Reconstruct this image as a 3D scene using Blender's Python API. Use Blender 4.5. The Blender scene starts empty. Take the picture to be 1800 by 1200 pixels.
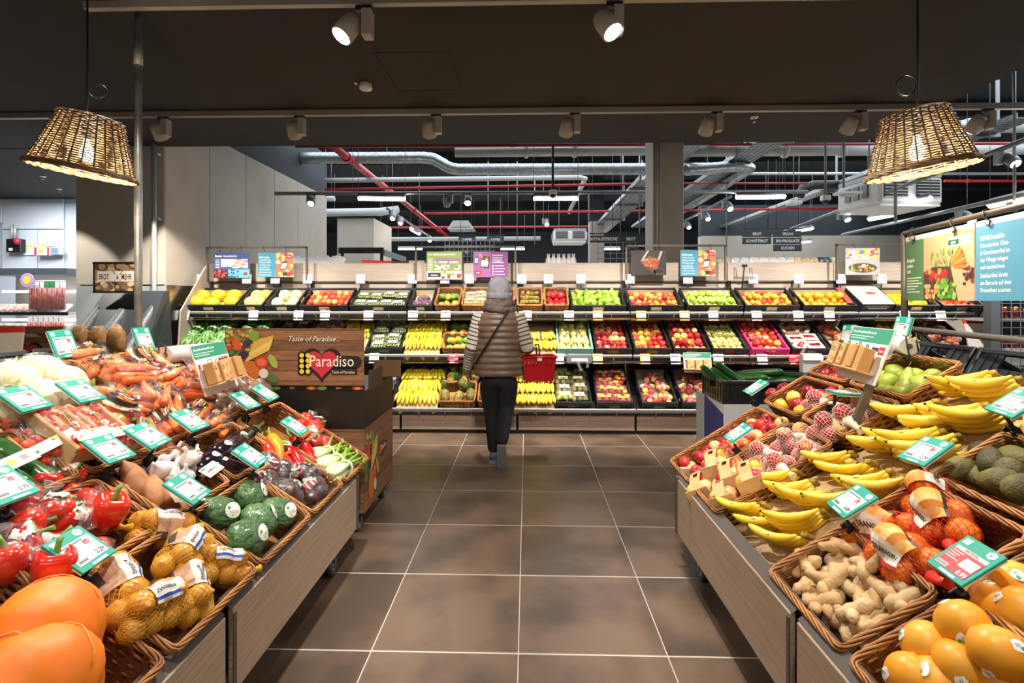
import bpy, math, random
from mathutils import Vector, Matrix, Euler, noise
R = random.Random(11)
pi = math.pi
SC = bpy.context.scene
COL = SC.collection
# ---------------------------------------------------------------- camera, world, exposure
F, YAW, EYE = 930.0, math.atan(26/930), 1.43
cd = bpy.data.cameras.new('camera'); cam = bpy.data.objects.new('camera', cd); COL.objects.link(cam)
cam.location = (0, 0, EYE); cam.rotation_euler = (pi/2, 0, YAW)
cd.sensor_width = 36; cd.lens = 36*F/1800; cd.shift_y = -74/1800; cd.clip_start = .02; cd.clip_end = 120
SC.camera = cam
SC.view_settings.view_transform = 'Standard'
try: SC.view_settings.look = 'None'
except Exception: pass
SC.view_settings.exposure = 1.42; SC.view_settings.gamma = 1; SC.view_settings.use_curve_mapping = False
SC.cycles.use_denoising = True
SC.cycles.max_bounces = 7; SC.cycles.diffuse_bounces = 3; SC.cycles.glossy_bounces = 3
SC.cycles.transmission_bounces = 4; SC.cycles.transparent_max_bounces = 24
SC.cycles.caustics_reflective = False; SC.cycles.caustics_refractive = False
SC.cycles.sample_clamp_indirect = 4.0
wd = bpy.data.worlds.new('store_ambient'); SC.world = wd; wd.use_nodes = True
wd.node_tree.nodes['Background'].inputs[0].default_value = (.80, .86, 1, 1)
wd.node_tree.nodes['Background'].inputs[1].default_value = .05

def spot(name, loc, tgt, power, deg=50, blend=.5, col=(1, .93, .84), size=.045):
    l = bpy.data.lights.new(name, 'SPOT'); l.energy = power; l.spot_size = math.radians(deg); l.spot_blend = blend
    l.color = col; l.shadow_soft_size = size
    o = bpy.data.objects.new(name, l); COL.objects.link(o); o.location = loc
    o.rotation_euler = (Vector(tgt)-Vector(loc)).to_track_quat('-Z', 'Y').to_euler(); return o
def area(name, loc, rot, sx, sy, power, col=(1, 1, 1)):
    l = bpy.data.lights.new(name, 'AREA'); l.energy = power; l.shape = 'RECTANGLE'; l.size = sx; l.size_y = sy; l.color = col
    o = bpy.data.objects.new(name, l); COL.objects.link(o); o.location = loc; o.rotation_euler = rot; return o
# ceiling track spots and added fill spots: (lamp position, aimed at, watts, cone)
CEIL = 3.11
TRACK_Y, NEAR_TRACK_Y = 4.65, 2.93
BACK_SPOTS = [-3.25, -2.02, -.80, .42, 1.65, 2.88, 3.95, 5.2]
for i, x in enumerate(BACK_SPOTS):
    spot('added_fill_spot', (x-.04, TRACK_Y+.14, 2.86), (x-.05, 6.0, .85), 108, 80, .65)
for x, tx in ((-.83, -1.55), (.50, 1.45)):
    spot('added_fill_spot', (x, NEAR_TRACK_Y-.1, 2.82), (tx, 2.2, .85), 92, 72, .6)
for sx in (-1, 1):
    spot('added_fill_spot', (sx*.72, .95, 2.95), (sx*1.45, 1.55, .85), 48, 70, .6)
    spot('added_fill_spot', (sx*2.2, NEAR_TRACK_Y-.05, 2.9), (sx*1.6, 2.5, .9), 42, 72, .6)
    spot('added_fill_spot', (sx*2.2, 1.0, 2.9), (sx*1.55, 1.35, .8), 32, 80, .6)
spot('added_fill_spot', (.15, .7, 2.95), (-.1, 3.6, .3), 110, 62, .9)
for x, tx in ((-2.0, -2.6), (-.4, -.8), (.9, 1.0), (2.3, 2.9)): spot('added_fill_spot', (x, NEAR_TRACK_Y+.12, 2.88), (tx, 6.0, .75), 95, 44, .8)  # added unseen fill spots that brighten the backs of the shelf tiers
spot('added_fill_spot', (-5.15, 4.8, 2.85), (-5.05, 5.6, .9), 60, 62, .12)
spot('added_fill_spot', (-3.5, 4.8, 2.85), (-3.75, 5.7, .95), 60, 66, .12)
COOL = (.84, .92, 1)
area('hall_light', (0, 10.5, 4.3), (0, 0, 0), 14, 4, 200, COOL)
area('hall_light', (0, 17, 4.3), (0, 0, 0), 20, 6, 380, COOL)
area('hall_light', (8.5, 6, 4.3), (0, 0, 0), 6, 5, 120, COOL)
area('meat_hall_light', (-6.8, 7.2, 3.05), (0, 0, 0), 2.5, 1.6, 85, COOL)
area('shop_fill_light', (0, -1.2, 3.0), (math.radians(25), 0, 0), 5, 1.5, 22, (1, .95, .88))

# ---------------------------------------------------------------- projection helpers: photo point + a real depth -> place
def ray(px, py):
    u = (px-900)/F; return Vector((u*math.cos(YAW)-math.sin(YAW), math.cos(YAW)+u*math.sin(YAW), (526-py)/F))
def AY(px, py, Y): r = ray(px, py); return Vector((0, 0, EYE))+r*(Y/r.y)
def AX(px, Y): return AY(px, 526, Y).x
def AZ(px, py, Y): return AY(px, py, Y).z
K = .63; KN = math.sqrt(1+K*K); X0 = {1: .85, -1: .95}
def SL(px, py, side, h=0):
    r = ray(px, py); t = (.5+h*KN-X0[side]*K-EYE)/(r.z-K*side*r.x)
    return (side*t*r.x-X0[side]-(-h*K/KN))*KN, t*r.y     # (up the slope, along the aisle)
def frame(o, x, y):
    x = Vector(x).normalized(); y = Vector(y).normalized(); z = x.cross(y)
    return Matrix(((x.x, y.x, z.x, o[0]), (x.y, y.y, z.y, o[1]), (x.z, y.z, z.z, o[2]), (0, 0, 0, 1)))
def SM(side, s, Y, h=0, rz=0):
    c, k = 1/KN, K/KN
    p = (side*(X0[side]+s*c-h*k), Y, .5+s*k+h*c)
    return frame(p, (0, -side, 0), (side*c, 0, k)) @ Matrix.Rotation(rz, 4, 'Z')
def T(x=0, y=0, z=0): return Matrix.Translation((x, y, z))
def RX(a): return Matrix.Rotation(a, 4, 'X')
def RY(a): return Matrix.Rotation(a, 4, 'Y')
def RZ(a): return Matrix.Rotation(a, 4, 'Z')
def S(x, y=None, z=None):
    y = x if y is None else y; z = x if z is None else z
    return Matrix.Diagonal((x, y, z, 1))
def rnd_rot(): return Euler((R.uniform(0, 6.28), R.uniform(0, 6.28), R.uniform(0, 6.28))).to_matrix().to_4x4()

# ---------------------------------------------------------------- materials
def lin(h):
    h = h.lstrip('#'); v = [int(h[i:i+2], 16)/255 for i in (0, 2, 4)]
    return tuple(x/12.92 if x <= .04045 else ((x+.055)/1.055)**2.4 for x in v)+(1,)
MC = {}
def nt(name):
    m = bpy.data.materials.new(name); m.use_nodes = True; n = m.node_tree
    return m, n, n.nodes['Principled BSDF'], n.nodes.new, n.links.new
def mat(name, c1, c2=None, ns=6, rough=.5, metal=0, rnd=0, bump=0, bs=60, coat=0, emit=0, lo=.4, hi=.62, st=(1, 1, 1), det=3, sss=0, shift=.25, gen=False):
    if name in MC: return MC[name]
    m, n, b, N, L = nt(name)
    b.inputs['Roughness'].default_value = rough; b.inputs['Metallic'].default_value = metal
    b.inputs['Coat Weight'].default_value = coat; b.inputs['Coat Roughness'].default_value = .12
    if sss:
        b.inputs['Subsurface Weight'].default_value = sss; b.inputs['Subsurface Radius'].default_value = (.02, .012, .008)
        b.inputs['Subsurface Scale'].default_value = .5
    col = None
    tc = N('ShaderNodeTexCoord'); mp = N('ShaderNodeMapping'); mp.inputs['Scale'].default_value = st
    L(tc.outputs['Generated' if gen else 'Object'], mp.inputs[0]); oi = N('ShaderNodeObjectInfo')
    if c2:
        nz = N('ShaderNodeTexNoise'); nz.noise_dimensions = '4D'; nz.inputs['Scale'].default_value = ns; nz.inputs['Detail'].default_value = det
        L(mp.outputs[0], nz.inputs[0])
        mu = N('ShaderNodeMath'); mu.operation = 'MULTIPLY'; mu.inputs[1].default_value = 37; L(oi.outputs['Random'], mu.inputs[0]); L(mu.outputs[0], nz.inputs['W'])
        fac = nz.outputs[0]
        if rnd:
            ad = N('ShaderNodeMath'); ad.operation = 'MULTIPLY_ADD'; ad.inputs[1].default_value = shift*2*rnd; L(oi.outputs['Random'], ad.inputs[0])
            sb = N('ShaderNodeMath'); sb.operation = 'SUBTRACT'; sb.inputs[1].default_value = shift*rnd; L(nz.outputs[0], sb.inputs[0]); L(sb.outputs[0], ad.inputs[2]); fac = ad.outputs[0]
        rp = N('ShaderNodeMapRange'); rp.inputs[1].default_value = lo; rp.inputs[2].default_value = hi; L(fac, rp.inputs[0])
        mx = N('ShaderNodeMix'); mx.data_type = 'RGBA'; mx.inputs[6].default_value = lin(c1); mx.inputs[7].default_value = lin(c2); L(rp.outputs[0], mx.inputs[0])
        col = mx.outputs[2]
    if rnd:
        hs = N('ShaderNodeHueSaturation')
        a = N('ShaderNodeMapRange'); a.inputs[3].default_value = 1-.22*rnd; a.inputs[4].default_value = 1+.18*rnd; L(oi.outputs['Random'], a.inputs[0]); L(a.outputs[0], hs.inputs['Value'])
        if col: L(col, hs.inputs['Color'])
        else: hs.inputs['Color'].default_value = lin(c1)
        col = hs.outputs[0]
    if col: L(col, b.inputs['Base Color'])
    else: b.inputs['Base Color'].default_value = lin(c1)
    if bump:
        bn = N('ShaderNodeTexNoise'); bn.inputs['Scale'].default_value = bs; bn.inputs['Detail'].default_value = 2; L(mp.outputs[0], bn.inputs[0])
        bp = N('ShaderNodeBump'); bp.inputs['Strength'].default_value = bump; bp.inputs['Distance'].default_value = .004; L(bn.outputs[0], bp.inputs['Height']); L(bp.outputs[0], b.inputs['Normal'])
    if emit:
        b.inputs['Emission Color'].default_value = lin(c1); b.inputs['Emission Strength'].default_value = emit
    MC[name] = m; return m
def flat(h, rough=.55): return mat('print_'+h.strip('#')+('' if rough == .55 else '_%d' % (rough*100)), h, rough=rough)
def film(name, lo=.06, hi=.5, tint='ffffff', bs=45, rough=.14, bump=.9, white=0.0):
    if name in MC: return MC[name]
    m, n, b, N, L = nt(name); n.nodes.remove(b); out = n.nodes['Material Output']
    tr = N('ShaderNodeBsdfTransparent'); tr.inputs[0].default_value = lin(tint)
    gl = N('ShaderNodeBsdfGlossy'); gl.inputs['Roughness'].default_value = rough
    df = N('ShaderNodeBsdfDiffuse'); df.inputs[0].default_value = (.9, .9, .9, 1)
    m2 = N('ShaderNodeMixShader'); m2.inputs[0].default_value = white; L(gl.outputs[0], m2.inputs[1]); L(df.outputs[0], m2.inputs[2])
    tc = N('ShaderNodeTexCoord'); nz = N('ShaderNodeTexNoise'); nz.inputs['Scale'].default_value = bs; nz.inputs['Detail'].default_value = 3; nz.inputs['Distortion'].default_value = .8; L(tc.outputs['Object'], nz.inputs[0])
    bp = N('ShaderNodeBump'); bp.inputs['Strength'].default_value = bump; bp.inputs['Distance'].default_value = .012; L(nz.outputs[0], bp.inputs['Height']); L(bp.outputs[0], gl.inputs['Normal'])
    lw = N('ShaderNodeLayerWeight'); lw.inputs[0].default_value = .35; L(bp.outputs[0], lw.inputs['Normal'])
    mr = N('ShaderNodeMapRange'); mr.inputs[3].default_value = lo; mr.inputs[4].default_value = hi; L(lw.outputs['Facing'], mr.inputs[0])
    mx = N('ShaderNodeMixShader'); L(mr.outputs[0], mx.inputs[0]); L(tr.outputs[0], mx.inputs[1]); L(m2.outputs[0], mx.inputs[2]); L(mx.outputs[0], out.inputs[0])
    MC[name] = m; return m
def wood(name, a, b_, sc=(1, 14, 14), rough=.45, ns=3.5, planks=None):
    if name in MC: return MC[name]
    m, n, b, N, L = nt(name)
    tc = N('ShaderNodeTexCoord'); mp = N('ShaderNodeMapping'); mp.inputs['Scale'].default_value = sc; L(tc.outputs['Object'], mp.inputs[0])
    nz = N('ShaderNodeTexNoise'); nz.inputs['Scale'].default_value = ns; nz.inputs['Detail'].default_value = 6; nz.inputs['Roughness'].default_value = .62; nz.inputs['Distortion'].default_value = .6; L(mp.outputs[0], nz.inputs[0])
    rp = N('ShaderNodeMapRange'); rp.inputs[1].default_value = .33; rp.inputs[2].default_value = .68; L(nz.outputs[0], rp.inputs[0])
    mx = N('ShaderNodeMix'); mx.data_type = 'RGBA'; mx.inputs[6].default_value = lin(a); mx.inputs[7].default_value = lin(b_); L(rp.outputs[0], mx.inputs[0])
    col = mx.outputs[2]
    if planks:      # printed plank pattern on cardboard (flat print): planks = (axis 0/1/2 across the boards, board width)
        sp = N('ShaderNodeSeparateXYZ'); L(tc.outputs['Object'], sp.inputs[0])
        dv = N('ShaderNodeMath'); dv.operation = 'DIVIDE'; dv.inputs[1].default_value = planks[1]; L(sp.outputs[planks[0]], dv.inputs[0])
        fr = N('ShaderNodeMath'); fr.operation = 'FRACT'; L(dv.outputs[0], fr.inputs[0])
        fl = N('ShaderNodeMath'); fl.operation = 'FLOOR'; L(dv.outputs[0], fl.inputs[0])
        wn = N('ShaderNodeTexWhiteNoise'); wn.noise_dimensions = '1D'; L(fl.outputs[0], wn.inputs['W'])
        hs = N('ShaderNodeHueSaturation'); mr = N('ShaderNodeMapRange'); mr.inputs[3].default_value = .72; mr.inputs[4].default_value = 1.2; L(wn.outputs[0], mr.inputs[0]); L(mr.outputs[0], hs.inputs['Value']); L(col, hs.inputs['Color'])
        gt = N('ShaderNodeMath'); gt.operation = 'LESS_THAN'; gt.inputs[1].default_value = .05; L(fr.outputs[0], gt.inputs[0])
        m3 = N('ShaderNodeMix'); m3.data_type = 'RGBA'; m3.inputs[7].default_value = lin('2a1a12'); L(gt.outputs[0], m3.inputs[0]); L(hs.outputs[0], m3.inputs[6]); col = m3.outputs[2]
    L(col, b.inputs['Base Color']); b.inputs['Roughness'].default_value = rough
    MC[name] = m; return m

# ---------------------------------------------------------------- mesh builder
GL = {}
def glyphs(bold):
    cu = bpy.data.curves.new('glyph', 'FONT'); cu.resolution_u = 2; cu.offset = .022 if bold else 0
    o = bpy.data.objects.new('glyph', cu); COL.objects.link(o)
    def wid(s):
        cu.body = s; bpy.context.view_layer.update(); return o.dimensions.x
    base = wid('HH')
    for ch in sorted(set('ABCDEFGHIJKLMNOPQRSTUVWXYZabcdefghijklmnopqrstuvwxyz0123456789&-.,%+:äöüÄÖÜß')):
        w = wid('H'+ch+'H')-base
        cu.body = ch; bpy.context.view_layer.update()
        me = o.evaluated_get(bpy.context.evaluated_depsgraph_get()).to_mesh()
        GL[(ch, bold)] = ([tuple(v.co[:2]) for v in me.vertices], [tuple(p.vertices) for p in me.polygons], w)
    GL[(' ', bold)] = ([], [], .25)
    bpy.data.objects.remove(o); bpy.data.curves.remove(cu)
glyphs(False); glyphs(True)
def text_w(s, size, bold=False, sx=1): return sum(GL[(c, bold)][2]*size*sx for c in s)

class MB:
    def __init__(s): s.v = []; s.f = []; s.mi = []; s.sm = []; s.mats = []
    def m(s, mt):
        if mt not in s.mats: s.mats.append(mt)
        return s.mats.index(mt)
    def add(s, vs, fs, mt, smooth=False, M=None):
        o = len(s.v); i = s.m(mt)
        s.v += [tuple(M @ Vector(v)) for v in vs] if M is not None else [tuple(v) for v in vs]
        for f in fs: s.f.append(tuple(o+k for k in f)); s.mi.append(i); s.sm.append(smooth)
        return s
    def box(s, c, d, mt, M=None, bev=0):
        x, y, z = d[0]/2, d[1]/2, d[2]/2; c = Vector(c)
        if bev:
            b = min(bev, x*.45, y*.45, z*.45); vs = []; 
            for sx in (-1, 1):
                for sy in (-1, 1):
                    for sz in (-1, 1):
                        for k in range(3):
                            p = [sx*(x-b), sy*(y-b), sz*(z-b)]; p[k] += (sx, sy, sz)[k]*b; vs.append(c+Vector(p))
            def id(sx, sy, sz, k): return (((sx > 0)*2+(sy > 0))*2+(sz > 0))*3+k
            fs = []
            for sg in (-1, 1):
                q = [(sg, -1, -1), (sg, 1, -1), (sg, 1, 1), (sg, -1, 1)]; fs.append([id(*p, 0) for p in (q if sg > 0 else q[::-1])])
                q = [(-1, sg, -1), (-1, sg, 1), (1, sg, 1), (1, sg, -1)]; fs.append([id(*p, 1) for p in (q if sg > 0 else q[::-1])])
                q = [(-1, -1, sg), (1, -1, sg), (1, 1, sg), (-1, 1, sg)]; fs.append([id(*p, 2) for p in (q if sg > 0 else q[::-1])])
            for a in (-1, 1):
                for b2 in (-1, 1):
                    fs.append([id(a, b2, -1, 0), id(a, b2, 1, 0), id(a, b2, 1, 1), id(a, b2, -1, 1)])
                    fs.append([id(a, -1, b2, 0), id(a, 1, b2, 0), id(a, 1, b2, 2), id(a, -1, b2, 2)])
                    fs.append([id(-1, a, b2, 1), id(1, a, b2, 1), id(1, a, b2, 2), id(-1, a, b2, 2)])
                    for c3 in (-1, 1): fs.append([id(a, b2, c3, 0), id(a, b2, c3, 1), id(a, b2, c3, 2)])
            return s.add(vs, fs, mt, False, M)
        vs = [c+Vector((i*x, j*y, k*z)) for i in (-1, 1) for j in (-1, 1) for k in (-1, 1)]
        return s.add(vs, [(0, 1, 3, 2), (4, 6, 7, 5), (0, 4, 5, 1), (2, 3, 7, 6), (0, 2, 6, 4), (1, 5, 7, 3)], mt, False, M)
    def quad(s, a, b, c, d, mt, M=None): return s.add([a, b, c, d], [(0, 1, 2, 3)], mt, False, M)
    def rect(s, x0, y0, x1, y1, mt, z=0, M=None): return s.quad((x0, y0, z), (x1, y0, z), (x1, y1, z), (x0, y1, z), mt, M)
    def poly(s, pts, mt, z=0, M=None): return s.add([(p[0], p[1], z) for p in pts], [tuple(range(len(pts)))], mt, False, M)
    def disc(s, x, y, rx, ry, mt, z=0, n=14, rot=0, M=None):
        c, k = math.cos(rot), math.sin(rot)
        return s.poly([(x+rx*math.cos(2*pi*i/n)*c-ry*math.sin(2*pi*i/n)*k, y+rx*math.cos(2*pi*i/n)*k+ry*math.sin(2*pi*i/n)*c) for i in range(n)], mt, z, M)
    def prism(s, pts, z0, z1, mt, M=None, smooth=False):
        n = len(pts); vs = [(p[0], p[1], z0) for p in pts]+[(p[0], p[1], z1) for p in pts]
        s.add(vs, [tuple(range(n))[::-1], tuple(range(n, 2*n))], mt, False, M)
        return s.add(vs, [(i, (i+1) % n, n+(i+1) % n, n+i) for i in range(n)], mt, smooth, M)
    def tube(s, pts, r, mt, n=6, closed=False, smooth=True, M=None, caps=True):
        pts = [Vector(p) for p in pts]; k = len(pts); rs = r if isinstance(r, (list, tuple)) else [r]*k
        vs = []; up = None
        for i, p in enumerate(pts):
            if closed: d = pts[(i+1) % k]-pts[i-1]
            else: d = pts[min(i+1, k-1)]-pts[max(i-1, 0)]
            d = d.normalized() if d.length > 1e-9 else Vector((0, 0, 1))
            if up is None: up = Vector((0, 0, 1)) if abs(d.z) < .9 else Vector((1, 0, 0))
            a = d.cross(up)
            if a.length < 1e-4: a = d.cross(Vector((.3, 1, .2)))
            a.normalize(); b = a.cross(d).normalized(); up = b
            for j in range(n):
                t = 2*pi*j/n; vs.append(p+a*(rs[i]*math.cos(t))+b*(rs[i]*math.sin(t)))
        fs = []
        for i in range(k if closed else k-1):
            i2 = (i+1) % k
            for j in range(n): fs.append((i*n+j, i*n+(j+1) % n, i2*n+(j+1) % n, i2*n+j))
        s.add(vs, fs, mt, smooth, M)
        if caps and not closed:
            s.f += []; o = len(s.v)-len(vs); i = s.m(mt)
            s.f.append(tuple(o+j for j in range(n))[::-1]); s.f.append(tuple(o+(k-1)*n+j for j in range(n))); s.mi += [i, i]; s.sm += [False, False]
        return s
    def lathe(s, prof, mt, n=12, M=None, smooth=True, fn=None):
        vs = []; fs = []; k = len(prof)
        for i, (r, z) in enumerate(prof):
            for j in range(n):
                t = 2*pi*j/n; p = Vector((r*math.cos(t), r*math.sin(t), z)); vs.append(fn(p, t) if fn else p)
        for i in range(k-1):
            for j in range(n): fs.append((i*n+j, i*n+(j+1) % n, (i+1)*n+(j+1) % n, (i+1)*n+j))
        if prof[0][0] > 1e-6: fs.append(tuple(range(n))[::-1])
        if prof[-1][0] > 1e-6: fs.append(tuple((k-1)*n+j for j in range(n)))
        return s.add(vs, fs, mt, smooth, M)
    def ball(s, rx, ry, rz, mt, nu=12, nv=8, M=None, fn=None):
        vs = []; fs = []
        for i in range(nv+1):
            a = pi*i/nv
            for j in range(nu):
                t = 2*pi*j/nu; p = Vector((math.sin(a)*math.cos(t), math.sin(a)*math.sin(t), -math.cos(a)))
                if fn: p = fn(p)
                vs.append((p.x*rx, p.y*ry, p.z*rz))
        for i in range(nv):
            for j in range(nu): fs.append((i*nu+j, i*nu+(j+1) % nu, (i+1)*nu+(j+1) % nu, (i+1)*nu+j))
        return s.add(vs, fs, mt, True, M)
    def text(s, st, x, y, size, mt, z=.001, bold=False, sx=1, align='l', shear=0, M=None):
        w = text_w(st, size, bold, sx)
        if align == 'c': x -= w/2
        if align == 'r': x -= w
        for ch in st:
            vs, fs, a = GL[(ch, bold)]
            if fs: s.add([(x+v[0]*size*sx+v[1]*size*shear, y+v[1]*size, z) for v in vs], fs, mt, False, M)
            x += a*size*sx
        return s
    def build(s, name):
        me = bpy.data.meshes.new(name); me.from_pydata(s.v, [], s.f)
        for m_ in s.mats: me.materials.append(m_)
        me.polygons.foreach_set('material_index', s.mi); me.polygons.foreach_set('use_smooth', s.sm); me.update(); return me

# ---------------------------------------------------------------- things and parts
def tag(o, label=None, cat=None, group=None, kind=None):
    if label: o['label'] = label
    if cat: o['category'] = cat
    if group: o['group'] = group
    if kind: o['kind'] = kind
    return o
def node(name, data, parent=None, M=None):
    if isinstance(data, MB): data = data.build(name)
    o = bpy.data.objects.new(name, data); COL.objects.link(o)
    if parent is not None: o.parent = parent
    if M is not None: o.matrix_local = M
    return o
def struct(name, data, parent=None, M=None): return tag(node(name, data, parent, M), kind='structure')
def thing(name, label, cat, M=None, group=None, data=None): return tag(node(name, data, None, M), label, cat, group)
class TP:        # a template: a thing with its parts; spawn() makes real objects that share mesh data
    def __init__(s, name, data=None, M=None, label=None, kind=None):
        s.name = name; s.me = data.build(name) if isinstance(data, MB) else data; s.kids = []; s.M = M; s.label = label; s.kind = kind
    def part(s, name, data, M=None, label=None, kind=None):
        k = TP(name, data, M, label, kind); s.kids.append(k); return k
    def ref(s, tp, M=None, name=None):
        k = TP(name or tp.name, tp.me, M); k.kids = tp.kids; s.kids.append(k); return k
    def clone(s): c = TP(s.name, s.me, s.M); c.kids = list(s.kids); return c
def spawn(tp, M, label=None, cat=None, group=None, parent=None, name=None):
    o = bpy.data.objects.new(name or tp.name, tp.me); COL.objects.link(o)
    if parent is not None: o.parent = parent
    o.matrix_local = M if tp.M is None or parent is None else tp.M
    if parent is not None and tp.label: o['label'] = tp.label
    if tp.kind: o['kind'] = tp.kind
    tag(o, label, cat, group)
    for k in tp.kids: spawn(k, k.M if k.M is not None else Matrix(), parent=o)
    return o
ORD = ['first', 'second', 'third', 'fourth', 'fifth', 'sixth', 'seventh', 'eighth', 'ninth', 'tenth', 'eleventh', 'twelfth', 'thirteenth', 'fourteenth', 'fifteenth']
# ================================================================ SETTING
M_tile = mat('tile_stone', '75604f', '524236', ns=2.8, rough=.42, rnd=.35, bump=.15, bs=30, det=6)
M_grout = mat('grout', 'c4bcb0', rough=.9)
M_ceil = mat('ceiling_paint', '241f1b', '201b18', ns=1.2, rough=.85)
M_hall = mat('hall_concrete_dark', '2b2e33', '24272c', ns=.8, rough=.9)
M_wall = mat('wall_paint_beige', 'b3aa9d', 'ada497', ns=3, rough=.75)
M_wallg = mat('wall_grey_lower', '9ba3a6', rough=.6)
M_dkwall = mat('wall_paint_dark', '2d3238', rough=.8)
M_steel = mat('brushed_steel', 'b9b6b0', 'a5a29c', ns=3, rough=.28, metal=1, st=(1, 1, 30))
M_galv = mat('galvanised', 'aab0b3', '8f9699', ns=18, rough=.38, metal=.85)
M_black = mat('black_metal', '17181a', rough=.45)
M_dark = mat('dark_trim', '574c43', rough=.5)
M_grey = mat('grey_metal', '85878a', rough=.4, metal=.4)
M_lgrey = mat('light_grey_metal', 'b4b5b3', rough=.4, metal=.3)
M_white = mat('white_plastic', 'e6e5e1', rough=.4)
M_red = mat('sprinkler_red', 'b3202a', rough=.4)
M_wpipe = mat('white_pipe', 'b8bcbc', rough=.55)
M_oak = wood('oak_laminate', 'b3a597', '9d8f81', (1.2, 9, 26))
M_panel = wood('walnut_laminate', 'c0ab95', 'a08a75', (9, 1.0, 40), .42)
M_plinth = wood('plinth_laminate', '9b8674', '7f6b5b', (1.0, 9, 40), .42)
M_grass = mat('led_white', 'ffffff', emit=9)
M_glass = film('clear_glass', .03, .3, 'f4fbf8', 3, .02, 0)

fl = struct('floor', MB().box((0, 11, -.06), (34, 34, .114), M_grout))
TP_ = MB().box((0, 0, -.006), (.5945, .5945, .012), M_tile, bev=.002).build('tile')
for i in range(-8, 8):
    for j in range(-2, 8):
        node('tile', TP_, fl, T(-.034+.6*(i+.5), 2.14+.606*(j+.5), 0))
struct('floor_beyond', MB().rect(-16, 6.9, 17, 27, M_tile, -.004))
# ceiling: the lowered dark ceiling over the produce area and the high hall beyond
ce = struct('ceiling', MB().box((-4.2, 1.36, CEIL+.3), (15.6, 8.72, .6), M_ceil).box((-8.4, 7.2, CEIL+.3), (6.9, 2.9, .6), M_ceil))
hat = MB()
p = [AY(650, 93, 1), AY(805, 93, 1), AY(820, 158, 1), AY(688, 158, 1)]
pl = [Vector((0, 0, EYE))+(q-Vector((0, 0, EYE)))*((CEIL-EYE)/(q.z-EYE)) for q in p]
x0, x1, y0, y1 = min(q.x for q in pl)+.05, max(q.x for q in pl)-.05, min(q.y for q in pl), max(q.y for q in pl)
for c, d in (((x0, (y0+y1)/2), (.006, y1-y0)), ((x1, (y0+y1)/2), (.006, y1-y0)), (((x0+x1)/2, y0), (x1-x0, .006)), (((x0+x1)/2, y1), (x1-x0, .006))):
    hat.box((c[0], c[1], CEIL-.0008), (d[0], d[1], .0016), mat('seam_dark', '0b0a09', rough=.95))
node('hatch_seam', hat, ce)
struct('ceiling_hall', MB().box((0, 11.5, 4.95), (34, 33, .3), M_hall))
bm_ = MB()
for y in (9.3, 12.2, 15.2, 18.4): bm_.box((2, y, 4.66), (26, .35, .28), M_hall)
struct('ceiling_beams', bm_)
# left wall block with panels
wl = struct('wall_left', MB().box((-4.47, 8.05, 1.735), (.94, 4.66, 3.47), M_wallg).box((-4.465, 8.05, 4.14), (.99, 4.7, 1.33), M_dkwall))
ys = [5.7, 6.52, 7.37, 8.22, 9.07, 10.4]
for a, b in zip(ys, ys[1:]): node('panel', MB().box((-3.985, (a+b)/2, 1.735), (.03, b-a-.008, 3.47), M_wall, bev=.003), wl)
node('panel', MB().box((-4.47, 5.705, 2.53), (.99, .03, 1.88), M_wall, bev=.003), wl)
node('lower_panel', MB().box((-4.47, 5.705, .79), (.99, .028, 1.57), M_wallg, bev=.003), wl)
node('steel_panel', MB().box((-3.962, 6.12, .79), (.012, .80, 1.6), M_steel, bev=.002), wl)
struct('wall_meat', MB().box((-9.2, 8.75, 2.3), (8.5, .2, 4.6), mat('meat_wall', 'c9ccd2', rough=.5)))
struct('wall_far_left', MB().box((-12.3, 11, 2.4), (.3, 33, 4.8), M_dkwall))
struct('wall_back', MB().box((0, 26.5, 2.4), (34, .3, 4.8), mat('far_wall', '50545a', rough=.8)))
struct('wall_right', MB().box((15.3, 11, 2.4), (.3, 33, 4.8), M_dkwall))
struct('wall_rear', MB().box((0, -3.4, 2.4), (34, .3, 4.8), M_wall))
struct('wall_grey_block', MB().box((-3.95, 12.9, 1.65), (.85, 1.6, 3.3), M_wall))
struct('wall_grey_far', MB().box((9.6, 16.4, 1.68), (8.6, .3, 3.36), M_wall).box((9.6, 16.4, 4.0), (8.6, .28, 1.3), M_dkwall))
for nm, x0, x1, y0, y1, zt in (('pillar', 1.73, 2.15, 7.3, 7.79, 4.8), ('pillar', 1.66, 2.03, 14, 14.4, 3.5)):
    pb = MB().box(((x0+x1)/2, (y0+y1)/2, zt/2), (x1-x0, y1-y0, zt), M_wall, bev=.012)
    if zt < 4: pb.box(((x0+x1)/2, (y0+y1)/2, 4.15), (x1-x0+.01, y1-y0+.01, 1.3), M_dkwall)
    else: pb.tube([(x0+.05, y0-.015, 0), (x0+.05, y0-.015, 4.8)], .012, M_lgrey).box((x0+.10, y0-.004, 2.4), (.02, .012, 4.8), M_lgrey)
    struct(nm, pb)

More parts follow.
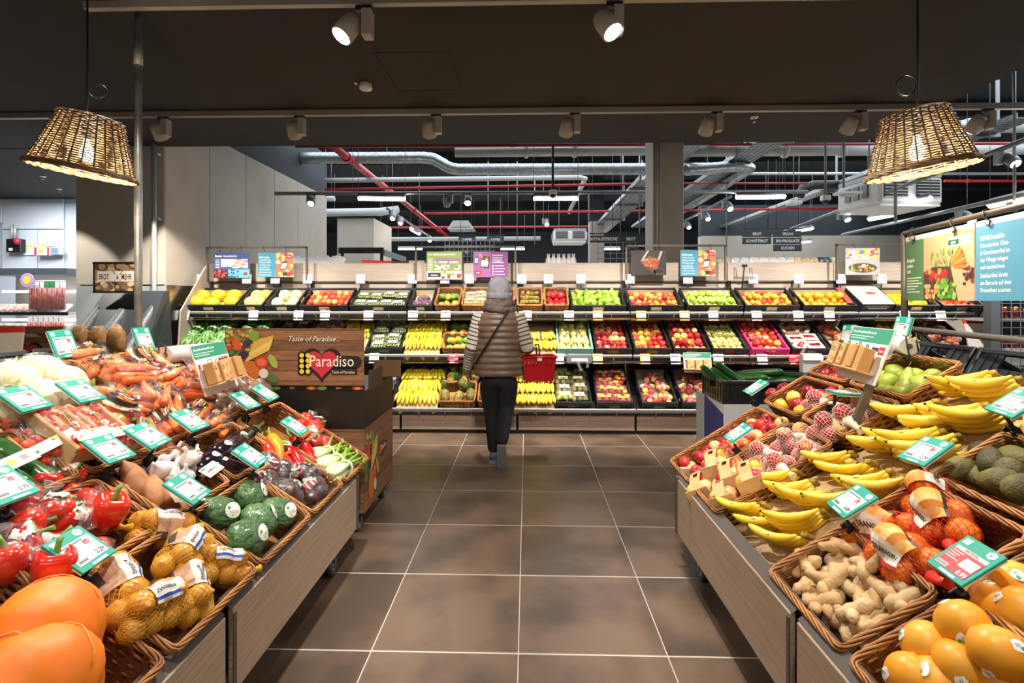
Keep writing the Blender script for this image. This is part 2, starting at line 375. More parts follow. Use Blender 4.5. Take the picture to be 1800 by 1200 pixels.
# ---------------------------------------------------------------- pipes, ducts and services in the hall
def pipe(name, label, pts, r, m, cat='pipe', n=10, flanges=(), group=None):
    b = MB().tube(pts, r, m, n); o = thing(name, label, cat, None, group, b)
    for u in (.2, .8):
        q = Vector(pts[0]).lerp(Vector(pts[-1]), u)
        if len(pts) > 3: q = Vector(pts[0]) if u < .5 else Vector(pts[-1])
        node('hanger', MB().tube([(q.x, q.y, q.z), (q.x, q.y, 4.8)], .0035, M_grey, 4), o)
    if flanges:
        for q in flanges:
            i = min(range(len(pts)-1), key=lambda i: abs((Vector(pts[i])+Vector(pts[i+1])-2*Vector(q)).length))
            d = (Vector(pts[i+1])-Vector(pts[i])).normalized()
            node('collar', MB().tube([Vector(q)-d*.03, Vector(q)+d*.03], r*1.35, m, 10), o)
    return o
a0 = AY(574, 248, 7.9)
pts = [a0, (a0.x, 9.3, a0.z), (a0.x, 14, a0.z), (a0.x, 24, a0.z)]
pipe('sprinkler_main', 'thick red sprinkler pipe running away diagonally under the dark hall ceiling', pts, .062, M_red, flanges=[(a0.x, 8.8, a0.z), (a0.x, 14, a0.z), (a0.x, 18, a0.z)])
for px0, y0_, px1, y1_, Y, r, w in ((520, 257, 1790, 252, 8.0, .022, 'nearest and highest, in front of the spiral duct'), (572, 333, 1120, 323, 9.8, .022, 'below the white pipe, behind the spotlight rail'), (745, 375, 1500, 366, 12, .025, 'third back, above the camera dome'), (665, 400, 1040, 398, 16, .03, 'farthest back, low behind the cassette'), (1200, 322, 1420, 322, 9.9, .018, 'right of the grey pillar, behind the cable tray'), (1660, 318, 1800, 318, 9.5, .025, 'beside the right wicker lamp')):
    pipe('sprinkler_pipe', 'thin red sprinkler branch pipe, '+w, [AY(px0, y0_, Y), AY((px0+px1)/2, (y0_+y1_)/2, Y), AY(px1, y1_, Y)], r, M_red, flanges=[AY(px0*.7+px1*.3, y0_*.7+y1_*.3, Y)])
def duct(name, label, ctrl, r, m=M_galv):
    pts = []
    for i in range(len(ctrl)-1):
        a, b = Vector(ctrl[i]), Vector(ctrl[i+1]); n = max(2, int((b-a).length/.05))
        for k in range(n): pts.append(a.lerp(b, k/n))
    pts.append(Vector(ctrl[-1])); rr = [r*(1.03 if i % 2 else .985) for i in range(len(pts))]
    return thing(name, label, 'duct', None, None, MB().tube(pts, rr, m, 14))
Y = 9.2
duct('spiral_duct', 'silver corrugated spiral duct with a drop bend, left of the pillar', [AY(528, 278, Y), AY(745, 277, Y), AY(762, 279, Y), AY(775, 286, Y), AY(790, 295, Y), AY(806, 298, Y), AY(1145, 297, Y), AY(1260, 296, Y)], .098)
duct('spiral_duct', 'silver spiral duct elbow bending away, right of the pillar', [AY(1205, 299, 8.9), AY(1300, 292, 8.9), AY(1318, 296, 9.1), (AY(1318, 296, 9.1).x, 11.5, AY(1318, 296, 9.1).z-.05), (AY(1318, 296, 9.1).x, 16, AY(1318, 296, 9.1).z-.05)], .09)
pipe('white_pipe', 'wide white pipe under the hall ceiling, above the spiral duct', [AY(800, 268, 8.6), AY(1145, 265, 8.6)], .075, M_wpipe, n=14, flanges=[AY(925, 267, 8.6), AY(1010, 266, 8.6)])
pipe('white_pipe', 'wide white pipe right of the pillar, behind the cable tray', [AY(1205, 266, 8.6), AY(1800, 262, 8.6)], .085, M_wpipe, n=14, flanges=[AY(1380, 265, 8.6), AY(1480, 264, 8.6)])
pipe('white_pipe', 'white pipe high above the right wicker lamp', [AY(1450, 224, 7.6), AY(1830, 222, 7.6)], .085, M_wpipe, n=14, flanges=[AY(1700, 223, 7.6)])
pipe('white_pipe', 'slim white pipe below the spiral duct that turns away at its end', [AY(572, 317, 10), AY(1020, 312, 10), AY(1029, 314, 10.1), (AY(1029, 314, 10.1).x, 14, AY(1029, 314, 10.1).z)], .045, M_wpipe)
pipe('white_pipe', 'white pipe stub behind the left wall end', [AY(560, 350, 11), AY(588, 349, 11)], .055, M_wpipe)
pipe('white_pipe', 'pale pipe low behind the wall end, above the grey block', [AY(560, 374, 12), AY(670, 372, 12), AY(700, 368, 12.2)], .09, M_wpipe)
pipe('white_pipe', 'thin white conduit under the long light, right of the pillar', [AY(1205, 305, 10), AY(1800, 305, 10)], .028, M_wpipe)
pipe('white_pipe', 'pale drain pipe far back, behind the coffee signs', [AY(600, 421, 15), AY(950, 419, 15)], .06, M_wpipe)
pipe('black_pipe', 'fat black insulated pipe with a bend, left of the cassette', [AY(1405, 345, 10.2), AY(1412, 330, 10.2), AY(1430, 325, 10.2), AY(1525, 323, 10.2)], .085, M_black, n=12)
pipe('black_pipe', 'black insulated pipe running away between the cable trays', [(2.85, 7.4, 4.0), (2.85, 16, 4.0)], .09, M_black, n=12)
def tray(label, X, y0, y1, z, w):
    b = MB().box((X, (y0+y1)/2, z), (w, y1-y0, .006), M_galv).box((X-w/2, (y0+y1)/2, z+.03), (.006, y1-y0, .07), M_galv).box((X+w/2, (y0+y1)/2, z+.03), (.006, y1-y0, .07), M_galv)
    o = thing('cable_tray', label, 'tray', None, None, b)
    s = MB(); y = y0+.05
    while y < y1:
        for k in range(5): s.box((X-w/2+w*(k+.5)/5, y, z-.0035), (w*.12, .028, .002), M_black)
        y += .085
    tag(node('slot', s, o), kind='stuff')
    for y in (y0+.6, y0+2.2, y0+4.2):
        node('bracket', MB().box((X, y, z-.025), (w+.1, .05, .045), M_grey), o)
        node('hanger', MB().box((X+w/2+.03, y, (z+4.8)/2), (.03, .03, 4.8-z), M_grey), o)
tray('perforated cable tray crossing above the long light, right of pillar', 3.55, 7.1, 17, 3.72, .42)
tray('perforated cable tray close beside the right edge of the pillar', 2.42, 7.2, 10.5, 3.72, .36)
tray('perforated cable tray far behind, left of the pillar', 2.1, 8.8, 19, 3.4, .5)
tray('long perforated cable tray above the spotlight rails, right part of the hall', 6.0, 6.5, 17, 3.6, .26)
# suspended rails with spots and LED fittings
RAILS = []
def on_rail(i, px):      # the place on a rail that the photo shows at this column
    a, b = RAILS[i]; lo, hi = 0.0, 1.0
    f = lambda u: (lambda p: 900+F*((p.x*math.cos(YAW)+p.y*math.sin(YAW))/(p.y*math.cos(YAW)-p.x*math.sin(YAW))))(a.lerp(b, u))
    s_ = 1 if f(1) > f(0) else -1
    for _ in range(40):
        m = (lo+hi)/2
        if (f(m)-px)*s_ < 0: lo = m
        else: hi = m
    return a.lerp(b, lo)-Vector((0, 0, .035))
def rail(label, a, b, hang=()):
    RAILS.append((Vector(a), Vector(b)))
    o = thing('light_rail', label, 'rail', None, None, MB().tube([a, b], .028, M_grey, 4))
    for q in hang: node('suspension_wire', MB().tube([q, (q[0], q[1], 4.8)], .004, M_grey, 4), o)
rail('grey light rail hung level across the hall, above the fruit wall', AY(483, 340, 8), AY(1420, 337, 8), [AY(620, 340, 8), AY(970, 339, 8), AY(1370, 338, 8)])
rail('light rail slanting away, left of the red main pipe', AY(680, 366, 10), AY(768, 424, 17), [AY(690, 370, 10.5)])
rail('light rail slanting away behind the long light, right of the pillar', AY(1285, 345, 9), AY(1200, 390, 13), [])
rail('upper slanting light rail at the right, in front of the cassette', AY(1830, 235, 5.2), AY(1330, 425, 13), [AY(1700, 285, 6.1)])
rail('lower slanting light rail at the right, above the big sign', AY(1830, 335, 5.4), AY(1480, 412, 12), [AY(1700, 367, 6.6)])
def led(label, a, b, w=.06):
    o = thing('led_light', label, 'light', None, None, MB().tube([Vector(a)+Vector((0, 0, .035)), Vector(b)+Vector((0, 0, .035))], w*.8, M_grey, 4))
    node('diffuser', MB().tube([a, b], w*.62, M_grass, 4), o)
    for q in (a, b): node('suspension_wire', MB().tube([(q[0], q[1], q[2]+.04), (q[0], q[1], 4.8)], .004, M_grey, 4), o)
led('white LED tube light under the rail, above the berry poster', AY(630, 348, 8), AY(712, 349, 8))
led('white LED tube light behind the camera dome in the middle', AY(938, 348, 8), AY(1016, 348, 8))
led('long white LED tube light right of the pillar', AY(1294, 346, 8), AY(1380, 345, 8))
led('short LED light seen end-on, behind the red main pipe', AY(722, 403, 14), AY(737, 411, 12))
led('thin LED light above the grey block shelving', AY(700, 437, 18), AY(742, 437, 18))
led('thin LED light low behind the purple poster', AY(880, 437, 18), AY(922, 437, 18))
led('thin LED light right beside the far pillar', AY(1062, 437, 18), AY(1090, 437, 18))
led('slanting LED light in front of the cassette, right of lamp pole', AY(1570, 362, 8.5), AY(1635, 348, 7.5))
led('slanting LED light at the right edge, behind the big sign rail', AY(1740, 361, 6.6), AY(1830, 341, 5.7))
led('slanting LED light just left of the big sign post', AY(1528, 385, 9.5), AY(1570, 377, 8.8))
led('far slanting LED light over the category signs', AY(1400, 406, 13), AY(1428, 401, 12.2))
led('faint far LED light under the category signs', AY(1405, 425, 15.5), AY(1425, 424, 15.5))
# hall spots
HS = TP('rail_spotlight'); HS.part('gear_box', MB().box((.0, 0, -.05), (.05, .07, .14), M_grey))
HS.part('lamp_head', MB().lathe([(.055, -.14), (.06, -.08), (.05, .0), (.03, .05)], M_grey, 12, T(.075, -.02, -.04) @ RX(-.75)))
HS.part('lens', MB().disc(0, 0, .046, .046, mat('spot_lens', 'ffffff', emit=14), 0, 12, M=T(.075, -.02, -.04) @ RX(-.75) @ T(0, 0, -.141)))
for px, py, Y, ri, fl_, w in ((543, 345, 7.9, 0, 1, 'rail spotlight in front of the grey left wall end'), (793, 344, 7.9, 0, -1, 'rail spotlight above the olive poster, dark one of a pair'), (815, 344, 7.9, 0, 1, 'lit rail spotlight, shining one of a pair above the purple poster'), (686, 380, 10.8, 1, 1, 'spotlight on the slanting rail beside the red main'), (700, 388, 11.6, 1, 1, 'second spotlight down the slanting rail beside the red main'), (752, 420, 16, 1, 1, 'last spotlight at the far end of the slanting rail'), (1272, 357, 9.6, 2, 1, 'spotlight under the rail just right of the pillar'), (1235, 378, 11.5, 2, 1, 'second spotlight on the rail right of the pillar'), (1755, 311, 5.6, 3, 1, 'spotlight right of the wicker lamp, on the upper slanting rail'), (1475, 390, 9.5, 3, 1, 'lit spotlight left of the lamp pole, on the upper slanting rail'), (1685, 372, 7.2, 4, 1, 'spotlight above the big sign on the lower slanting rail'), (955, 385, 12, -1, 1, 'bright hanging spotlight in the middle, over the milk cartons'), (1037, 430, 17, -1, 1, 'far bright spotlight beside the far pillar'), (1203, 395, 12.5, 2, 1, 'spotlight close against the right edge of the pillar')):
    p_ = AY(px, py, Y) if ri < 0 else on_rail(ri, px)
    o = spawn(HS, T(*p_) if fl_ > 0 else T(*p_) @ RZ(pi), w, 'spotlight')
    if ri < 0: node('stem', MB().tube([(0, 0, 0), (0, 0, 4.8-p_.z)], .008, M_grey, 5), o)
# camera domes on poles
for px, py, Y, w in ((972, 340, 6.9, 'middle'), (1451, 350, 6.9, 'right'), (1783, 362, 5.6, 'far right')):
    c = AY(px, py, Y); o = thing('security_camera', {'middle': 'white dome camera on a dark pole over the middle of the hall', 'right': 'white dome camera on a steel pole, left of right wicker lamp', 'far right': 'white dome camera on a pole above the big blue sign'}[w], 'camera', T(*c))
    node('pole', MB().tube([(0, 0, .04), (0, 0, 4.8-c.z)], .014, M_grey if w != 'middle' else M_black, 8), o)
    node('housing', MB().box((0, 0, .015), (.1, .1, .07), M_white, bev=.012), o)
    node('dome', MB().lathe([(.012, -.06), (.03, -.052), (.042, -.03), (.045, 0)], mat('dome_smoke', '3a3c40', rough=.1), 12), o)
for px, y0, y1, Y, w in ((1483, 248, 330, 7.2, 'steel ceiling pole between camera and right wicker lamp'), (1574, 300, 390, 6.2, 'steel pole beneath the right wicker lamp'), (1277, 355, 450, 10, 'thin pole right of the pillar'), (1124, 318, 420, 10, 'slotted hanger rail left of the pillar'), (1095, 325, 375, 10.5, 'slotted hanger rail at the tray, second left of pillar'), (858, 345, 420, 11, 'thin hanging rod above the red-and-brown boxes'), (909, 345, 425, 11, 'thin hanging rod between the two coffee signs'), (940, 350, 430, 11.5, 'thin hanging rod right of the coffee signs')):
    thing('hanging_rod', w, 'rod', None, None, MB().tube([AY(px, y1, Y), (AX(px, Y), Y, 4.8)], .016 if Y < 8 else .012, M_grey, 6))
# air conditioning cassettes
def cassette(label, M, w, d, h):
    o = thing('air_cassette', label, 'air conditioner', M)
    node('body', MB().box((0, 0, 0), (w, d, h), M_white, bev=.04).box((0, 0, h*.56), (w*.96, d*.96, h*.16), M_lgrey), o)
    node('tray', MB().prism([(-w/2, -d/2), (w/2, -d/2), (w/2, d/2), (-w/2, d/2)], 0, .03, M_white, T(0, 0, -h*.5-.03) @ S(.94)), o)
    node('hanger', MB().tube([(-w*.3, 0, 0), (-w*.3, 0, 4.8-M.translation.z)], .012, M_grey, 5).tube([(w*.3, 0, 0), (w*.3, 0, 4.8-M.translation.z)], .012, M_grey, 5), o)
    for sx in (-.25, .25):
        node('grille', MB().box((sx*w, -d/2-.002, .02), (w*.36, .02, h*.62), M_black), o)
        for k in range(6): node('slat', MB().box((sx*w, -d/2-.014, -.26*h+k*h*.11), (w*.36, .02, h*.035), M_lgrey, RX(0)), o)
    for k in range(3): node('slat', MB().box((-w/2-.012, -d*.2+k*d*.2, .02), (.02, d*.12, h*.5), M_grey), o)
cassette('white ceiling air conditioner behind the right wicker lamp pole', T(*AY(1560, 344, 8.2)) @ RZ(.10), .98, .9, .40)
cassette('distant white ceiling air conditioner above the milk cartons', T(*AY(1000, 417, 13)), .80, .8, .26)
o = thing('exit_light', 'flat white emergency light left of the big cassette', 'light', T(*AY(1490, 340, 8)))
node('plate', MB().box((0, 0, 0), (.34, .2, .035), M_white, bev=.01), o); node('lens', MB().box((0, -.02, -.03), (.2, .12, .03), M_lgrey, bev=.01), o)
thing('white_box', 'small white junction box under the hall ceiling, right of long light', 'box', T(*AY(1395, 357, 9)), None, MB().box((0, 0, 0), (.20, .2, .055), M_white, bev=.01).box((0, 0, .04), (.1, .1, .03), M_lgrey).tube([(0, 0, .05), (0, 0, 4.8-AZ(1395, 357, 9))], .008, M_grey, 5))
thing('air_diffuser', 'grey slotted air outlet box far back, left of the coffee signs', 'vent', T(*AY(812, 405, 14)), None, MB().prism([(-.35, 0), (.35, 0), (.2, .22), (-.2, .22)], -.3, .3, M_lgrey, RX(pi/2)).box((0, -.31, .05), (.5, .02, .03), M_grey))
# category signs
M_sign = mat('category_sign', '2e3136', rough=.5); M_txt = flat('d9d9d6'); M_txtw = flat('f2f1ee')
def cat_sign(lines, px, py, Y, wpx, hpx, label):
    c = AY(px, py, Y); k = Y/F; o = thing('category_sign', label, 'sign', T(*c))
    for i, st in enumerate(lines):
        z = -i*(hpx+1.2)*k; n = node('board', MB().box((0, 0, z), (wpx*k, .03, hpx*k), M_sign, bev=.004), o)
        node('lettering', MB().text(st, 0, 0, hpx*k*.62, M_txt, .0005, True, .82, 'c', M=T(0, -.016, z-hpx*k*.21) @ RX(pi/2)), n)
    node('hanger', MB().tube([(-wpx*k*.4, 0, 0), (-wpx*k*.4, 0, 4.8-c.z)], .006, M_black, 4).tube([(wpx*k*.4, 0, 0), (wpx*k*.4, 0, 4.8-c.z)], .006, M_black, 4).box((0, 0, hpx*k*.8), (wpx*k*1.05, .02, .02), M_black), o)
cat_sign(['KAFFEE'], 821, 421, 13.5, 30, 10, 'dark hanging sign reading KAFFEE, the one farther from the pillar')
cat_sign(['KAFFEE'], 871, 421, 13.5, 30, 10, 'dark hanging sign reading KAFFEE, the one nearer the cassette')
cat_sign(['TEE'], 820, 443, 13.9, 22, 9, 'small dark sign reading TEE below a coffee sign')
cat_sign(['BROTAUFSTRICHE'], 1059, 420, 10, 44, 12, 'dark hanging sign reading BROTAUFSTRICHE by the pillar')
cat_sign(['BROT'], 1109, 420, 10, 44, 12, 'dark hanging sign reading only BROT, left against the pillar')
cat_sign(['BROT', 'SCHNITTBROT'], 1330, 411, 11, 49, 11, 'dark two-board hanging sign reading BROT and SCHNITTBROT')
cat_sign(['VEGAN', 'BIO-PRODUKTE', 'KUCHEN'], 1384, 411, 11, 48, 11, 'dark three-board hanging sign reading VEGAN, BIO-PRODUKTE, KUCHEN')

# ================================================================ BACK FRUIT WALL (seven gondola bays)
XB = [-1.35+1.25*k for k in range(-2, 6)]
TILT = math.radians(31)
TIER = {'lower': (5.55, .352), 'middle': (5.75, .898), 'top': (5.90, 1.362)}      # front rim of the crates: y, z
def GM(tier, x, d=0, h=0, rz=0):      # frame on a tier: d up the slope from the front rim, h along the normal
    y, z = TIER[tier]; c, k = math.cos(TILT), math.sin(TILT)
    return frame((x, y+d*c-h*k, z+d*k+h*c), (1, 0, 0), (0, c, k)) @ RZ(rz)
M_mirror = mat('polished_strip', 'd8cfc4', rough=.12, metal=1)
names = ['left end, by the steel wall panel', 'second from left, behind the cardboard stand header', 'third from left, with bananas on burlap', 'behind the shopper', 'right of the shopper, with boxed kiwis', 'behind the cucumber stand', 'right end, behind the citrus bags']
for k in range(7):
    xa, xb = XB[k], XB[k+1]; xm = (xa+xb)/2; w = 1.25
    o = thing('produce_shelf', 'oak and black metal fruit shelf bay, '+names[k], 'shelf', T(xm, 5.62, 0))
    node('plinth', MB().box((0, .02, .186), (w-.022, .03, .096), M_plinth, bev=.003).box((0, .02, .089), (w-.022, .03, .096), M_plinth, bev=.003), o)
    node('kick', MB().box((0, .07, .02), (w, .04, .04), M_black), o)
    node('base_trim', MB().box((0, .0, .246), (w-.01, .06, .016), M_lgrey), o)
    node('back_panel', MB().box((0, .79, .94), (w-.006, .02, 1.86), M_oak, bev=.002), o)
    node('back_trim', MB().box((0, .765, 1.645), (w, .025, .018), M_dark), o)
    node('upright', MB().box((-w/2, .735, .9), (.03, .05, 1.5), M_black), o)
    for t, (ty, tz) in TIER.items():
        dp = .42 if t == 'top' else .62; L_ = Matrix.Translation((-xm, -5.62, 0)) @ GM(t, xm, 0)
        node('shelf_deck', MB().box((0, dp/2, -.185), (w-.02, dp, .012), M_black), o, L_)
        node('front_rail', MB().box((0, -.02, -.085), (w-.012, .018, .03), M_lgrey, bev=.004).box((0, -.012, -.14), (w-.012, .012, .08), M_black), o, L_)  # black plate stands in for the shaded void below the rail
        for q in (-.42, -.14, .14, .42): node('bracket', MB().box((q, -.026, -.135), (.008, .03, .085), M_grey), o, L_)
        if t != 'lower': node('polished_strip', MB().box((0, ty-5.62+.015, tz-.148), (w-.004, .03, .028), M_mirror, bev=.003), o)
node('side_panel', MB().prism([(5.68, .02), (6.42, .02), (6.42, 1.87), (6.3, 1.87), (5.8, 1.3)], -3.875, -3.855, M_oak, Matrix(((0, 0, 1, 3.225), (1, 0, 0, -5.62), (0, 1, 0, 0), (0, 0, 0, 1)))), bpy.data.objects['produce_shelf'])

# ================================================================ FRONT ISLANDS
M_deck = mat('island_deck', '2a2521', rough=.6)
CAS = TP('caster'); CAS.part('wheel', MB().tube([(-.018, 0, .045), (.018, 0, .045)], .045, mat('wheel_grey', '3b3d40', rough=.5), 18).tube([(-.020, 0, .045), (.020, 0, .045)], .024, M_lgrey, 12))
CAS.part('fork', MB().box((-.026, 0, .075), (.004, .03, .07), M_galv).box((.026, 0, .075), (.004, .03, .07), M_galv).box((0, 0, .112), (.07, .07, .008), M_galv))
for side in (1, -1):
    px = .81 if side > 0 else -.93; zt = .475 if side > 0 else .46; zb = .19
    o = thing('produce_island', 'sloping walnut-panelled market island '+('on the right, under bananas and ginger' if side > 0 else 'on the left, under onions and broccoli'), 'display', T(px, 1.6, 0))
    L_ = T(-px, -1.6, 0)
    for ya, yb in ((-.85, .36), (.39, 1.60), (1.63, 2.84)):
        f = node('front_panel', MB().box((px, (ya+yb)/2, (zt+zb)/2), (.02, yb-ya-.012, zt-zb), M_panel, bev=.003), o, L_)
        node('edge_strip', MB().box((px-side*.0105, ya+.012, (zt+zb)/2-.004), (.004, .018, zt-zb-.02), M_dark), f)
        node('top_trim', MB().quad((px-side*.004, ya, zt+.002), (px-side*.004, yb, zt+.002), (px+side*.035, yb, zt+.032), (px+side*.035, ya, zt+.032), M_dark), f)
    node('end_panel', MB().box((px+side*.55, 2.86, .36), (1.08, .02, .34), M_panel, bev=.003), o, L_)
    node('end_post', MB().box((px, 2.855, (zt+zb)/2), (.028, .028, zt-zb+.02), M_dark, bev=.003), o, L_)
    cr = X0[side]+1.26/KN; zc = .5+1.26*K/KN
    dk = MB(); sec = [(abs(px)+.02, .345), (cr-.02, zc-.165), (cr+.1, zc-.165), (cr+1.1, .4), (cr+1.1, .22), (abs(px)+.02, .24)]
    dk.prism([(side*a, b) for a, b in sec], -.9, 2.99, M_deck, Matrix(((1, 0, 0, 0), (0, 0, 1, 0), (0, 1, 0, 0), (0, 0, 0, 1))))
    node('sloped_deck', dk, o, L_)
    node('chassis', MB().box((px+side*.9, 1.0, .2), (1.7, 3.6, .06), M_black), o, L_)
    for x, y in ((px+side*.09, 2.72), (px+side*.09, 1.45), (px+side*.09, .2), (px+side*1.6, 2.72), (px+side*1.6, .2)): spawn(CAS, L_ @ T(x, y, 0) @ RZ(R.uniform(-.5, .5)), parent=o, name='caster')
# ================================================================ LAMPS AND CEILING FITTINGS
M_wick = mat('wicker', 'c4894f', '8c5a2e', ns=5, rough=.55, lo=.35, hi=.65, st=(1, 1, 1))
M_wickl = mat('lamp_wicker', '967a58', '705839', ns=6, rough=.6)
M_bulb = mat('bulb_glow', 'fff3dc', emit=14)
def lamp(loc, tilt, loop, label):
    o = thing('pendant_lamp', label, 'lamp', T(*loc))
    Mx = RY(tilt); sh = MB(); n = 28; H = .265; rw = .0034
    for i in range(25):
        z = H*(i/24-.5); rr = .212-(.212-.128)*(i/24)**.9+(.006 if i < 2 else 0)
        sh.tube([((rr+.0055*(1 if (j+i) % 2 else -1))*math.cos(2*pi*j/n+.06*math.sin(i*7)), (rr+.0055*(1 if (j+i) % 2 else -1))*math.sin(2*pi*j/n+.06*math.sin(i*7)), z+.002*math.sin(j*3+i)) for j in range(n)], rw if i > 1 else .0062, M_wickl, 5, True)
    for j in range(n): 
        t = 2*pi*(j+.0)/n; sh.tube([(.212*math.cos(t), .212*math.sin(t), -H/2), (.166*math.cos(t), .166*math.sin(t), .0), (.126*math.cos(t), .126*math.sin(t), H/2)], .004, M_wickl, 5)
    s = node('wicker_shade', sh, o, Mx)
    rim = MB()
    for k in range(3): rim.tube([((.217+.006*math.sin(j*.9+k*2.1))*math.cos(2*pi*j/60), (.217+.006*math.sin(j*.9+k*2.1))*math.sin(2*pi*j/60), -H/2+.006*math.cos(j*.9+k*2.1)) for j in range(60)], .005, M_wickl, 5, True)
    node('rim', rim, s)
    node('bulb', MB().lathe([(0, -.085), (.02, -.08), (.031, -.055), (.03, -.03), (.016, .0), (.015, .03), (0, .031)], M_bulb, 14), o)
    node('socket', MB().lathe([(.02, .03), (.022, .09), (.008, .13)], M_black, 12), o)
    top = CEIL-loc[2]
    cb = MB().tube([(0, 0, .12), (.004, 0, .3), (0, 0, top)], .0045, M_black, 6)
    node('cable', cb, o)
    node('cable_loop', MB().tube([(loop*(.045+.045*math.cos(2*pi*k/20)), .008, .262+.052*.6*math.sin(2*pi*k/20)*(1 if loop > 0 else 1.5)) for k in range(20)], .004, M_black, 6, True), o)
    l = bpy.data.lights.new('lamp_light', 'POINT'); l.energy = 13; l.color = (1, .78, .5); l.shadow_soft_size = .03
    lo = bpy.data.objects.new('lamp_light', l); COL.objects.link(lo); lo.location = (loc[0], loc[1], loc[2]-.10)
lamp(AY(153, 255, 2.5), .16, 1, 'woven wicker pendant lamp glowing beside the thin steel pole')
lamp(AY(1612, 250, 2.5), -.13, -1, 'woven wicker pendant lamp glowing above the big produce sign')
# ceiling tracks and their spotlights
M_track = mat('track_grey', '9a948c', rough=.4, metal=.2); M_head = mat('spot_grey', 'a8a29b', rough=.45)
thing('ceiling_track', 'long grey light track crossing the dark ceiling above the fruit wall', 'track', None, None, MB().box((-.5, TRACK_Y, CEIL-.026), (12.5, .045, .05), M_track, bev=.003))
thing('ceiling_track', 'short grey light track overhead, holding the two lit spotlights', 'track', None, None, MB().box((0, NEAR_TRACK_Y, CEIL-.02), (5, .04, .04), M_track))
wN = ['leftmost, behind the pole', 'second of the row, from the left', 'third of the row, from the left', 'fourth, above the camera dome', 'fifth, left of the sprinkler', 'sixth of the row', 'seventh of the row', 'last at the right']
def ceil_spot(x, y, yaw, pitch, label, lit):
    o = thing('track_spotlight', label, 'spotlight', T(x, y, CEIL-.05))
    node('adapter', MB().box((0, 0, -.01), (.09, .035, .025), M_black), o)
    node('gear_box', MB().box((.02, 0, -.095), (.055, .075, .15), M_head, bev=.004), o)
    h = node('lamp_head', MB().lathe([(.048, -.115), (.062, -.112), (.058, -.02), (.05, .02), (.03, .03)], M_head, 18, T(-.065, 0, -.085) @ RZ(yaw) @ RX(pitch)), o)
    node('lens', MB().disc(0, 0, .052, .052, MC['spot_lens'] if lit else M_lgrey, 0, 16, M=T(-.065, 0, -.085) @ RZ(yaw) @ RX(pitch) @ T(0, 0, -.1165)), h)
    node('joint', MB().tube([(-.02, 0, -.085), (-.07, 0, -.085)], .012, M_black, 8), o)
for i, x in enumerate(BACK_SPOTS): ceil_spot(x, TRACK_Y, .1, .85, 'grey ceiling spotlight aimed at the fruit wall, '+wN[i], True)
ceil_spot(AX(640, NEAR_TRACK_Y), NEAR_TRACK_Y, -.9, -.6, 'lit ceiling spotlight overhead, aimed at the vegetable island', True)
ceil_spot(AX(1080, NEAR_TRACK_Y), NEAR_TRACK_Y, .9, -.6, 'lit ceiling spotlight overhead, aimed at the banana island', True)
c = Vector((0, 0, EYE))+(AY(643, 147, 1)-Vector((0, 0, EYE)))*((CEIL-EYE)/(AY(643, 147, 1).z-EYE))
o = thing('smoke_detector', 'round white smoke detector on the dark ceiling', 'detector', T(c.x, c.y, CEIL)); node('base', MB().lathe([(.046, 0), (.05, -.035), (.046, -.044), (0, -.046)], M_white, 20), o); node('grille', MB().disc(0, 0, .015, .015, M_lgrey, -.0465), o)
thing('ceiling_button', 'tiny white cap beside the smoke detector', 'cap', T(c.x-.075, c.y-.01, CEIL), None, MB().lathe([(.014, 0), (.013, -.006), (0, -.007)], M_white, 12))
for px, py, w in ((1326, 206, 'white sprinkler head behind the light track, right of centre'), (75, 310, 'white sprinkler head over the meat counter, nearer one'), (104, 332, 'white sprinkler head over the meat counter, by the beige wall')):
    d = AY(px, py, 1)-Vector((0, 0, EYE)); c = Vector((0, 0, EYE))+d*((CEIL-EYE)/d.z)
    o = thing('fire_sprinkler', w, 'sprinkler', T(c.x, c.y, CEIL)); node('plate', MB().lathe([(.038, 0), (.034, -.008), (0, -.009)], M_white, 16), o); node('nozzle', MB().lathe([(.008, -.008), (.008, -.04), (.016, -.042), (.016, -.046), (0, -.047)], M_lgrey, 10), o)
o = thing('steel_pole', 'thin shiny steel pole from floor to ceiling, beside the wicker lamp', 'pole', T(AX(243, 3.06), 3.06, 0)); node('tube', MB().tube([(0, 0, 0), (0, 0, CEIL)], .021, mat('pole_zinc', 'c4c4c2', '9b9c9c', ns=8, rough=.32, metal=.55), 16), o); node('coupling', MB().tube([(0, 0, CEIL-.3), (0, 0, CEIL-.2)], .024, M_lgrey, 16), o)
o = thing('wall_pipe', 'slim silver pipe running up the corner of the beige wall', 'pipe', T(AX(271, 5.6), 5.6, 0)); node('tube', MB().tube([(0, 0, 0), (0, 0, 3.1)], .024, M_lgrey, 12), o)
for z in (1.3, 2.3, 3.0): node('clip', MB().box((0, .03, z), (.07, .05, .025), M_grey), o)

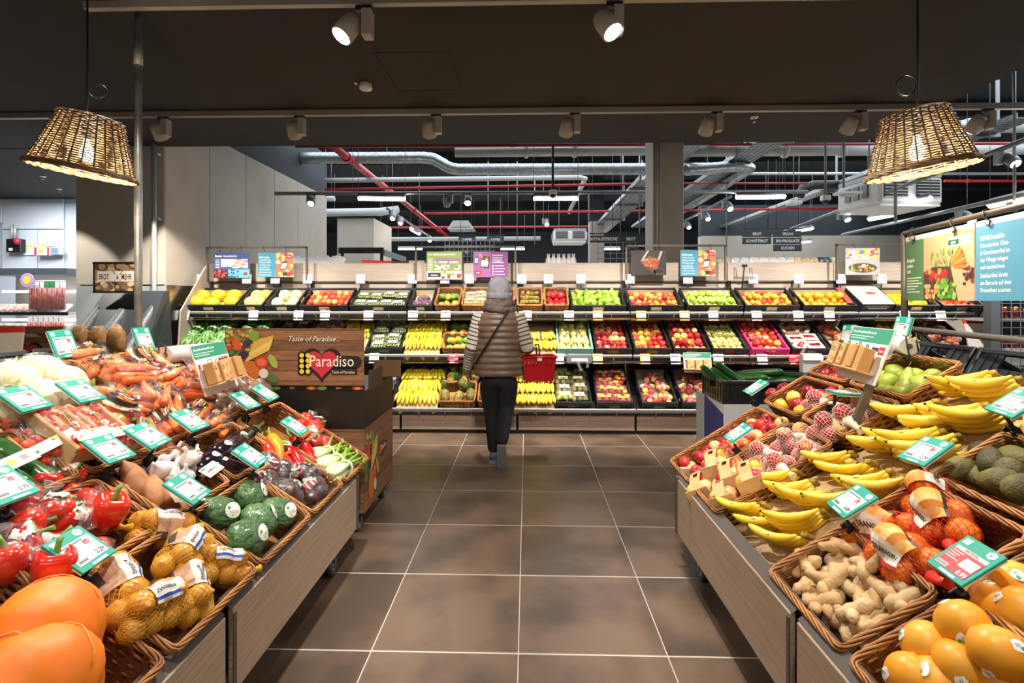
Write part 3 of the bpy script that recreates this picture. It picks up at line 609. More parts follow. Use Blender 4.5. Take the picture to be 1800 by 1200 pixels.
# ================================================================ PRICE TAGS
M_teal = mat('tag_teal', '0d9a84', rough=.6); M_scr = mat('tag_screen', 'd2d2d0', rough=.65); M_ink = flat('2c2c2e'); M_lred = flat('c8313a'); M_wh = flat('f4f3ef'); M_lg = flat('8b8b8b')
M_yel = mat('tag_yellow', 'f2c311', rough=.4); M_tred = mat('tag_red', 'd8202b', rough=.4)
PRICES = {}
def screen(b, w, h, price, z):
    b.rect(-w/2, -h/2, w/2, h/2, M_scr, z); z += .0004
    b.rect(-w*.45, h*.38, w*.25, h*.42, M_ink, z)
    for k, q in enumerate((.32, .18, .22)): b.rect(-w*.45, h*(.2-.13*k), w*(-.45+q*1.3), h*(.225-.13*k), M_lg, z)
    b.rect(w*.18, h*.14, w*.34, h*.33, M_lred, z); b.rect(w*.21, h*.20, w*.31, h*.22, M_wh, z+.0003)
    b.rect(w*.16, h*.02, w*.42, h*.04, M_lg, z)
    for k in range(9): b.rect(-w*.45+w*.035*k, -h*.43, -w*.45+w*(.035*k+.016+.01*(k % 2)), -h*.32, M_ink, z)
    b.text(price, w*.45, -h*.42, h*.27, M_ink, z, True, .8, 'r')
def bio_tag(price, aktion=False):
    key = (price, aktion)
    if key in PRICES: return PRICES[key]
    w, h = .12, .13; t = TP('price_tag')
    t.part('frame', MB().box((0, 0, 0), (w, h, .007), M_teal, bev=.003).box((0, 0, -.006), (w*.95, h*.95, .006), M_wh))
    b = MB()
    if not aktion: screen_part = MB(); screen(screen_part, .098, .076, price, .0042); t.part('screen', screen_part, T(0, -.008, 0))
    else:
        s = MB().rect(-.049, -.046, .049, .03, M_scr, .0042).rect(-.049, -.046, .049, .018, M_lred, .0045).rect(.002, -.022, .046, .008, M_scr, .0048).rect(-.047, -.045, -.012, -.032, M_scr, .0048)
        for k in range(8): s.rect(-.045+.004*k, -.043, -.043+.004*k, -.034, M_ink, .005)
        for k, q in enumerate((.035, .03, .024, .04)): s.rect(-.046, .010-.008*k, -.046+q, .0125-.008*k, M_wh, .0049)
        s.text('AKTION', 0, .021, .011, M_lred, .0047, True, 1, 'c').text(price, .047, -.044, .02, M_wh, .0049, True, .85, 'r'); t.part('screen', s, T(0, -.002, 0))
    b.poly([(.035+.014*math.cos(pi/6+k*pi/3), .047+.0125*math.sin(pi/6+k*pi/3)) for k in range(6)], M_wh, .0042).text('BIO', .035, .044, .007, mat('bio_green', '2f7d4c'), .0046, True, 1, 'c')
    b.rect(-.05, .038, -.03, .056, M_wh, .0042)
    for k in range(3): b.rect(-.048+.006*k, .041, -.0435+.006*k, .053, mat('tag_mint', '9fd8cd'), .0046)
    b.rect(-.02, -.061, .03, -.054, M_wh, .0042); t.part('print', b)
    t.part('clip_stem', MB().box((0, -.05, -.035), (.012, .008, .06), M_black))
    t.part('clip', MB().box((0, -.055, -.07), (.03, .02, .028), M_black, bev=.004).box((-.018, -.06, -.078), (.008, .03, .03), M_black).box((.018, -.06, -.078), (.008, .03, .03), M_black))
    PRICES[key] = t; return t
def shelf_tag(price, kind):
    key = (price, kind)
    if key in PRICES: return PRICES[key]
    w, h = .108, .112; t = TP('price_tag'); fm = {'white': M_white, 'yellow': M_yel, 'red': M_tred, 'blue': M_white}[kind]
    t.part('frame', MB().box((0, 0, 0), (w, h, .010), fm, bev=.003))
    s = MB()
    if kind == 'red': s.rect(-.043, -.045, .043, .028, M_tred, .0056).rect(-.04, -.04, .015, -.012, M_wh, .006).text(price, .042, -.004, .024, M_wh, .0061, True, .8, 'r').rect(-.04, .03, .02, .038, M_wh, .0058)
    else:
        screen(s, .09, .074 if kind == 'white' else .068, price, .0056)
        if kind == 'yellow': s.text('REGIONAL', -.002, .040, .011, M_ink, .0056, True, .8, 'c')
        if kind == 'blue': s.rect(-.045, .039, .045, .051, flat('cfe0f0'), .0056).poly([(.02, .039), (.045, .039), (.045, .051), (.03, .051)], flat('2b62b5'), .006)
    t.part('screen', s, T(0, -.003 if kind == 'white' else -.008, 0)); PRICES[key] = t; return t

# ================================================================ BASKETS AND CRATES
def rrect(w, d, r, n):
    P = []; segs = [((w/2-r), (d/2-r), 0), (-(w/2-r), (d/2-r), pi/2), (-(w/2-r), -(d/2-r), pi), ((w/2-r), -(d/2-r), 1.5*pi)]
    pts = []
    for cx, cy, a in segs:
        for k in range(4): pts.append(Vector((cx+r*math.cos(a+k*pi/6), cy+r*math.sin(a+k*pi/6), 0)))
    pts.append(pts[0]); L = [0]
    for a, b in zip(pts, pts[1:]): L.append(L[-1]+(b-a).length)
    i = 0
    for k in range(n):
        s = L[-1]*k/n
        while L[i+1] < s: i += 1
        P.append(pts[i].lerp(pts[i+1], (s-L[i])/(L[i+1]-L[i])))
    nor = [((P[(k+1) % n]-P[k-1]).normalized()).cross(Vector((0, 0, 1))) for k in range(n)]
    return P, nor
BK = {}
M_liner = film('liner_film', .05, .35, 'fff6ea', 14, .1, .5)
def basket(w, d, h=.12, rows=11, liner=True, fine=True):
    key = (round(w, 2), round(d, 2), h, liner)
    if key in BK: return BK[key]
    t = TP('wicker_basket'); per = 2*(w+d); ns = int(per/.042/2)*2; n = ns*2
    wv = MB()
    for i in range(rows):
        z = .006+(h-.012)*i/(rows-1); f = .93+.07*z/h
        P, N = rrect((w-.016)*f, (d-.016)*f, .02, n)
        wv.tube([P[k]+N[k]*.0055*math.sin(pi*(k/2+i)+.4)+Vector((0, 0, z+.0015*math.sin(k*1.3+i))) for k in range(n)], .0047, M_wick, 4, True)
    P0, _ = rrect((w-.016)*.93, (d-.016)*.93, .02, ns); P1, _ = rrect(w-.016, d-.016, .02, ns)
    for k in range(ns): wv.tube([P0[k], P1[k]+Vector((0, 0, h))], .0052, M_wick, 4, caps=False)
    t.part('wicker_weave', wv)
    rm = MB(); n = int(per/.016)
    for q in range(5):
        P, N = rrect(w-.012, d-.012, .022, n)
        rm.tube([P[k]+N[k]*.0072*math.sin(k*.42+q*1.257)+Vector((0, 0, h+.0075*math.cos(k*.42+q*1.257))) for k in range(n)], .0042, M_wick, 4, True)
    t.part('braided_rim', rm)
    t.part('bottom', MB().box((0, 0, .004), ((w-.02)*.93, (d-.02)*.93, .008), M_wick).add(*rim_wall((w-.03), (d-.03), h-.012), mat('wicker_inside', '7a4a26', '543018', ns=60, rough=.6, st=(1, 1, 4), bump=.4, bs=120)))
    if liner: t.part('film_liner', MB().add(*rim_wall(w-.042, d-.042, h+.012), M_liner))
    BK[key] = t; return t
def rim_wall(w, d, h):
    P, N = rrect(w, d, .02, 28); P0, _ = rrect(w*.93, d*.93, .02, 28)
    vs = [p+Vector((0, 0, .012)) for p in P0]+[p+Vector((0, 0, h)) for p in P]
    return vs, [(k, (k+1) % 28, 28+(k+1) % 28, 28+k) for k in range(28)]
CK = {}
M_crate = mat('crate_black', '1b1c1e', rough=.38)
def crate(w, d, h=.16, colour=None, liner=None):
    key = (w, d, h, colour, liner)
    if key in CK: return CK[key]
    m = M_crate if not colour else mat('crate_'+colour, colour, rough=.5); t = TP('produce_crate')
    t.part('crate_floor', MB().box((0, 0, .005), (w-.01, d-.01, .01), m))
    def wall(L):
        b = MB(); e = .009; hw = min(.12, L*.34)          # wall of length L in x/z, thickness y
        b.box((0, 0, h-.012), (L, .02, .024), m, bev=.003); b.box((0, 0, .016), (L, .014, .03), m)
        z0, z1 = h*.52, h-.024
        b.box((-(L/2+hw/2)/2, 0, (z0+z1)/2), (L/2-hw/2, e, z1-z0), m); b.box(((L/2+hw/2)/2, 0, (z0+z1)/2), (L/2-hw/2, e, z1-z0), m); b.box((0, 0, (z0+.02)/2), (L, e, z0-.02), m)
        n = int(L/.045)
        for k in range(n+1):
            x = -L/2+.012+(L-.024)*k/n
            if abs(x) > hw/2+.006: b.box((x, 0, h*.5), (.008, .018, h-.03), m)
            else: b.box((x, 0, h*.26), (.008, .018, h*.46), m)
        for sx in (-1, 1): b.box((sx*(L/2-.01), 0, h/2), (.02, .024, h), m, bev=.003)
        return b
    wa, wb = wall(w), wall(d)
    ma, mb = wa.build('wall'), wb.build('wall')
    for sy in (-1, 1): t.part('wall', ma, T(0, sy*(d/2-.01), 0))
    for sx in (-1, 1): t.part('wall', mb, T(sx*(w/2-.01), 0, 0) @ RZ(pi/2))
    if liner:
        lm = mat('liner_'+liner, liner, rough=.55); b = MB()
        b.box((0, 0, .05), (w-.05, d-.05, .012), lm)
        b.quad((-w/2+.022, -d/2+.024, .02), (w/2-.022, -d/2+.024, .02), (w/2-.022, -d/2+.03, h*.72), (-w/2+.022, -d/2+.03, h*.72), lm).quad((-w/2+.022, d/2-.024, .02), (w/2-.022, d/2-.024, .02), (w/2-.022, d/2-.03, h*.9), (-w/2+.022, d/2-.03, h*.9), lm)
        t.part('liner', b)
    CK[key] = t; return t
# ================================================================ PRODUCE TEMPLATES
def cap(rx, ry, R_, mt, n=16):      # a thin sticker bent to a round surface of radius R_
    b = MB(); vs = [(0, 0, 0)]; fs = []
    for q in (.55, 1):
        for k in range(n): x, y = rx*q*math.cos(2*pi*k/n), ry*q*math.sin(2*pi*k/n); vs.append((x, y, -(x*x+y*y)/(2*R_)))
    for k in range(n): k2 = (k+1) % n; fs += [(0, 1+k, 1+k2), (1+k, 1+n+k, 1+n+k2, 1+k2)]
    return b.add(vs, fs, mt, True)
def lathe_tp(name, prof, m, n=14, stem=None, fn=None, extra=None):
    b = MB().lathe(prof, m, n, fn=fn)
    if stem: b.tube(*stem)
    if extra: extra(b)
    return TP(name, b)
def blob(name, rx, ry, rz, m, nu=14, nv=10, amp=.04, fr=2.5, seed=0, fn=None):
    def f(p):
        q = p*(1+amp*noise.noise(p*fr+Vector((seed*3.1, seed, 2)))); return fn(q) if fn else q
    return TP(name, MB().ball(rx, ry, rz, m, nu, nv, fn=f))
M_stem = mat('stem_brown', '5a4128', rough=.7); M_gst = mat('stem_green', '6f9a3c', rough=.5)
FR = dict(rough=.28, rnd=1)
M_apr = mat('apple_red', 'b3202c', 'e8b04a', ns=12, lo=.56, hi=.8, st=(1, 1, .5), **FR)
M_apm = mat('apple_mixed', 'c8342a', 'eec257', ns=14, lo=.42, hi=.66, st=(1, 1, .5), shift=.35, **FR)
M_appk = mat('apple_pink', 'cf3f4a', 'f3c47e', ns=13, lo=.46, hi=.72, st=(1, 1, .5), **FR)
M_apg = mat('apple_green', 'a9cf45', 'c5de6e', ns=9, **FR)
M_apy = mat('apple_yellowgreen', 'dfe08a', 'c9d465', ns=9, lo=.4, hi=.75, **FR)
M_apyr = mat('apple_yellowred', 'e8b93c', 'cc3a28', ns=13, lo=.5, hi=.66, shift=.3, **FR)
M_apd = mat('apple_dark', '8a1730', 'c9403c', ns=10, lo=.5, hi=.75, **FR)
def apple_prof(r, g=1): return [(0, -.60*r), (.22*r, -.74*r), (.45*r, -.76*r), (.72*r, -.6*r), (.92*r, -.25*r), (r, .12*r), (.93*r, .48*r), (.72*r, .74*r), (.44*r, .83*r), (.2*r, .74*r), (.06*r, .52*r), (0, .5*r)]
def apple(m, r=.037, n=14): return lathe_tp('apple', apple_prof(r), m, n, ([(0, 0, .5*r), (.02*r, 0, .78*r), (.16*r, .04*r, 1.12*r)], .045*r, M_stem, 5))
A = {k: apple(m) for k, m in dict(red=M_apr, mix=M_apm, pink=M_appk, green=M_apg, ygreen=M_apy, yred=M_apyr, dark=M_apd).items()}
M_nect = mat('nectarine', 'c93a30', 'f0a648', ns=15, lo=.45, hi=.68, shift=.3, **FR)
PEACH = lathe_tp('peach', [(0, -.036), (.02, -.033), (.034, -.014), (.036, .006), (.028, .026), (.012, .032), (0, .028)], mat('peach_skin', 'd4472f', 'f2a25a', ns=16, lo=.42, hi=.66, rough=.6, rnd=1, shift=.3))
NECT = lathe_tp('nectarine', [(0, -.034), (.02, -.031), (.033, -.012), (.035, .006), (.028, .024), (.012, .031), (0, .027)], M_nect)
M_pear = mat('pear_green', '95a338', '7a902e', ns=7, lo=.4, hi=.7, rough=.45, rnd=.8, bump=.1, bs=200)
pear_prof = [(0, -.046), (.014, -.047), (.030, -.036), (.038, -.012), (.034, .014), (.023, .036), (.016, .052), (.010, .062), (0, .064)]
PEAR = lathe_tp('pear', pear_prof, M_pear, 14, ([(0, 0, .062), (.002, 0, .075), (.008, .002, .088)], .0022, M_stem, 5))
PEARG = lathe_tp('pear', pear_prof, mat('pear_bright', '9cc043', '86ad35', ns=7, rough=.4, rnd=1), 14, ([(0, 0, .062), (.006, 0, .085)], .002, M_stem, 5))
PEARY = lathe_tp('pear', [(r*.95, z*.85) for r, z in pear_prof], mat('pear_pale', 'd9d98a', 'c9b868', ns=9, lo=.45, hi=.75, rough=.45, rnd=.8), 12)
M_orange = mat('orange_peel', 'ee8a1d', 'e67a12', ns=4, rough=.38, rnd=.6, bump=.5, bs=260)
ORANGE = lathe_tp('orange', [(0, -.037), (.018, -.034), (.034, -.018), (.0395, 0), (.034, .019), (.018, .034), (.005, .0365), (0, .035)], M_orange, 16, None, None, lambda b: b.lathe([(0, .0362), (.003, .0368), (0, .038)], M_gst, 6))
ORANGEY = lathe_tp('orange', [(0, -.041), (.02, -.038), (.038, -.02), (.044, 0), (.038, .021), (.02, .038), (.005, .0405), (0, .039)], mat('grapefruit_peel', 'f0a52c', 'ec951e', ns=4, rough=.4, rnd=.6, bump=.4, bs=220), 16)
LEMON = lathe_tp('lemon', [(0, -.047), (.006, -.043), (.012, -.037), (.024, -.024), (.030, 0), (.024, .025), (.012, .037), (.005, .041), (0, .042)], mat('lemon_peel', 'f2d216', 'ecc60e', ns=5, rough=.38, rnd=.5, bump=.4, bs=240), 12)
MANGO = blob('mango', .041, .050, .036, mat('mango_skin', '6f9a3a', 'd99a3a', ns=8, lo=.5, hi=.72, rough=.35, rnd=1, shift=.3), amp=.12, fr=1.2, seed=1)
KIWI = blob('kiwi', .026, .034, .026, mat('kiwi_skin', '8d7a35', '75622b', ns=12, rough=.7, rnd=1), 10, 8, amp=.05)
def crown(b, r=.045):
    for k in range(6):
        a = k*pi/3; b.add([(.010*math.cos(a-.5), .010*math.sin(a-.5), r*.85), (.010*math.cos(a+.5), .010*math.sin(a+.5), r*.85), (.017*math.cos(a), .017*math.sin(a), r*1.35)], [(0, 1, 2)], MC['pomegranate_skin'])
POMEG = lathe_tp('pomegranate', [(0, -.042), (.022, -.039), (.041, -.018), (.045, .004), (.038, .026), (.020, .040), (.011, .042), (.011, .05)], mat('pomegranate_skin', 'cf2f35', 'e8663a', ns=8, lo=.5, hi=.8, rough=.3, rnd=1), 16, None, None, crown)
M_honey = mat('honeydew_skin', 'f0c526', 'e8b717', ns=10, rough=.45, rnd=.5, bump=.3, bs=70)
HONEY = blob('honeydew_melon', .072, .092, .072, M_honey, 18, 12, .03, 2)
GALIA = blob('galia_melon', .072, .072, .072, mat('galia_skin', 'dca63e', 'e6c27c', ns=60, lo=.45, hi=.55, rough=.6, rnd=.6, bump=.4, bs=90), 18, 12, .02)
PALEM = blob('pale_melon', .070, .070, .070, mat('pale_melon_skin', 'cfd0a4', 'b6bc88', ns=50, rough=.6, rnd=.6), 18, 12, .02)
ORMEL = TP('melon', MB().lathe([(0, -.072), (.02, -.071), (.040, -.058), (.055, -.03), (.061, 0), (.056, .032), (.042, .058), (.02, .071), (.004, .074), (0, .074)], mat('orange_melon_skin', 'f2a01f', 'eaa834', ns=3, rough=.42, rnd=.4, bump=.1, bs=60), 24))
M_stk = flat('f3f1ea', .4); M_stkg = flat('3f9b4c', .4)
OST = ( cap(.020, .014, .05, M_stk).disc(.006, -.005, .006, .004, M_stkg, .0004, 8).rect(-.012, .002, .004, .0035, M_lg, .0004).rect(-.010, -.002, .001, -.0005, M_lg, .0004)).build('sticker')
for q_ in (0, 2.1, 4.2): ORMEL.part('sticker', OST, RZ(q_) @ T(.0572, 0, .033) @ RY(1.12))
def melon_stripe():
    m, n, b, N, L = nt('watermelon_skin'); tc = N('ShaderNodeTexCoord'); sp = N('ShaderNodeSeparateXYZ'); L(tc.outputs['Object'], sp.inputs[0])
    at = N('ShaderNodeMath'); at.operation = 'ARCTAN2'; L(sp.outputs[0], at.inputs[0]); L(sp.outputs[1], at.inputs[1])
    nz = N('ShaderNodeTexNoise'); nz.inputs['Scale'].default_value = 26; L(tc.outputs['Object'], nz.inputs[0])
    ma = N('ShaderNodeMath'); ma.operation = 'MULTIPLY_ADD'; ma.inputs[1].default_value = 10; L(at.outputs[0], ma.inputs[0])
    mb = N('ShaderNodeMath'); mb.operation = 'MULTIPLY'; mb.inputs[1].default_value = 3.2; L(nz.outputs[0], mb.inputs[0]); L(mb.outputs[0], ma.inputs[2])
    si = N('ShaderNodeMath'); si.operation = 'SINE'; L(ma.outputs[0], si.inputs[0])
    mr = N('ShaderNodeMapRange'); mr.inputs[1].default_value = -.2; mr.inputs[2].default_value = .35; L(si.outputs[0], mr.inputs[0])
    mx = N('ShaderNodeMix'); mx.data_type = 'RGBA'; mx.inputs[6].default_value = lin('3a7038'); mx.inputs[7].default_value = lin('93bc6c'); L(mr.outputs[0], mx.inputs[0]); L(mx.outputs[2], b.inputs['Base Color']); b.inputs['Roughness'].default_value = .35; return m
WATER = TP('watermelon', MB().ball(.085, .085, .08, melon_stripe(), 20, 14))
M_avo = mat('avocado_skin', '453d1f', '6b6432', ns=20, rough=.62, rnd=.7, bump=1.0, bs=140)
AVO = TP('avocado', MB().lathe([(0, -.045), (.018, -.045), (.034, -.032), (.0395, -.008), (.035, .018), (.024, .040), (.014, .052), (.005, .057), (0, .058)], M_avo, 18, fn=lambda p, t: p*(1+.03*noise.noise(p*90))).lathe([(0, .057), (.005, .0575), (.004, .062), (0, .063)], M_stem, 8))
# bananas
M_ban = mat('banana_peel', 'f5d02c', 'f3d650', ns=3, rough=.42, rnd=.35, bump=.08, bs=30)
M_bang = mat('banana_peel_greenish', 'e3c822', 'b5bf35', ns=7, lo=.45, hi=.7, rough=.42, rnd=.5)
M_btip = mat('banana_tip', '4a3a1c', rough=.8)
def banana_mesh(m, L=.19, r=.0175, curv=1.05):
    b = MB(); n = 9; pts = []; rs = []
    R0 = L/curv
    for k in range(n+1):
        a = curv*(k/n-.5); pts.append((R0*math.sin(a)+L*.5, 0, R0*(1-math.cos(a))-.03)); u = k/n
        rs.append(r*(.32 if k == 0 else .55 if u < .13 else .86 if u < .25 else 1 if u < .78 else .82 if u < .93 else .30))
    b.tube(pts, rs, m, 6, smooth=True)
    d = Vector(pts[-1])-Vector(pts[-2]); b.tube([pts[-1], Vector(pts[-1])+d.normalized()*.008], [r*.30, r*.22], M_btip, 6); return b
def bunch(n=5, m=None, sticker=True, L=.19):
    t = TP('banana_bunch'); me = banana_mesh(m or M_ban, L).build('banana')
    for k in range(n):
        f = k-(n-1)/2; r = .021*abs(f)
        t.part('banana', me, T(0, .006*f, .0) @ RZ(.115*f) @ T(0, .026*f, -.004*abs(f)) @ RX(-.22*f))
    t.part('crown', MB().box((.0, 0, .005), (.026, .010*n, .017), mat('banana_crown', 'b89a38', '7a6028', ns=40, rough=.7), bev=.006))
    if sticker:
        for k in (n-1, n-2):
            f = k-(n-1)/2; t.part('sticker', MB().rect(-.014, -.009, .014, .009, M_stk, 0).rect(.001, -.007, .012, .005, M_stkg, .0005).rect(-.012, -.004, -.002, .0, M_lg, .0005), T(L*.5, .036*f+.0128, -.03-.004*abs(f)+.0128) @ RX(-.75))
    return t
BUN = [bunch(5), bunch(4), bunch(6, L=.2)]
BUNG = [bunch(5, M_bang, False, .2), bunch(4, M_bang, False)]
M_stkr = flat('d8262c', .4)
for b_ in BUNG: b_.part('sticker', MB().rect(-.012, -.01, .012, .01, M_stkr, 0).rect(-.008, -.003, .008, .004, M_stk, .0005), T(.1, -.02, -.004))
BSMALL = bunch(4, M_ban, False, .13)
BSMALL.part('band', MB().box((.07, 0, -.008), (.03, .115, .03), flat('eceae4', .4), bev=.01))
def fanhand(n, m, L=.185):
    t = TP('banana_bunch'); me = banana_mesh(m, L, .0185, .8).build('banana')
    for k in range(n):
        f = k-(n-1)/2; t.part('banana', me, RZ(.20*f) @ T(.004, .008*f, .006*(k % 2)) @ RX(.25*f))
    t.part('crown', MB().box((-.012, 0, -.012), (.04, .008*n, .022), MC['banana_crown'], bev=.006)); t.part('sticker', MB().rect(-.013, -.011, .013, .011, flat('d8262c', .4), 0).rect(-.008, -.004, .008, .004, M_stk, .0005), T(L*.55, 0, -.042) @ RX(pi)); return t
FAN = [fanhand(5, M_ban), fanhand(4, M_bang), fanhand(5, M_bang)]
# pineapple
M_pine = mat('pineapple_skin', 'b0903a', '55561f', ns=70, lo=.42, hi=.58, rough=.6, rnd=.5, bump=1, bs=60)
def pine():
    def f(p, t):
        q = math.sin(t*8+p.z*130)*math.sin(t*8-p.z*130); return Vector((p.x*(1+.06*q), p.y*(1+.06*q), p.z))
    t = TP('pineapple', MB().lathe([(0, -.08), (.03, -.078), (.048, -.06), (.056, -.02), (.056, .02), (.048, .055), (.03, .074), (0, .078)], M_pine, 24, fn=f))
    g = MB(); gm = mat('pineapple_leaf', '5d7d3c', '466a34', ns=8, rough=.5, rnd=.5)
    for k in range(26):
        a = k*2.4; q = k/26; L = .12*(.6+.5*q); sp = .9*(1-q)
        d = Vector((math.cos(a)*math.sin(sp), math.sin(a)*math.sin(sp), math.cos(sp))); s = Vector((-math.sin(a), math.cos(a), 0))*.010; o = Vector((0, 0, .07))
        e = o+d*L+Vector((math.cos(a), math.sin(a), 0))*.02; mdl = o+d*L*.55
        g.add([o-s*.6, o+s*.6, mdl+s, mdl-s, e], [(0, 1, 2, 3), (3, 2, 4)], gm)
    t.part('leaf_crown', g); return t
PINE = pine()
# vegetables
def bell(m=None):
    m = m or mat('pepper_red', 'd01c1a', 'e0381e', ns=4, rough=.16, rnd=.5, coat=.4)
    def f(p, t):
        k = 1+.10*math.cos(4*t)*min(1, max(0, .6+p.z*8)); return Vector((p.x*k, p.y*k, p.z))
    t = TP('bell_pepper', MB().lathe([(0, -.038), (.014, -.046), (.028, -.044), (.040, -.02), (.046, .012), (.043, .034), (.030, .045), (.016, .040), (.007, .031), (0, .03)], m, 24, fn=f))
    t.part('stem', MB().tube([(0, 0, .028), (0, 0, .045), (.004, .002, .06), (.010, .004, .072)], [.013, .007, .006, .0075], M_gst, 8)); return t
BELL = bell()
BELLO = bell(mat('pepper_orange', 'ee7a12', 'f09a1a', ns=4, rough=.18, rnd=.5, coat=.4))
def longp(m):
    t = TP('pointed_pepper', MB().tube([(0, 0, 0), (.025, 0, .004), (.07, .004, .006), (.12, 0, .0), (.16, -.008, -.008), (.185, -.016, -.014)], [.012, .023, .024, .019, .011, .003], m, 10))
    t.part('stem', MB().tube([(.004, 0, 0), (-.02, 0, .004), (-.04, .004, .012)], [.009, .004, .0045], M_gst, 6)); return t
PPR = longp(MC['pepper_red']); PPO = longp(MC['pepper_orange'])
M_aub = mat('aubergine_skin', '1a0f18', '24121f', ns=4, rough=.12, coat=.5, rnd=.4)
AUB = TP('aubergine', MB().tube([(-.11, 0, 0), (-.10, 0, 0), (-.07, 0, .002), (-.02, 0, .004), (.04, 0, .006), (.085, 0, .012), (.10, 0, .016)], [.006, .026, .041, .043, .035, .025, .016], M_aub, 14))
AUB.part('cap', MB().tube([(.085, 0, .012), (.105, 0, .017), (.118, 0, .021), (.15, 0, .034)], [.0275, .02, .008, .006], mat('aubergine_cap', '4c5a2c', rough=.6), 8))
AUB.part('sticker', cap(.018, .013, .045, M_stk).rect(-.01, -.002, .008, .001, M_stkg, .0004), T(-.03, 0, .0475))
M_zuc = mat('zucchini_skin', '1f4a22', '3a6a30', ns=40, lo=.45, hi=.65, rough=.22, rnd=.5, st=(.3, 1, 1))
ZUC = TP('zucchini', MB().tube([(-.11, 0, 0), (-.10, 0, 0), (-.07, 0, 0), (0, .004, 0), (.07, 0, 0), (.09, 0, 0), (.098, 0, 0)], [.010, .026, .030, .029, .026, .020, .013], M_zuc, 12))
ZUC.part('stem', MB().tube([(.095, 0, 0), (.12, 0, .003)], [.012, .010], mat('zucchini_stem', '7e9a4a', rough=.6), 6))
M_cuc = mat('cucumber_skin', '1d4d22', '2f6a2c', ns=30, rough=.3, rnd=.6, bump=.4, bs=90, st=(.3, 1, 1))
CUC = TP('cucumber', MB().tube([(-.15, 0, 0), (-.14, 0, 0), (-.11, .002, 0), (0, .008, 0), (.1, .003, 0), (.135, 0, 0), (.145, -.001, 0)], [.006, .018, .0245, .0255, .024, .017, .006], M_cuc, 10))
M_car = mat('carrot_skin', 'ee6a18', 'f08a35', ns=30, lo=.45, hi=.7, rough=.4, rnd=.6, st=(3, 1, 1))
CAR = MB().tube([(-.085, 0, 0), (-.08, 0, 0), (-.05, 0, 0), (.02, .003, 0), (.07, .001, 0), (.09, 0, 0)], [.006, .016, .0185, .0155, .009, .002], M_car, 8).build('carrot')
M_oni = mat('onion_skin', 'e2a94e', 'c98836', ns=25, lo=.4, hi=.7, rough=.3, rnd=.6, st=(1, 1, .25))
ONI = MB().lathe([(0, -.034), (.008, -.033), (.026, -.024), (.034, -.004), (.031, .014), (.019, .028), (.008, .035), (.004, .041), (0, .042)], M_oni, 14).build('onion')
def garlic():
    m = mat('garlic_skin', 'efebe4', 'd9cfd0', ns=30, rough=.5, rnd=.4, st=(1, 1, .3))
    return TP('garlic_bulb', MB().lathe([(0, -.018), (.012, -.020), (.027, -.012), (.031, .002), (.024, .016), (.011, .026), (.006, .034), (.005, .052), (0, .053)], m, 20, fn=lambda p, t: Vector((p.x*(1+.07*abs(math.cos(4*t))), p.y*(1+.07*abs(math.cos(4*t))), p.z))))
GAR = garlic()
M_swp = mat('sweet_potato_skin', 'cc9568', 'b27c54', ns=14, rough=.75, rnd=.6, bump=.7, bs=40)
SWP = [blob('sweet_potato', .10, .044, .042, M_swp, 16, 10, .22, 2.2, s, lambda p: Vector((p.x*(1-.05*abs(p.x)), p.y*(1.05-.5*p.x*p.x), p.z*(1.05-.5*p.x*p.x)+.12*p.x*p.x))) for s in (1, 4)]
M_gin = mat('ginger_skin', 'd8b98a', 'bf9868', ns=22, lo=.4, hi=.65, rough=.7, rnd=.7, bump=.8, bs=80)
def ginger(seed):
    r = random.Random(seed); b = MB(); L = r.uniform(.09, .13)
    def chain(p, d, n, r0):
        pts = []; rs = []
        for k in range(n):
            pts.append(p.copy()); rs.append(r0*(1.12 if k % 2 else .86)*(.75 if k in (0, n-1) else 1)*r.uniform(.92, 1.1)); d = (d+Vector((r.uniform(-.3, .3), r.uniform(-.3, .3), r.uniform(-.15, .15)))).normalized(); p = p+d*.019
        b.tube([pts[0]-(pts[1]-pts[0])*.35]+pts+[pts[-1]+(pts[-1]-pts[-2])*.35], [rs[0]*.45]+rs+[rs[-1]*.45], M_gin, 8); return pts
    m = chain(Vector((-L/2, 0, 0)), Vector((1, 0, 0)), int(L/.019)+1, .021)
    for k in range(r.randint(2, 4)):
        q = r.choice(m[1:-1]); s = r.choice((-1, 1)); chain(q+Vector((0, s*.008, 0)), Vector((r.uniform(-.5, .5), s, r.uniform(-.1, .3))).normalized(), r.randint(3, 4), .0165)
    return TP('ginger_root', b)
GIN = [ginger(s) for s in range(6)]
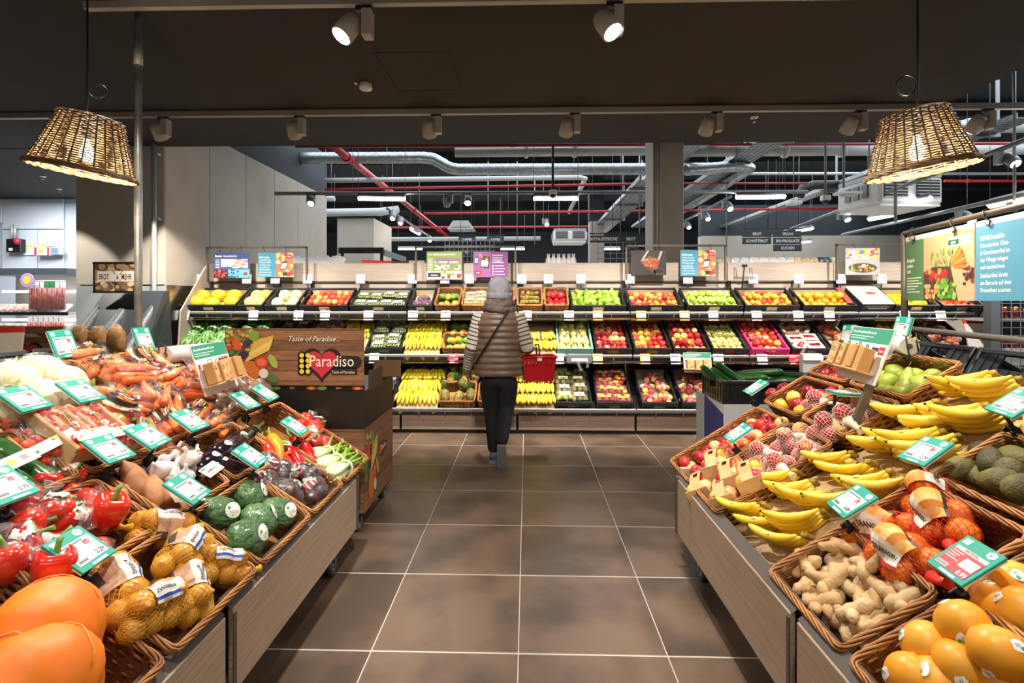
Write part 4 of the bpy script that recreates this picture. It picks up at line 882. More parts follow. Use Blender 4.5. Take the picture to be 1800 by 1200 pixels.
def celery():
    t = TP('celery_bunch'); wh = mat('celery_base', 'e9ecc0', 'cfe08a', ns=6, rough=.4, st=(.6, 3, 3)); gr = mat('celery_stalk', '9ec24a', '78a932', ns=8, rough=.4, rnd=.4)
    b = MB(); 
    for k in range(9):
        a = k*2.4; q = .012*math.sqrt(k); p = Vector((0, q*math.cos(a), q*math.sin(a)))
        b.tube([p*.5+Vector((-.13, 0, 0)), p+Vector((-.11, 0, 0)), p*1.05+Vector((-.05, 0, 0)), p*.95+Vector((0, 0, 0))], [.008, .016, .014, .011], wh, 8)
        d = Vector((.13, p.y*1.6+R.uniform(-.02, .02), p.z*1.2+R.uniform(-.005, .03)))
        t.part('stalk', MB().tube([p*.95, p*.9+Vector((.05, 0, 0)), d], [.011, .0085, .005], gr, 6))
        if k < 6:
            for j in range(3): 
                e = d+Vector((R.uniform(.015, .05), R.uniform(-.03, .03), R.uniform(-.01, .02))); t.part('leaf_stalk', MB().tube([d, e], [.0045, .003], gr, 5))
    t.part('base', b); t.part('cut_end', MB().ball(.007, .021, .021, mat('celery_cut', 'c9b07e', '9a7a4c', ns=50, rough=.8), 10, 6, T(-.128, 0, 0)))
    t.part('band', MB().tube([(.022, .036*math.cos(k*pi/8), .034*math.sin(k*pi/8)) for k in range(16)], .006, flat('e9e7df', .4), 5, True)); return t
CEL = celery()
M_brc = mat('broccoli_floret', '335c2c', '557f48', ns=60, lo=.38, hi=.66, rough=.7, rnd=.3, bump=1, bs=240)
def broccoli():
    t = TP('broccoli_head'); r = random.Random(3)
    t.part('floret_head', MB().ball(.087, .077, .058, M_brc, 64, 40, fn=lambda p: p*(1+.09*noise.noise(p*2.6)+.07*noise.noise(p*8)+.06*noise.noise(p*19)-(.12 if p.z < -.4 else 0))))
    t.part('film', MB().ball(.092, .081, .062, film('wrap_film', .03, .30, 'ffffff', 26, .10, 1), 18, 12, fn=lambda p: p*(1+.05*noise.noise(p*3+Vector((4, 0, 0)))+.02*noise.noise(p*9))))
    t.part('sticker', cap(.031, .027, .09, M_stk, 20).rect(-.024, .006, -.012, .014, M_stkg, .0005).rect(-.02, -.004, .016, -.0025, M_lg, .0005).rect(-.016, -.010, .018, -.0085, M_lg, .0005).disc(-.008, -.016, .005, .004, flat('9ccf4a'), .0005, 10), T(.012, -.048, .0535) @ RX(.62) @ S(1.2)); return t
BRC = broccoli()
def caul():
    t = TP('cauliflower'); cm = mat('cauliflower_curd', 'efe6cc', 'd8c698', ns=30, lo=.35, hi=.6, rough=.7, bump=.8, bs=130)
    t.part('curd', MB().ball(.09, .09, .065, cm, 36, 20, fn=lambda p: p*(1+.09*noise.noise(p*4.5)+.05*noise.noise(p*11))))
    lm = mat('cauliflower_leaf', 'c9c98c', '9fb05e', ns=8, rough=.6)
    for k in range(7):
        a = k*.9; t.part('leaf', MB().add([(.05, -.04, -.06), (.05, .04, -.06), (.105, .05, -.01), (.10, .0, .035), (.105, -.05, -.01)], [(0, 1, 2, 3, 4)], lm), RZ(a))
    t.part('film', MB().ball(.104, .104, .075, film('wrap_film', 0), 16, 10)); return t
CAU = caul()
def pumpkin():
    m = mat('pumpkin_skin', 'f48a22', 'ea7514', ns=5, rough=.5, rnd=.4, bump=.25, bs=25)
    t = TP('pumpkin', MB().ball(.128, .128, .105, m, 40, 18, fn=lambda p: p*(1+.022*math.cos(10*math.atan2(p.y, p.x))*math.sqrt(max(0, 1-p.z*p.z))+.03*noise.noise(p*1.6))))
    b = MB()
    for k in range(5):
        a0 = k*1.26+.2; pts = []
        for j in range(9):
            z = -.75+1.6*j/8; q = math.sqrt(max(.02, 1-z*z)); a = a0+.04*math.sin(j*2); pts.append((.131*q*math.cos(a), .131*q*math.sin(a), .1075*z))
        b.tube(pts, .0012, mat('pumpkin_scar', 'f0a860', rough=.6), 4)
    t.part('skin_lines', b); t.part('stem', MB().tube([(0, 0, .095), (.003, 0, .115), (.016, .006, .128)], [.015, .010, .009], mat('pumpkin_stem', '9a8a4c', rough=.8), 8)); return t
PUM = pumpkin()
M_tom = mat('tomato_skin', 'dd3a1c', 'e8561f', ns=5, rough=.15, rnd=.6, coat=.4)
TOM = MB().lathe([(0, -.017), (.010, -.0165), (.0185, -.006), (.0195, .002), (.016, .012), (.007, .0165), (0, .015)], M_tom, 12).build('tomato')
TOMB = MB().lathe([(0, -.03), (.018, -.028), (.033, -.010), (.035, .004), (.028, .020), (.012, .028), (0, .025)], M_tom, 14, fn=lambda p, t: p*(1+.03*math.cos(5*t))).build('tomato')
# ---- bags: a film or net drawn tight round its contents
def hull_fn(sph, pad, amp=0, fr=14, seed=0, ax='z'):
    def r_of(d):
        best = 0; acc = 0
        for c, r in sph:
            b = c.dot(d); q = b*b-c.length_squared+r*r
            if q > 0: best = max(best, b+math.sqrt(q))
            acc = max(acc, b+r*.55)
        return max(best, acc*.92, .012)
    def P(a, t):
        d = Vector((math.sin(a)*math.cos(t), math.sin(a)*math.sin(t), -math.cos(a))) if ax == 'z' else Vector((-math.cos(a), math.sin(a)*math.cos(t), math.sin(a)*math.sin(t))); ds = [d]
        for e in ((.22, 0, 0), (-.22, 0, 0), (0, .22, 0), (0, -.22, 0), (0, 0, .22), (0, 0, -.22)): ds.append((d+Vector(e)).normalized())
        rr = [r_of(x) for x in ds]; r = .5*rr[0]+.5*sum(rr[1:])/6; r = max(r, rr[0])+pad+amp*noise.noise(d*fr*.25+Vector((seed, 0, 0)))+amp*.6*noise.noise(d*fr)
        return d*r
    return P
def film_bag(P, m, nu=26, nv=16):
    vs = []; fs = []
    for i in range(nv+1):
        for j in range(nu): vs.append(P(pi*i/nv, 2*pi*j/nu))
    for i in range(nv):
        for j in range(nu): fs.append((i*nu+j, i*nu+(j+1) % nu, (i+1)*nu+(j+1) % nu, (i+1)*nu+j))
    return MB().add(vs, fs, m, True)
def net_bag(P, m, n=20, r=.0009, turns=1.0, steps=30):
    b = MB()
    for sgn in (-1, 1):
        for k in range(n): b.tube([P(pi*(.04+.92*i/steps), 2*pi*k/n+sgn*turns*pi*i/steps) for i in range(steps+1)], r, m, 3, caps=False)
    return b
def patch(P, a0, a1, t0, t1, off, draw, na=6, nb=8):      # a printed label laid over the bag: draw(u, v) -> material
    b = MB(); vs = []; mats = {}
    for i in range(na+1):
        for j in range(nb+1):
            p = P(a0+(a1-a0)*i/na, t0+(t1-t0)*j/nb); vs.append(p+p.normalized()*off)
    for i in range(na):
        for j in range(nb): b.add([vs[i*(nb+1)+j], vs[i*(nb+1)+j+1], vs[(i+1)*(nb+1)+j+1], vs[(i+1)*(nb+1)+j]], [(0, 1, 2, 3)], draw((i+.5)/na, (j+.5)/nb), True)
    return b
M_film = film('bag_film', .03, .42, 'ffffff', 30, .12, .9, .12)
M_filmw = film('bag_film_milky', .10, .55, 'ffffff', 30, .16, .9, .35)
def bag(name, me, items, netm=None, filmm=None, pad=.004, amp=.004, label=None, seed=0, n=20, r=.0009, ax='z'):
    """items: (matrix, radius, part name)"""
    t = TP(name)
    sph = []
    for M, rad, me_, nm, ends in items:
        t.part(nm, me_, M)
        for e in ends: sph.append((M @ Vector((e, 0, 0)), rad))
    P = hull_fn(sph, pad, amp, 14, seed, ax)
    if netm: t.part('net', net_bag(P, netm, n, r))
    if filmm: t.part('film', film_bag(P, filmm))
    if label: label(t, P)
    return t
M_nety = mat('net_yellow', 'e2aa1c', rough=.5); M_netr = mat('net_red', 'd8261c', rough=.45); M_netw = mat('net_white', 'e9e0d2', rough=.7)
def bagtext(P, st, a0, a1, t0, size):      # lettering that follows the bag's surface
    q = MB(); q.text(st, 0, 0, size, M_ink, 0, True, .85); W = max(v[0] for v in q.v)
    vs = []
    for x, y, _ in q.v: p = P(a0+(a1-a0)*x/W, t0-y/.075); vs.append(p+p.normalized()*.0062)
    q.v = vs; return q
def onion_label(t, P):
    w, br, bl, dk = flat('e6dfd6'), flat('b98f72'), flat('2a56b0'), flat('3a3130')
    t.part('paper_label', patch(P, 1.15, 2.15, .35, 2.0, .004, lambda u, v: bl if .86 < v < .95 else w if v > .55 else dk if u > .55 and v < .25 else flat('cfae94') if .3 < u < .5 else br, 8, 14)); t.part('lettering', bagtext(P, 'ZWIEBELN', 1.25, 1.95, 1.62, .013))
def mkonion(seed):
    r = random.Random(seed); it = []
    for k in range(8):
        a = k*.9; it.append((T((-.075+.05*(k % 4))+r.uniform(-.006, .006), (-.032 if k < 4 else .032)+r.uniform(-.006, .006), r.uniform(-.004, .016)) @ Euler((r.uniform(-1.3, 1.3), r.uniform(-1.3, 1.3), 0)).to_matrix().to_4x4(), .033, ONI, 'onion', (0,)))
    for k in range(3): it.append((T(-.05+.05*k, r.uniform(-.006, .006), .046) @ Euler((r.uniform(-1.5, 1.5), r.uniform(-1.5, 1.5), 0)).to_matrix().to_4x4(), .033, ONI, 'onion', (0,)))
    t = bag('onion_net', None, it, M_nety, None, .002, .002, onion_label, seed, 30, .0008, 'x')
    t.part('gathered_end', MB().tube([(.10, 0, .01), (.125, 0, .012), (.15, .005, .02)], [.016, .007, .014], M_nety, 8)); return t
ONN = [mkonion(s) for s in (1, 2, 3)]
def orange_label(t, P):
    w, o_, dk, rd = flat('efe6d8'), flat('ea9436'), flat('4a3128'), flat('c7281f')
    t.part('paper_label', patch(P, 1.25, 2.3, 1.0, 2.6, .004, lambda u, v: rd if v > .93 else w if v > .5 else dk if v < .12 else flat('f2c07a') if .3 < u < .45 or .62 < u < .78 else o_, 6, 12))
    t.part('lettering', bagtext(P, 'ORANGEN', 1.38, 2.2, 2.2, .018))
def mkorange(seed):
    r = random.Random(seed); it = []
    for k, (x, y, z) in enumerate(((-.06, -.03, 0), (.02, -.035, 0), (-.02, .042, 0), (.065, .035, .004), (-.005, 0, .055))): it.append((T(x+r.uniform(-.005, .005), y, z) @ rnd_rot(), .0395, ORANGE.me, 'orange', (0,)))
    t = bag('orange_net', None, it, M_netr, None, .002, .002, orange_label, seed, 22, .0008, 'x')
    t.part('gathered_end', MB().tube([(.10, 0, .01), (.13, 0, .012), (.155, .005, .022)], [.018, .007, .015], M_netr, 8)); return t
ORN = [mkorange(s) for s in (5, 6)]
def mkapplenet(seed, me=None, n=4):
    r = random.Random(seed); it = []
    for k, (x, y, z) in enumerate(((-.05, -.028, 0), (.03, -.035, 0), (-.008, .038, 0), (.012, -.002, .052))[:n]): it.append((T(x, y, z) @ rnd_rot(), .038, me or A[r.choice(['pink', 'red', 'mix'])].me, 'apple', (0,)))
    t = bag('apple_net', None, it, M_netw, None, .002, .002, None, seed, 24, .0010, 'x')
    P = hull_fn([(m_.to_translation(), .038) for m_, *_ in it], .004)
    t.part('cloth_top', MB().tube([(.05, 0, .02), (.075, .01, .02), (.10, .015, .012), (.125, .025, .0)], [.030, .019, .012, .019], mat('net_cloth', 'e6dac6', 'd2c3aa', ns=80, rough=.9, bump=.6, bs=60), 12)); return t
APN = [mkapplenet(s) for s in (1, 2)]
def carrot_label(t, P):
    dk, lt, gr, og, wh_ = flat('33221c'), flat('d9c3a4'), flat('6fae3a'), flat('e6762a'), flat('efe9e0')
    t.part('printed_film', patch(P, 1.85, 2.75, .3, 1.9, .0022, lambda u, v: lt if u < .13 else gr if u > .86 and v < .4 else og if .35 < u < .52 and v > .25 or .7 < u < .8 and v < .7 else wh_ if .58 < u < .63 and .2 < v < .8 else dk, 16, 12))
def mkcarrot(seed):
    r = random.Random(seed); it = []
    for k in range(9):
        z = (-.02, .012, .038)[k//4 if k < 8 else 2]; y = ((k % 4)-1.5)*.037 if k < 8 else 0
        it.append((T(r.uniform(-.02, .02), y, z+r.uniform(-.003, .003)) @ RZ(r.uniform(-.12, .12)+(pi if r.random() > .6 else 0)), .019, CAR, 'carrot', (-.075, -.03, .03, .06)))
    return bag('carrot_bag', None, it, None, M_film, .005, .012, carrot_label, seed)
CRB = [mkcarrot(s) for s in (1, 2, 3)]
def pepper_label(t, P):
    wh_, gr = flat('efece2', .4), flat('57a04a')
    t.part('paper_label', patch(P, 2.0, 2.55, -.6, .25, .004, lambda u, v: gr if v < .12 or (.4 < u < .5 and .3 < v < .6) else wh_, 6, 9))
def mkbell(seed, tp=None):
    r = random.Random(seed); t = TP('pepper_bag'); sp = []
    for k, (x, y, z) in enumerate(((-.052, -.012, 0), (.05, -.03, 0), (.012, .05, .01))):
        M = T(x, y, z) @ Euler((r.uniform(-1.1, 1.1), r.uniform(-1.1, 1.1), r.uniform(0, 6))).to_matrix().to_4x4(); b = BELL if tp is None else (tp if k != 1 else BELL)
        q = TP('bell_pepper', b.me, M); q.kids = b.kids; t.kids.append(q); sp.append((Vector((x, y, z)), .047))
    P = hull_fn(sp, .008, .016, 14, seed); t.part('film', film_bag(P, M_film, 30, 18)); pepper_label(t, P)
    a = P(1.9, .3); t.part('twisted_end', MB().tube([a*.9, a*1.25, a*1.5+Vector((0, 0, .02))], [.03, .012, .028], M_filmw, 10)); return t
BLB = [mkbell(s) for s in (1, 2, 3)]; BLY = [mkbell(7, BELLO)]
def mkbag(name, part, me, rad, n, m, seed, spread=(.07, .05), lab=None, amp=.010):
    r = random.Random(seed); it = []
    for k in range(n):
        a = k*2.4; q = math.sqrt((k+.5)/n); it.append((T(spread[0]*q*math.cos(a), spread[1]*q*math.sin(a), rad*.55*(1-q)*2) @ rnd_rot(), rad, me if not isinstance(me, list) else r.choice(me), part, (0,)))
    return bag(name, None, it, None, m, .005, amp, lab, seed)
def white_label(t, P): t.part('paper_label', patch(P, 2.1, 2.6, -.4, .4, .004, lambda u, v: flat('e9a020') if v > .6 else flat('f2f0ea', .4), 4, 6))
APB = [mkbag('apple_bag', 'apple', [A['pink'].me, A['mix'].me, A['red'].me], .037, 7, M_film, s, (.09, .075), white_label) for s in (1, 2)]
BEET = [mkbag('beetroot_pack', 'beetroot', MB().lathe([(0, -.03), (.02, -.027), (.033, -.005), (.03, .015), (.015, .03), (0, .033)], mat('beetroot_skin', '3d141a', '5a1f22', ns=9, rough=.25, rnd=.6), 12).build('beetroot'), .032, 5, film('pack_film', .10, .55, 'e8dcd8', 40, .12, 1, .15), s, (.055, .04), lambda t, P: t.part('paper_label', patch(P, 1.8, 2.8, 1.2, 2.9, .003, lambda u, v: flat('d8d2cc', .35) if (u*6 % 1) > .35 else flat('7e2a30') if v > .5 else flat('8d8f8a'), 9, 9))) for s in (1, 2)]
PARS = mkbag('potato_bag', 'potato', blob('potato', .034, .044, .03, mat('potato_skin', 'c9a068', 'b08850', ns=12, rough=.7, rnd=.6, bump=.4), 12, 8, .1).me, .036, 8, film('brown_film', .16, .6, 'c9a988', 26, .16, .9, .2), 3, (.09, .07))
NETO = mkbag('citrus_net', 'orange', ORANGE.me, .0395, 6, film('net_film', .1, .4, 'ffd9a8', 60, .2, .6, .2), 2, (.08, .06), white_label)
NETT = mkbag('shallot_net', 'shallot', ONI, .033, 7, film('net_film_red', .12, .4, 'f0a48c', 60, .25, .6, .2), 2, (.08, .06), white_label)
# punnets with a film lid
def punnet(name, part, me, n, w, d, lid, scale=1.0, tray='23272b', two=True):
    t = TP(name); tm = mat('tray_'+tray, tray, rough=.3); t.part('tray', MB().box((0, 0, .004), (w, d, .008), tm).box((0, -d/2, .022), (w, .004, .044), tm).box((0, d/2, .022), (w, .004, .044), tm).box((-w/2, 0, .022), (.004, d, .044), tm).box((w/2, 0, .022), (.004, d, .044), tm))
    nx = max(1, round(math.sqrt(n*w/d))); ny = max(1, math.ceil(n/nx)); k = 0
    for j in range(ny):
        for i in range(nx):
            if k >= n: break
            k += 1; t.part(part, me, T((i+.5)/nx*w-w/2+R.uniform(-.003, .003), (j+.5)/ny*d-d/2+R.uniform(-.003, .003), .03+R.uniform(0, .008)) @ rnd_rot() @ S(scale))
    t.part('film_lid', MB().box((0, 0, .058), (w, d, .002), M_film))
    if lid: t.part('label', MB().rect(-w*.3, -d*.12, w*.3, d*.3, flat(lid, .4), .0600).rect(-w*.2, .0, w*.2, d*.04, M_lg, .0604).rect(-w*.2, d*.1, w*.1, d*.14, M_lg, .0604))
    return t
GRP = MB().ball(.010, .010, .011, mat('grape_green', 'a9c24a', 'c9d878', ns=20, rough=.25, rnd=1), 8, 6).build('grape')
GRR = MB().ball(.011, .011, .012, mat('cherry_red', 'a3182a', 'd0404a', ns=20, rough=.2, rnd=1), 8, 6).build('grape')
PG = punnet('grape_punnet', 'grape', GRP, 26, .17, .12, 'e6e2cf')
PK = punnet('kiwi_punnet', 'kiwi', KIWI.me, 8, .17, .13, 'd9e0a8', .9)
PA = punnet('apple_punnet', 'apple', A['red'].me, 6, .19, .13, 'e9a63a', .85)
PP = punnet('physalis_punnet', 'physalis', MB().ball(.017, .017, .021, mat('physalis_husk', 'd8b35a', 'b98c3c', ns=20, rough=.6, rnd=.8), 8, 6).build('physalis'), 12, .13, .10, 'efe8d0', tray='c9c2b2')
PPE = punnet('peach_punnet', 'peach', PEACH.me, 6, .18, .12, 'f0eef4', .9, tray='2a4aa8')
PB = punnet('berry_punnet', 'berry', MB().ball(.011, .011, .011, mat('berry_dark', '2c2a48', '5a2038', ns=9, rough=.4, rnd=1), 8, 6).build('berry'), 20, .13, .11, 'd8dbe6')
PPG = punnet('pear_punnet', 'pear', PEAR.me, 5, .19, .13, 'eef0e0', .8)
# cardboard apple trays
M_kraft = mat('kraft_board', 'cfa877', 'c49a68', ns=14, rough=.8, rnd=.3)
def cartontray(n=4, me=None):
    t = TP('apple_carton'); w, d, h = .17, .115, .062
    t.part('board_tray', MB().box((0, 0, .002), (w, d, .004), M_kraft).box((0, -d/2, .02), (w, .003, .04), M_kraft).box((0, d/2, .02), (w, .003, .04), M_kraft).box((-w/2, 0, .031), (.003, d, h), M_kraft).box((w/2, 0, .031), (.003, d, h), M_kraft))
    lid = MB()      # saddle over the middle with a die-cut window
    hw, ww = .028, .045
    for sx in (-1, 1): lid.quad((sx*w/2, -hw, h), (sx*w/2, hw, h), (sx*ww/2, hw, h+.024), (sx*ww/2, -hw, h+.024), M_kraft)
    lid.quad((-ww/2, -hw, h+.024), (ww/2, -hw, h+.024), (ww/2, -.012, h+.025), (-ww/2, -.012, h+.025), M_kraft).quad((-ww/2, .012, h+.025), (ww/2, .012, h+.025), (ww/2, hw, h+.024), (-ww/2, hw, h+.024), M_kraft)
    for sx in (-1, 1): lid.quad((sx*ww/2, -.012, h+.025), (sx*ww/2, .012, h+.025), (sx*ww*.35, .012, h+.026), (sx*ww*.35, -.012, h+.026), M_kraft)
    for sy in (-1, 1): lid.quad((-w*.42, sy*hw, h*.95), (w*.42, sy*hw, h*.95), (w*.30, sy*d*.5, h*.55), (-w*.30, sy*d*.5, h*.55), M_kraft)
    t.part('board_sleeve', lid); t.part('green_print', MB().rect(-.035, -d/2-.0022, .035, -d/2-.002, flat('9dab6a')).quad((-.03, -d/2-.002, .012), (.03, -d/2-.002, .012), (.03, -d/2-.002, .03), (-.03, -d/2-.002, .03), flat('a9b077')))
    for i, (x, y) in enumerate(((-.042, -.028), (.042, -.028), (-.042, .028), (.042, .028))): t.part('apple', (me or A[['yred', 'mix', 'yred', 'pink'][i]]).me if me is None else me, T(x, y, .036) @ rnd_rot())
    return t
CTN = cartontray()
def tomtray():
    t = TP('tomato_tray'); w, d = .13, .21
    t.part('kraft_tray', MB().box((0, 0, .003), (w, d, .006), M_kraft).box((-w/2+.006, 0, .03), (.014, d, .06), M_kraft, bev=.003).box((w/2-.006, 0, .03), (.014, d, .06), M_kraft, bev=.003).box((0, d/2, .02), (w, .004, .04), M_kraft).box((0, -d/2, .02), (w, .004, .04), M_kraft))
    r = random.Random(4)
    for j in range(6):
        for i in range(3): t.part('tomato', TOM, T(-.036+.036*i+r.uniform(-.005, .005), -.085+.034*j+r.uniform(-.004, .004), .036+r.uniform(-.006, .012)) @ Euler((r.uniform(-.6, .6), r.uniform(-.6, .6), 0)).to_matrix().to_4x4() @ S(1.05))
    t.part('vine', MB().tube([(0, -.09, .056), (.006, -.04, .062), (-.005, .0, .060), (.004, .05, .062), (0, .09, .056)], .0022, M_gst, 5).tube([(.006, -.04, .062), (.03, -.03, .055)], .0016, M_gst, 4).tube([(-.005, 0, .06), (-.03, .012, .055)], .0016, M_gst, 4).tube([(.004, .05, .062), (.03, .06, .055)], .0016, M_gst, 4))
    t.part('film', MB().ball(w*.53, d*.53, .068, M_film, 20, 12, T(0, 0, .02), fn=lambda p: Vector((max(-.93, min(.93, p.x*1.25)), max(-.95, min(.95, p.y*1.2)), max(-.1, p.z))) + Vector((0, 0, .05*noise.noise(p*5)))))
    t.part('paper_label', MB().quad((-w*.44, -d*.42, .073), (w*.44, -d*.42, .073), (w*.44, -d*.26, .082), (-w*.44, -d*.26, .082), flat('f1ede0', .4)).rect(-.05, -.083, -.042, -.074, M_stkg, .081).rect(.0, -.066, .012, -.056, flat('8fc45a'), .0832)); return t
TMT = tomtray()
# ================================================================ FILLING THE BACK FRUIT WALL
TDEP = {'top': .40, 'middle': .60, 'lower': .60}
def span(tier, p0, p1): y = TIER[tier][0]; a, b = AX(p0, y), AX(p1, y); return (a+b)/2, b-a
def fill(tier, p0, p1, desc, where, cat, tps, nx, ny, r, group, upper=None, rot=None, d0=None, base=-.104, name=None, dr=None):
    xc, w = span(tier, p0, p1); dep = d0 or TDEP[tier]; w -= .07; dd = dep-.07
    for lay, (cx, cy) in enumerate([(nx, ny)]+([upper] if upper else [])):
        for j in range(cy):
            for i in range(cx):
                x = xc-w/2+w*(i+.5)/cx+R.uniform(-.12, .12)*w/cx; d = .035+dd*(j+.5)/cy+R.uniform(-.1, .1)*dd/cy
                if lay: x = xc-(w*.86)/2+w*.86*(i+.5)/cx+R.uniform(-.15, .15)*w/cx; d = .035+dd*.1+dd*.85*(j+.5)/cy
                h = base+r+lay*r*1.35+R.uniform(-.004, .006)
                M = GM(tier, x, d, h) @ (rot(i, j) if rot else Euler((R.uniform(-1.1, 1.1), R.uniform(-1.1, 1.1), R.uniform(0, 6.3))).to_matrix().to_4x4())
                tp = R.choice(tps)
                lab = f"{desc} in {where}, " + (f"upper layer, " if lay else "") + (f"{ORD[j]} row from front, " if cy > 1 else '') + f"{ORD[i]} from left"
                spawn(tp, M, lab, cat, group)
def put_crate(tier, p0, p1, label, colour=None, liner='c9b48e', d0=None, h=.155):
    xc, w = span(tier, p0, p1); dep = d0 or TDEP[tier]
    spawn(crate(round(w-.012, 2), dep, h, colour, liner), GM(tier, xc, dep/2, -h), label, 'crate', 'produce crates on the fruit wall')
def put_basket(tier, p0, p1, label, d0=None, d1=0, h=.13):
    xc, w = span(tier, p0, p1); dep = d0 or TDEP[tier]
    spawn(basket(round(w-.01, 2), dep, h, 9, False), GM(tier, xc, d1+dep/2, -h), label, 'basket', 'wicker baskets on the fruit wall')
# ---- top tier
t = 'top'
for p0, p1, lb in ((312, 414, 'black crate of yellow melons at the left end of the top shelf'), (415, 461, 'narrow black crate of netted orange melons on the top shelf'), (463, 522, 'black crate of pale melons on the top shelf'), (524, 611, 'black crate of peaches on the top shelf'), (613, 714, 'black crate of green grape punnets on the top shelf'), (716, 760, 'narrow black crate of bagged cherries on the top shelf'), (1003, 1102, 'black crate of green pears on the top shelf'), (1107, 1203, 'black crate of nectarines on the top shelf'), (1208, 1308, 'black crate of green apples on the top shelf'), (1311, 1408, 'black crate of red-yellow apples on the top shelf'), (1413, 1510, 'black crate of large oranges on the top shelf'), (1575, 1655, 'black crate of lemons behind the big sign on the top shelf'), (1658, 1735, 'black crate of red-wrapped fruit at the right end, top shelf')):
    put_crate(t, p0, p1, lb)
for p0, p1, lb in ((762, 808, 'small wicker basket of mangoes on the top shelf'), (810, 857, 'small wicker basket of physalis punnets on the top shelf'), (859, 905, 'small wicker basket of limes behind the shopper head'), (908, 955, 'small wicker basket of kiwis on the top shelf'), (957, 1001, 'small wicker basket of pomegranates on the top shelf')):
    put_basket(t, p0, p1, lb)
fill(t, 312, 414, 'yellow melon', 'top shelf left crate', 'melon', [HONEY], 3, 2, .068, 'yellow melons', rot=lambda i, j: RZ(1.2+R.uniform(-.4, .4)), base=-.10)
fill(t, 415, 461, 'netted orange melon', 'top shelf narrow crate', 'melon', [GALIA], 2, 2, .06, 'netted melons')
fill(t, 463, 522, 'pale green melon', 'top shelf crate', 'melon', [PALEM], 2, 2, .062, 'pale melons')
fill(t, 524, 611, 'peach', 'top shelf peach crate', 'peach', [PEACH], 8, 5, .034, 'peaches', (6, 3))
fill(t, 613, 714, 'green grape punnet', 'top shelf punnet crate', 'punnet', [PG], 4, 2, .0, 'grape punnets', rot=lambda i, j: RZ(R.uniform(-.12, .12)) @ S(.95), base=-.075)
xc, w = span(t, 716, 760)
for k, (dx, d) in enumerate(((-.06, .12), (.06, .13), (0, .24))):
    spawn(mkbag('cherry_bag', 'cherry', GRR, .013, 24, film('blue_film', .1, .45, 'cfd8ff', 30, .14, .9, .2), k, (.07, .06)), GM(t, xc+dx, d, -.06), 'clear bag of dark cherries in the narrow top shelf crate, '+('front left', 'front right', 'back')[k], 'bag', 'cherry bags')
fill(t, 762, 808, 'mango', 'top shelf mango basket', 'mango', [MANGO], 3, 2, .038, 'mangoes', (3, 1), base=-.10)
fill(t, 810, 857, 'physalis punnet', 'top shelf basket', 'punnet', [PP], 2, 2, 0, 'physalis punnets', rot=lambda i, j: RZ(R.uniform(-.1, .1)), base=-.06)
fill(t, 859, 905, 'green lime', 'basket behind the shopper head', 'lime', [TP('lime', MB().ball(.026, .026, .031, mat('lime_peel', '7fae2e', '9cc23c', ns=6, rough=.4, rnd=.6), 12, 8))], 4, 3, .026, 'limes', base=-.075)
fill(t, 908, 955, 'kiwi', 'top shelf kiwi basket', 'kiwi', [KIWI], 5, 5, .028, 'kiwis', (4, 3), base=-.09)
fill(t, 957, 1001, 'pomegranate', 'top shelf basket', 'pomegranate', [POMEG], 3, 3, .044, 'pomegranates', (2, 1), base=-.10)
fill(t, 1003, 1102, 'green pear', 'top shelf pear crate', 'pear', [PEARG], 8, 4, .036, 'green pears on the top shelf', (6, 3))
fill(t, 1107, 1203, 'nectarine', 'top shelf nectarine crate', 'nectarine', [NECT], 8, 4, .034, 'nectarines', (3, 1), base=-.095)
fill(t, 1208, 1308, 'bright green apple', 'top shelf crate', 'apple', [A['green']], 8, 4, .037, 'green apples on the top shelf', (7, 2))
fill(t, 1311, 1408, 'red-yellow apple', 'top shelf crate', 'apple', [A['yred']], 8, 4, .036, 'red-yellow apples on the top shelf', (5, 1), base=-.095)
fill(t, 1413, 1510, 'large orange', 'top shelf orange crate', 'orange', [ORANGEY], 6, 3, .044, 'oranges on the top shelf', (4, 1))
xc, w = span(t, 1413, 1510)
thing('cardboard_strip', 'red cardboard strip lying along the orange crate on the top shelf', 'cardboard', GM(t, xc+.25, .22, .0) @ RZ(-.12), None, MB().box((0, 0, 0), (.06, .34, .006), flat('d23b2c')))
fill(t, 1575, 1655, 'yellow lemon', 'top shelf crate behind the sign', 'lemon', [LEMON], 7, 4, .03, 'lemons on the top shelf')
fill(t, 1658, 1735, 'red-wrapped blood orange', 'top shelf end crate', 'orange', [lathe_tp('orange', [(0, -.037), (.034, -.018), (.0395, 0), (.034, .019), (0, .035)], mat('red_wrap', 'c92f24', 'ea7a2c', ns=20, rough=.4, rnd=.6), 12)], 5, 3, .038, 'wrapped oranges')
xc, w = span(t, 1515, 1570)
o = thing('carton', 'cream carton with a dark blue side and red print, right of the oranges', 'box', GM(t, xc+.02, .2, -.085))
node('carton_body', MB().box((0, 0, .04), (w, .38, .10), flat('20242e')), o); node('lid', MB().box((0, .0, .096), (w+.004, .38, .012), flat('c4b998')).disc(.03, .04, .06, .03, flat('b5402c'), .1025, 14).rect(-.12, -.05, -.02, -.04, flat('a8966a'), .1025).rect(-.12, -.02, -.0, -.01, flat('a8966a'), .1025), o)
node('print', MB().add([(-w*.4, -.1915, .06), (w*.35, -.1915, .06), (w*.35, -.1915, .066), (-w*.4, -.1915, .066)], [(0, 1, 2, 3)], M_wh).add([(-w*.3, -.1915, .035), (w*.3, -.1915, .035), (w*.3, -.1915, .043), (-w*.3, -.1915, .043)], [(0, 1, 2, 3)], M_wh), o)
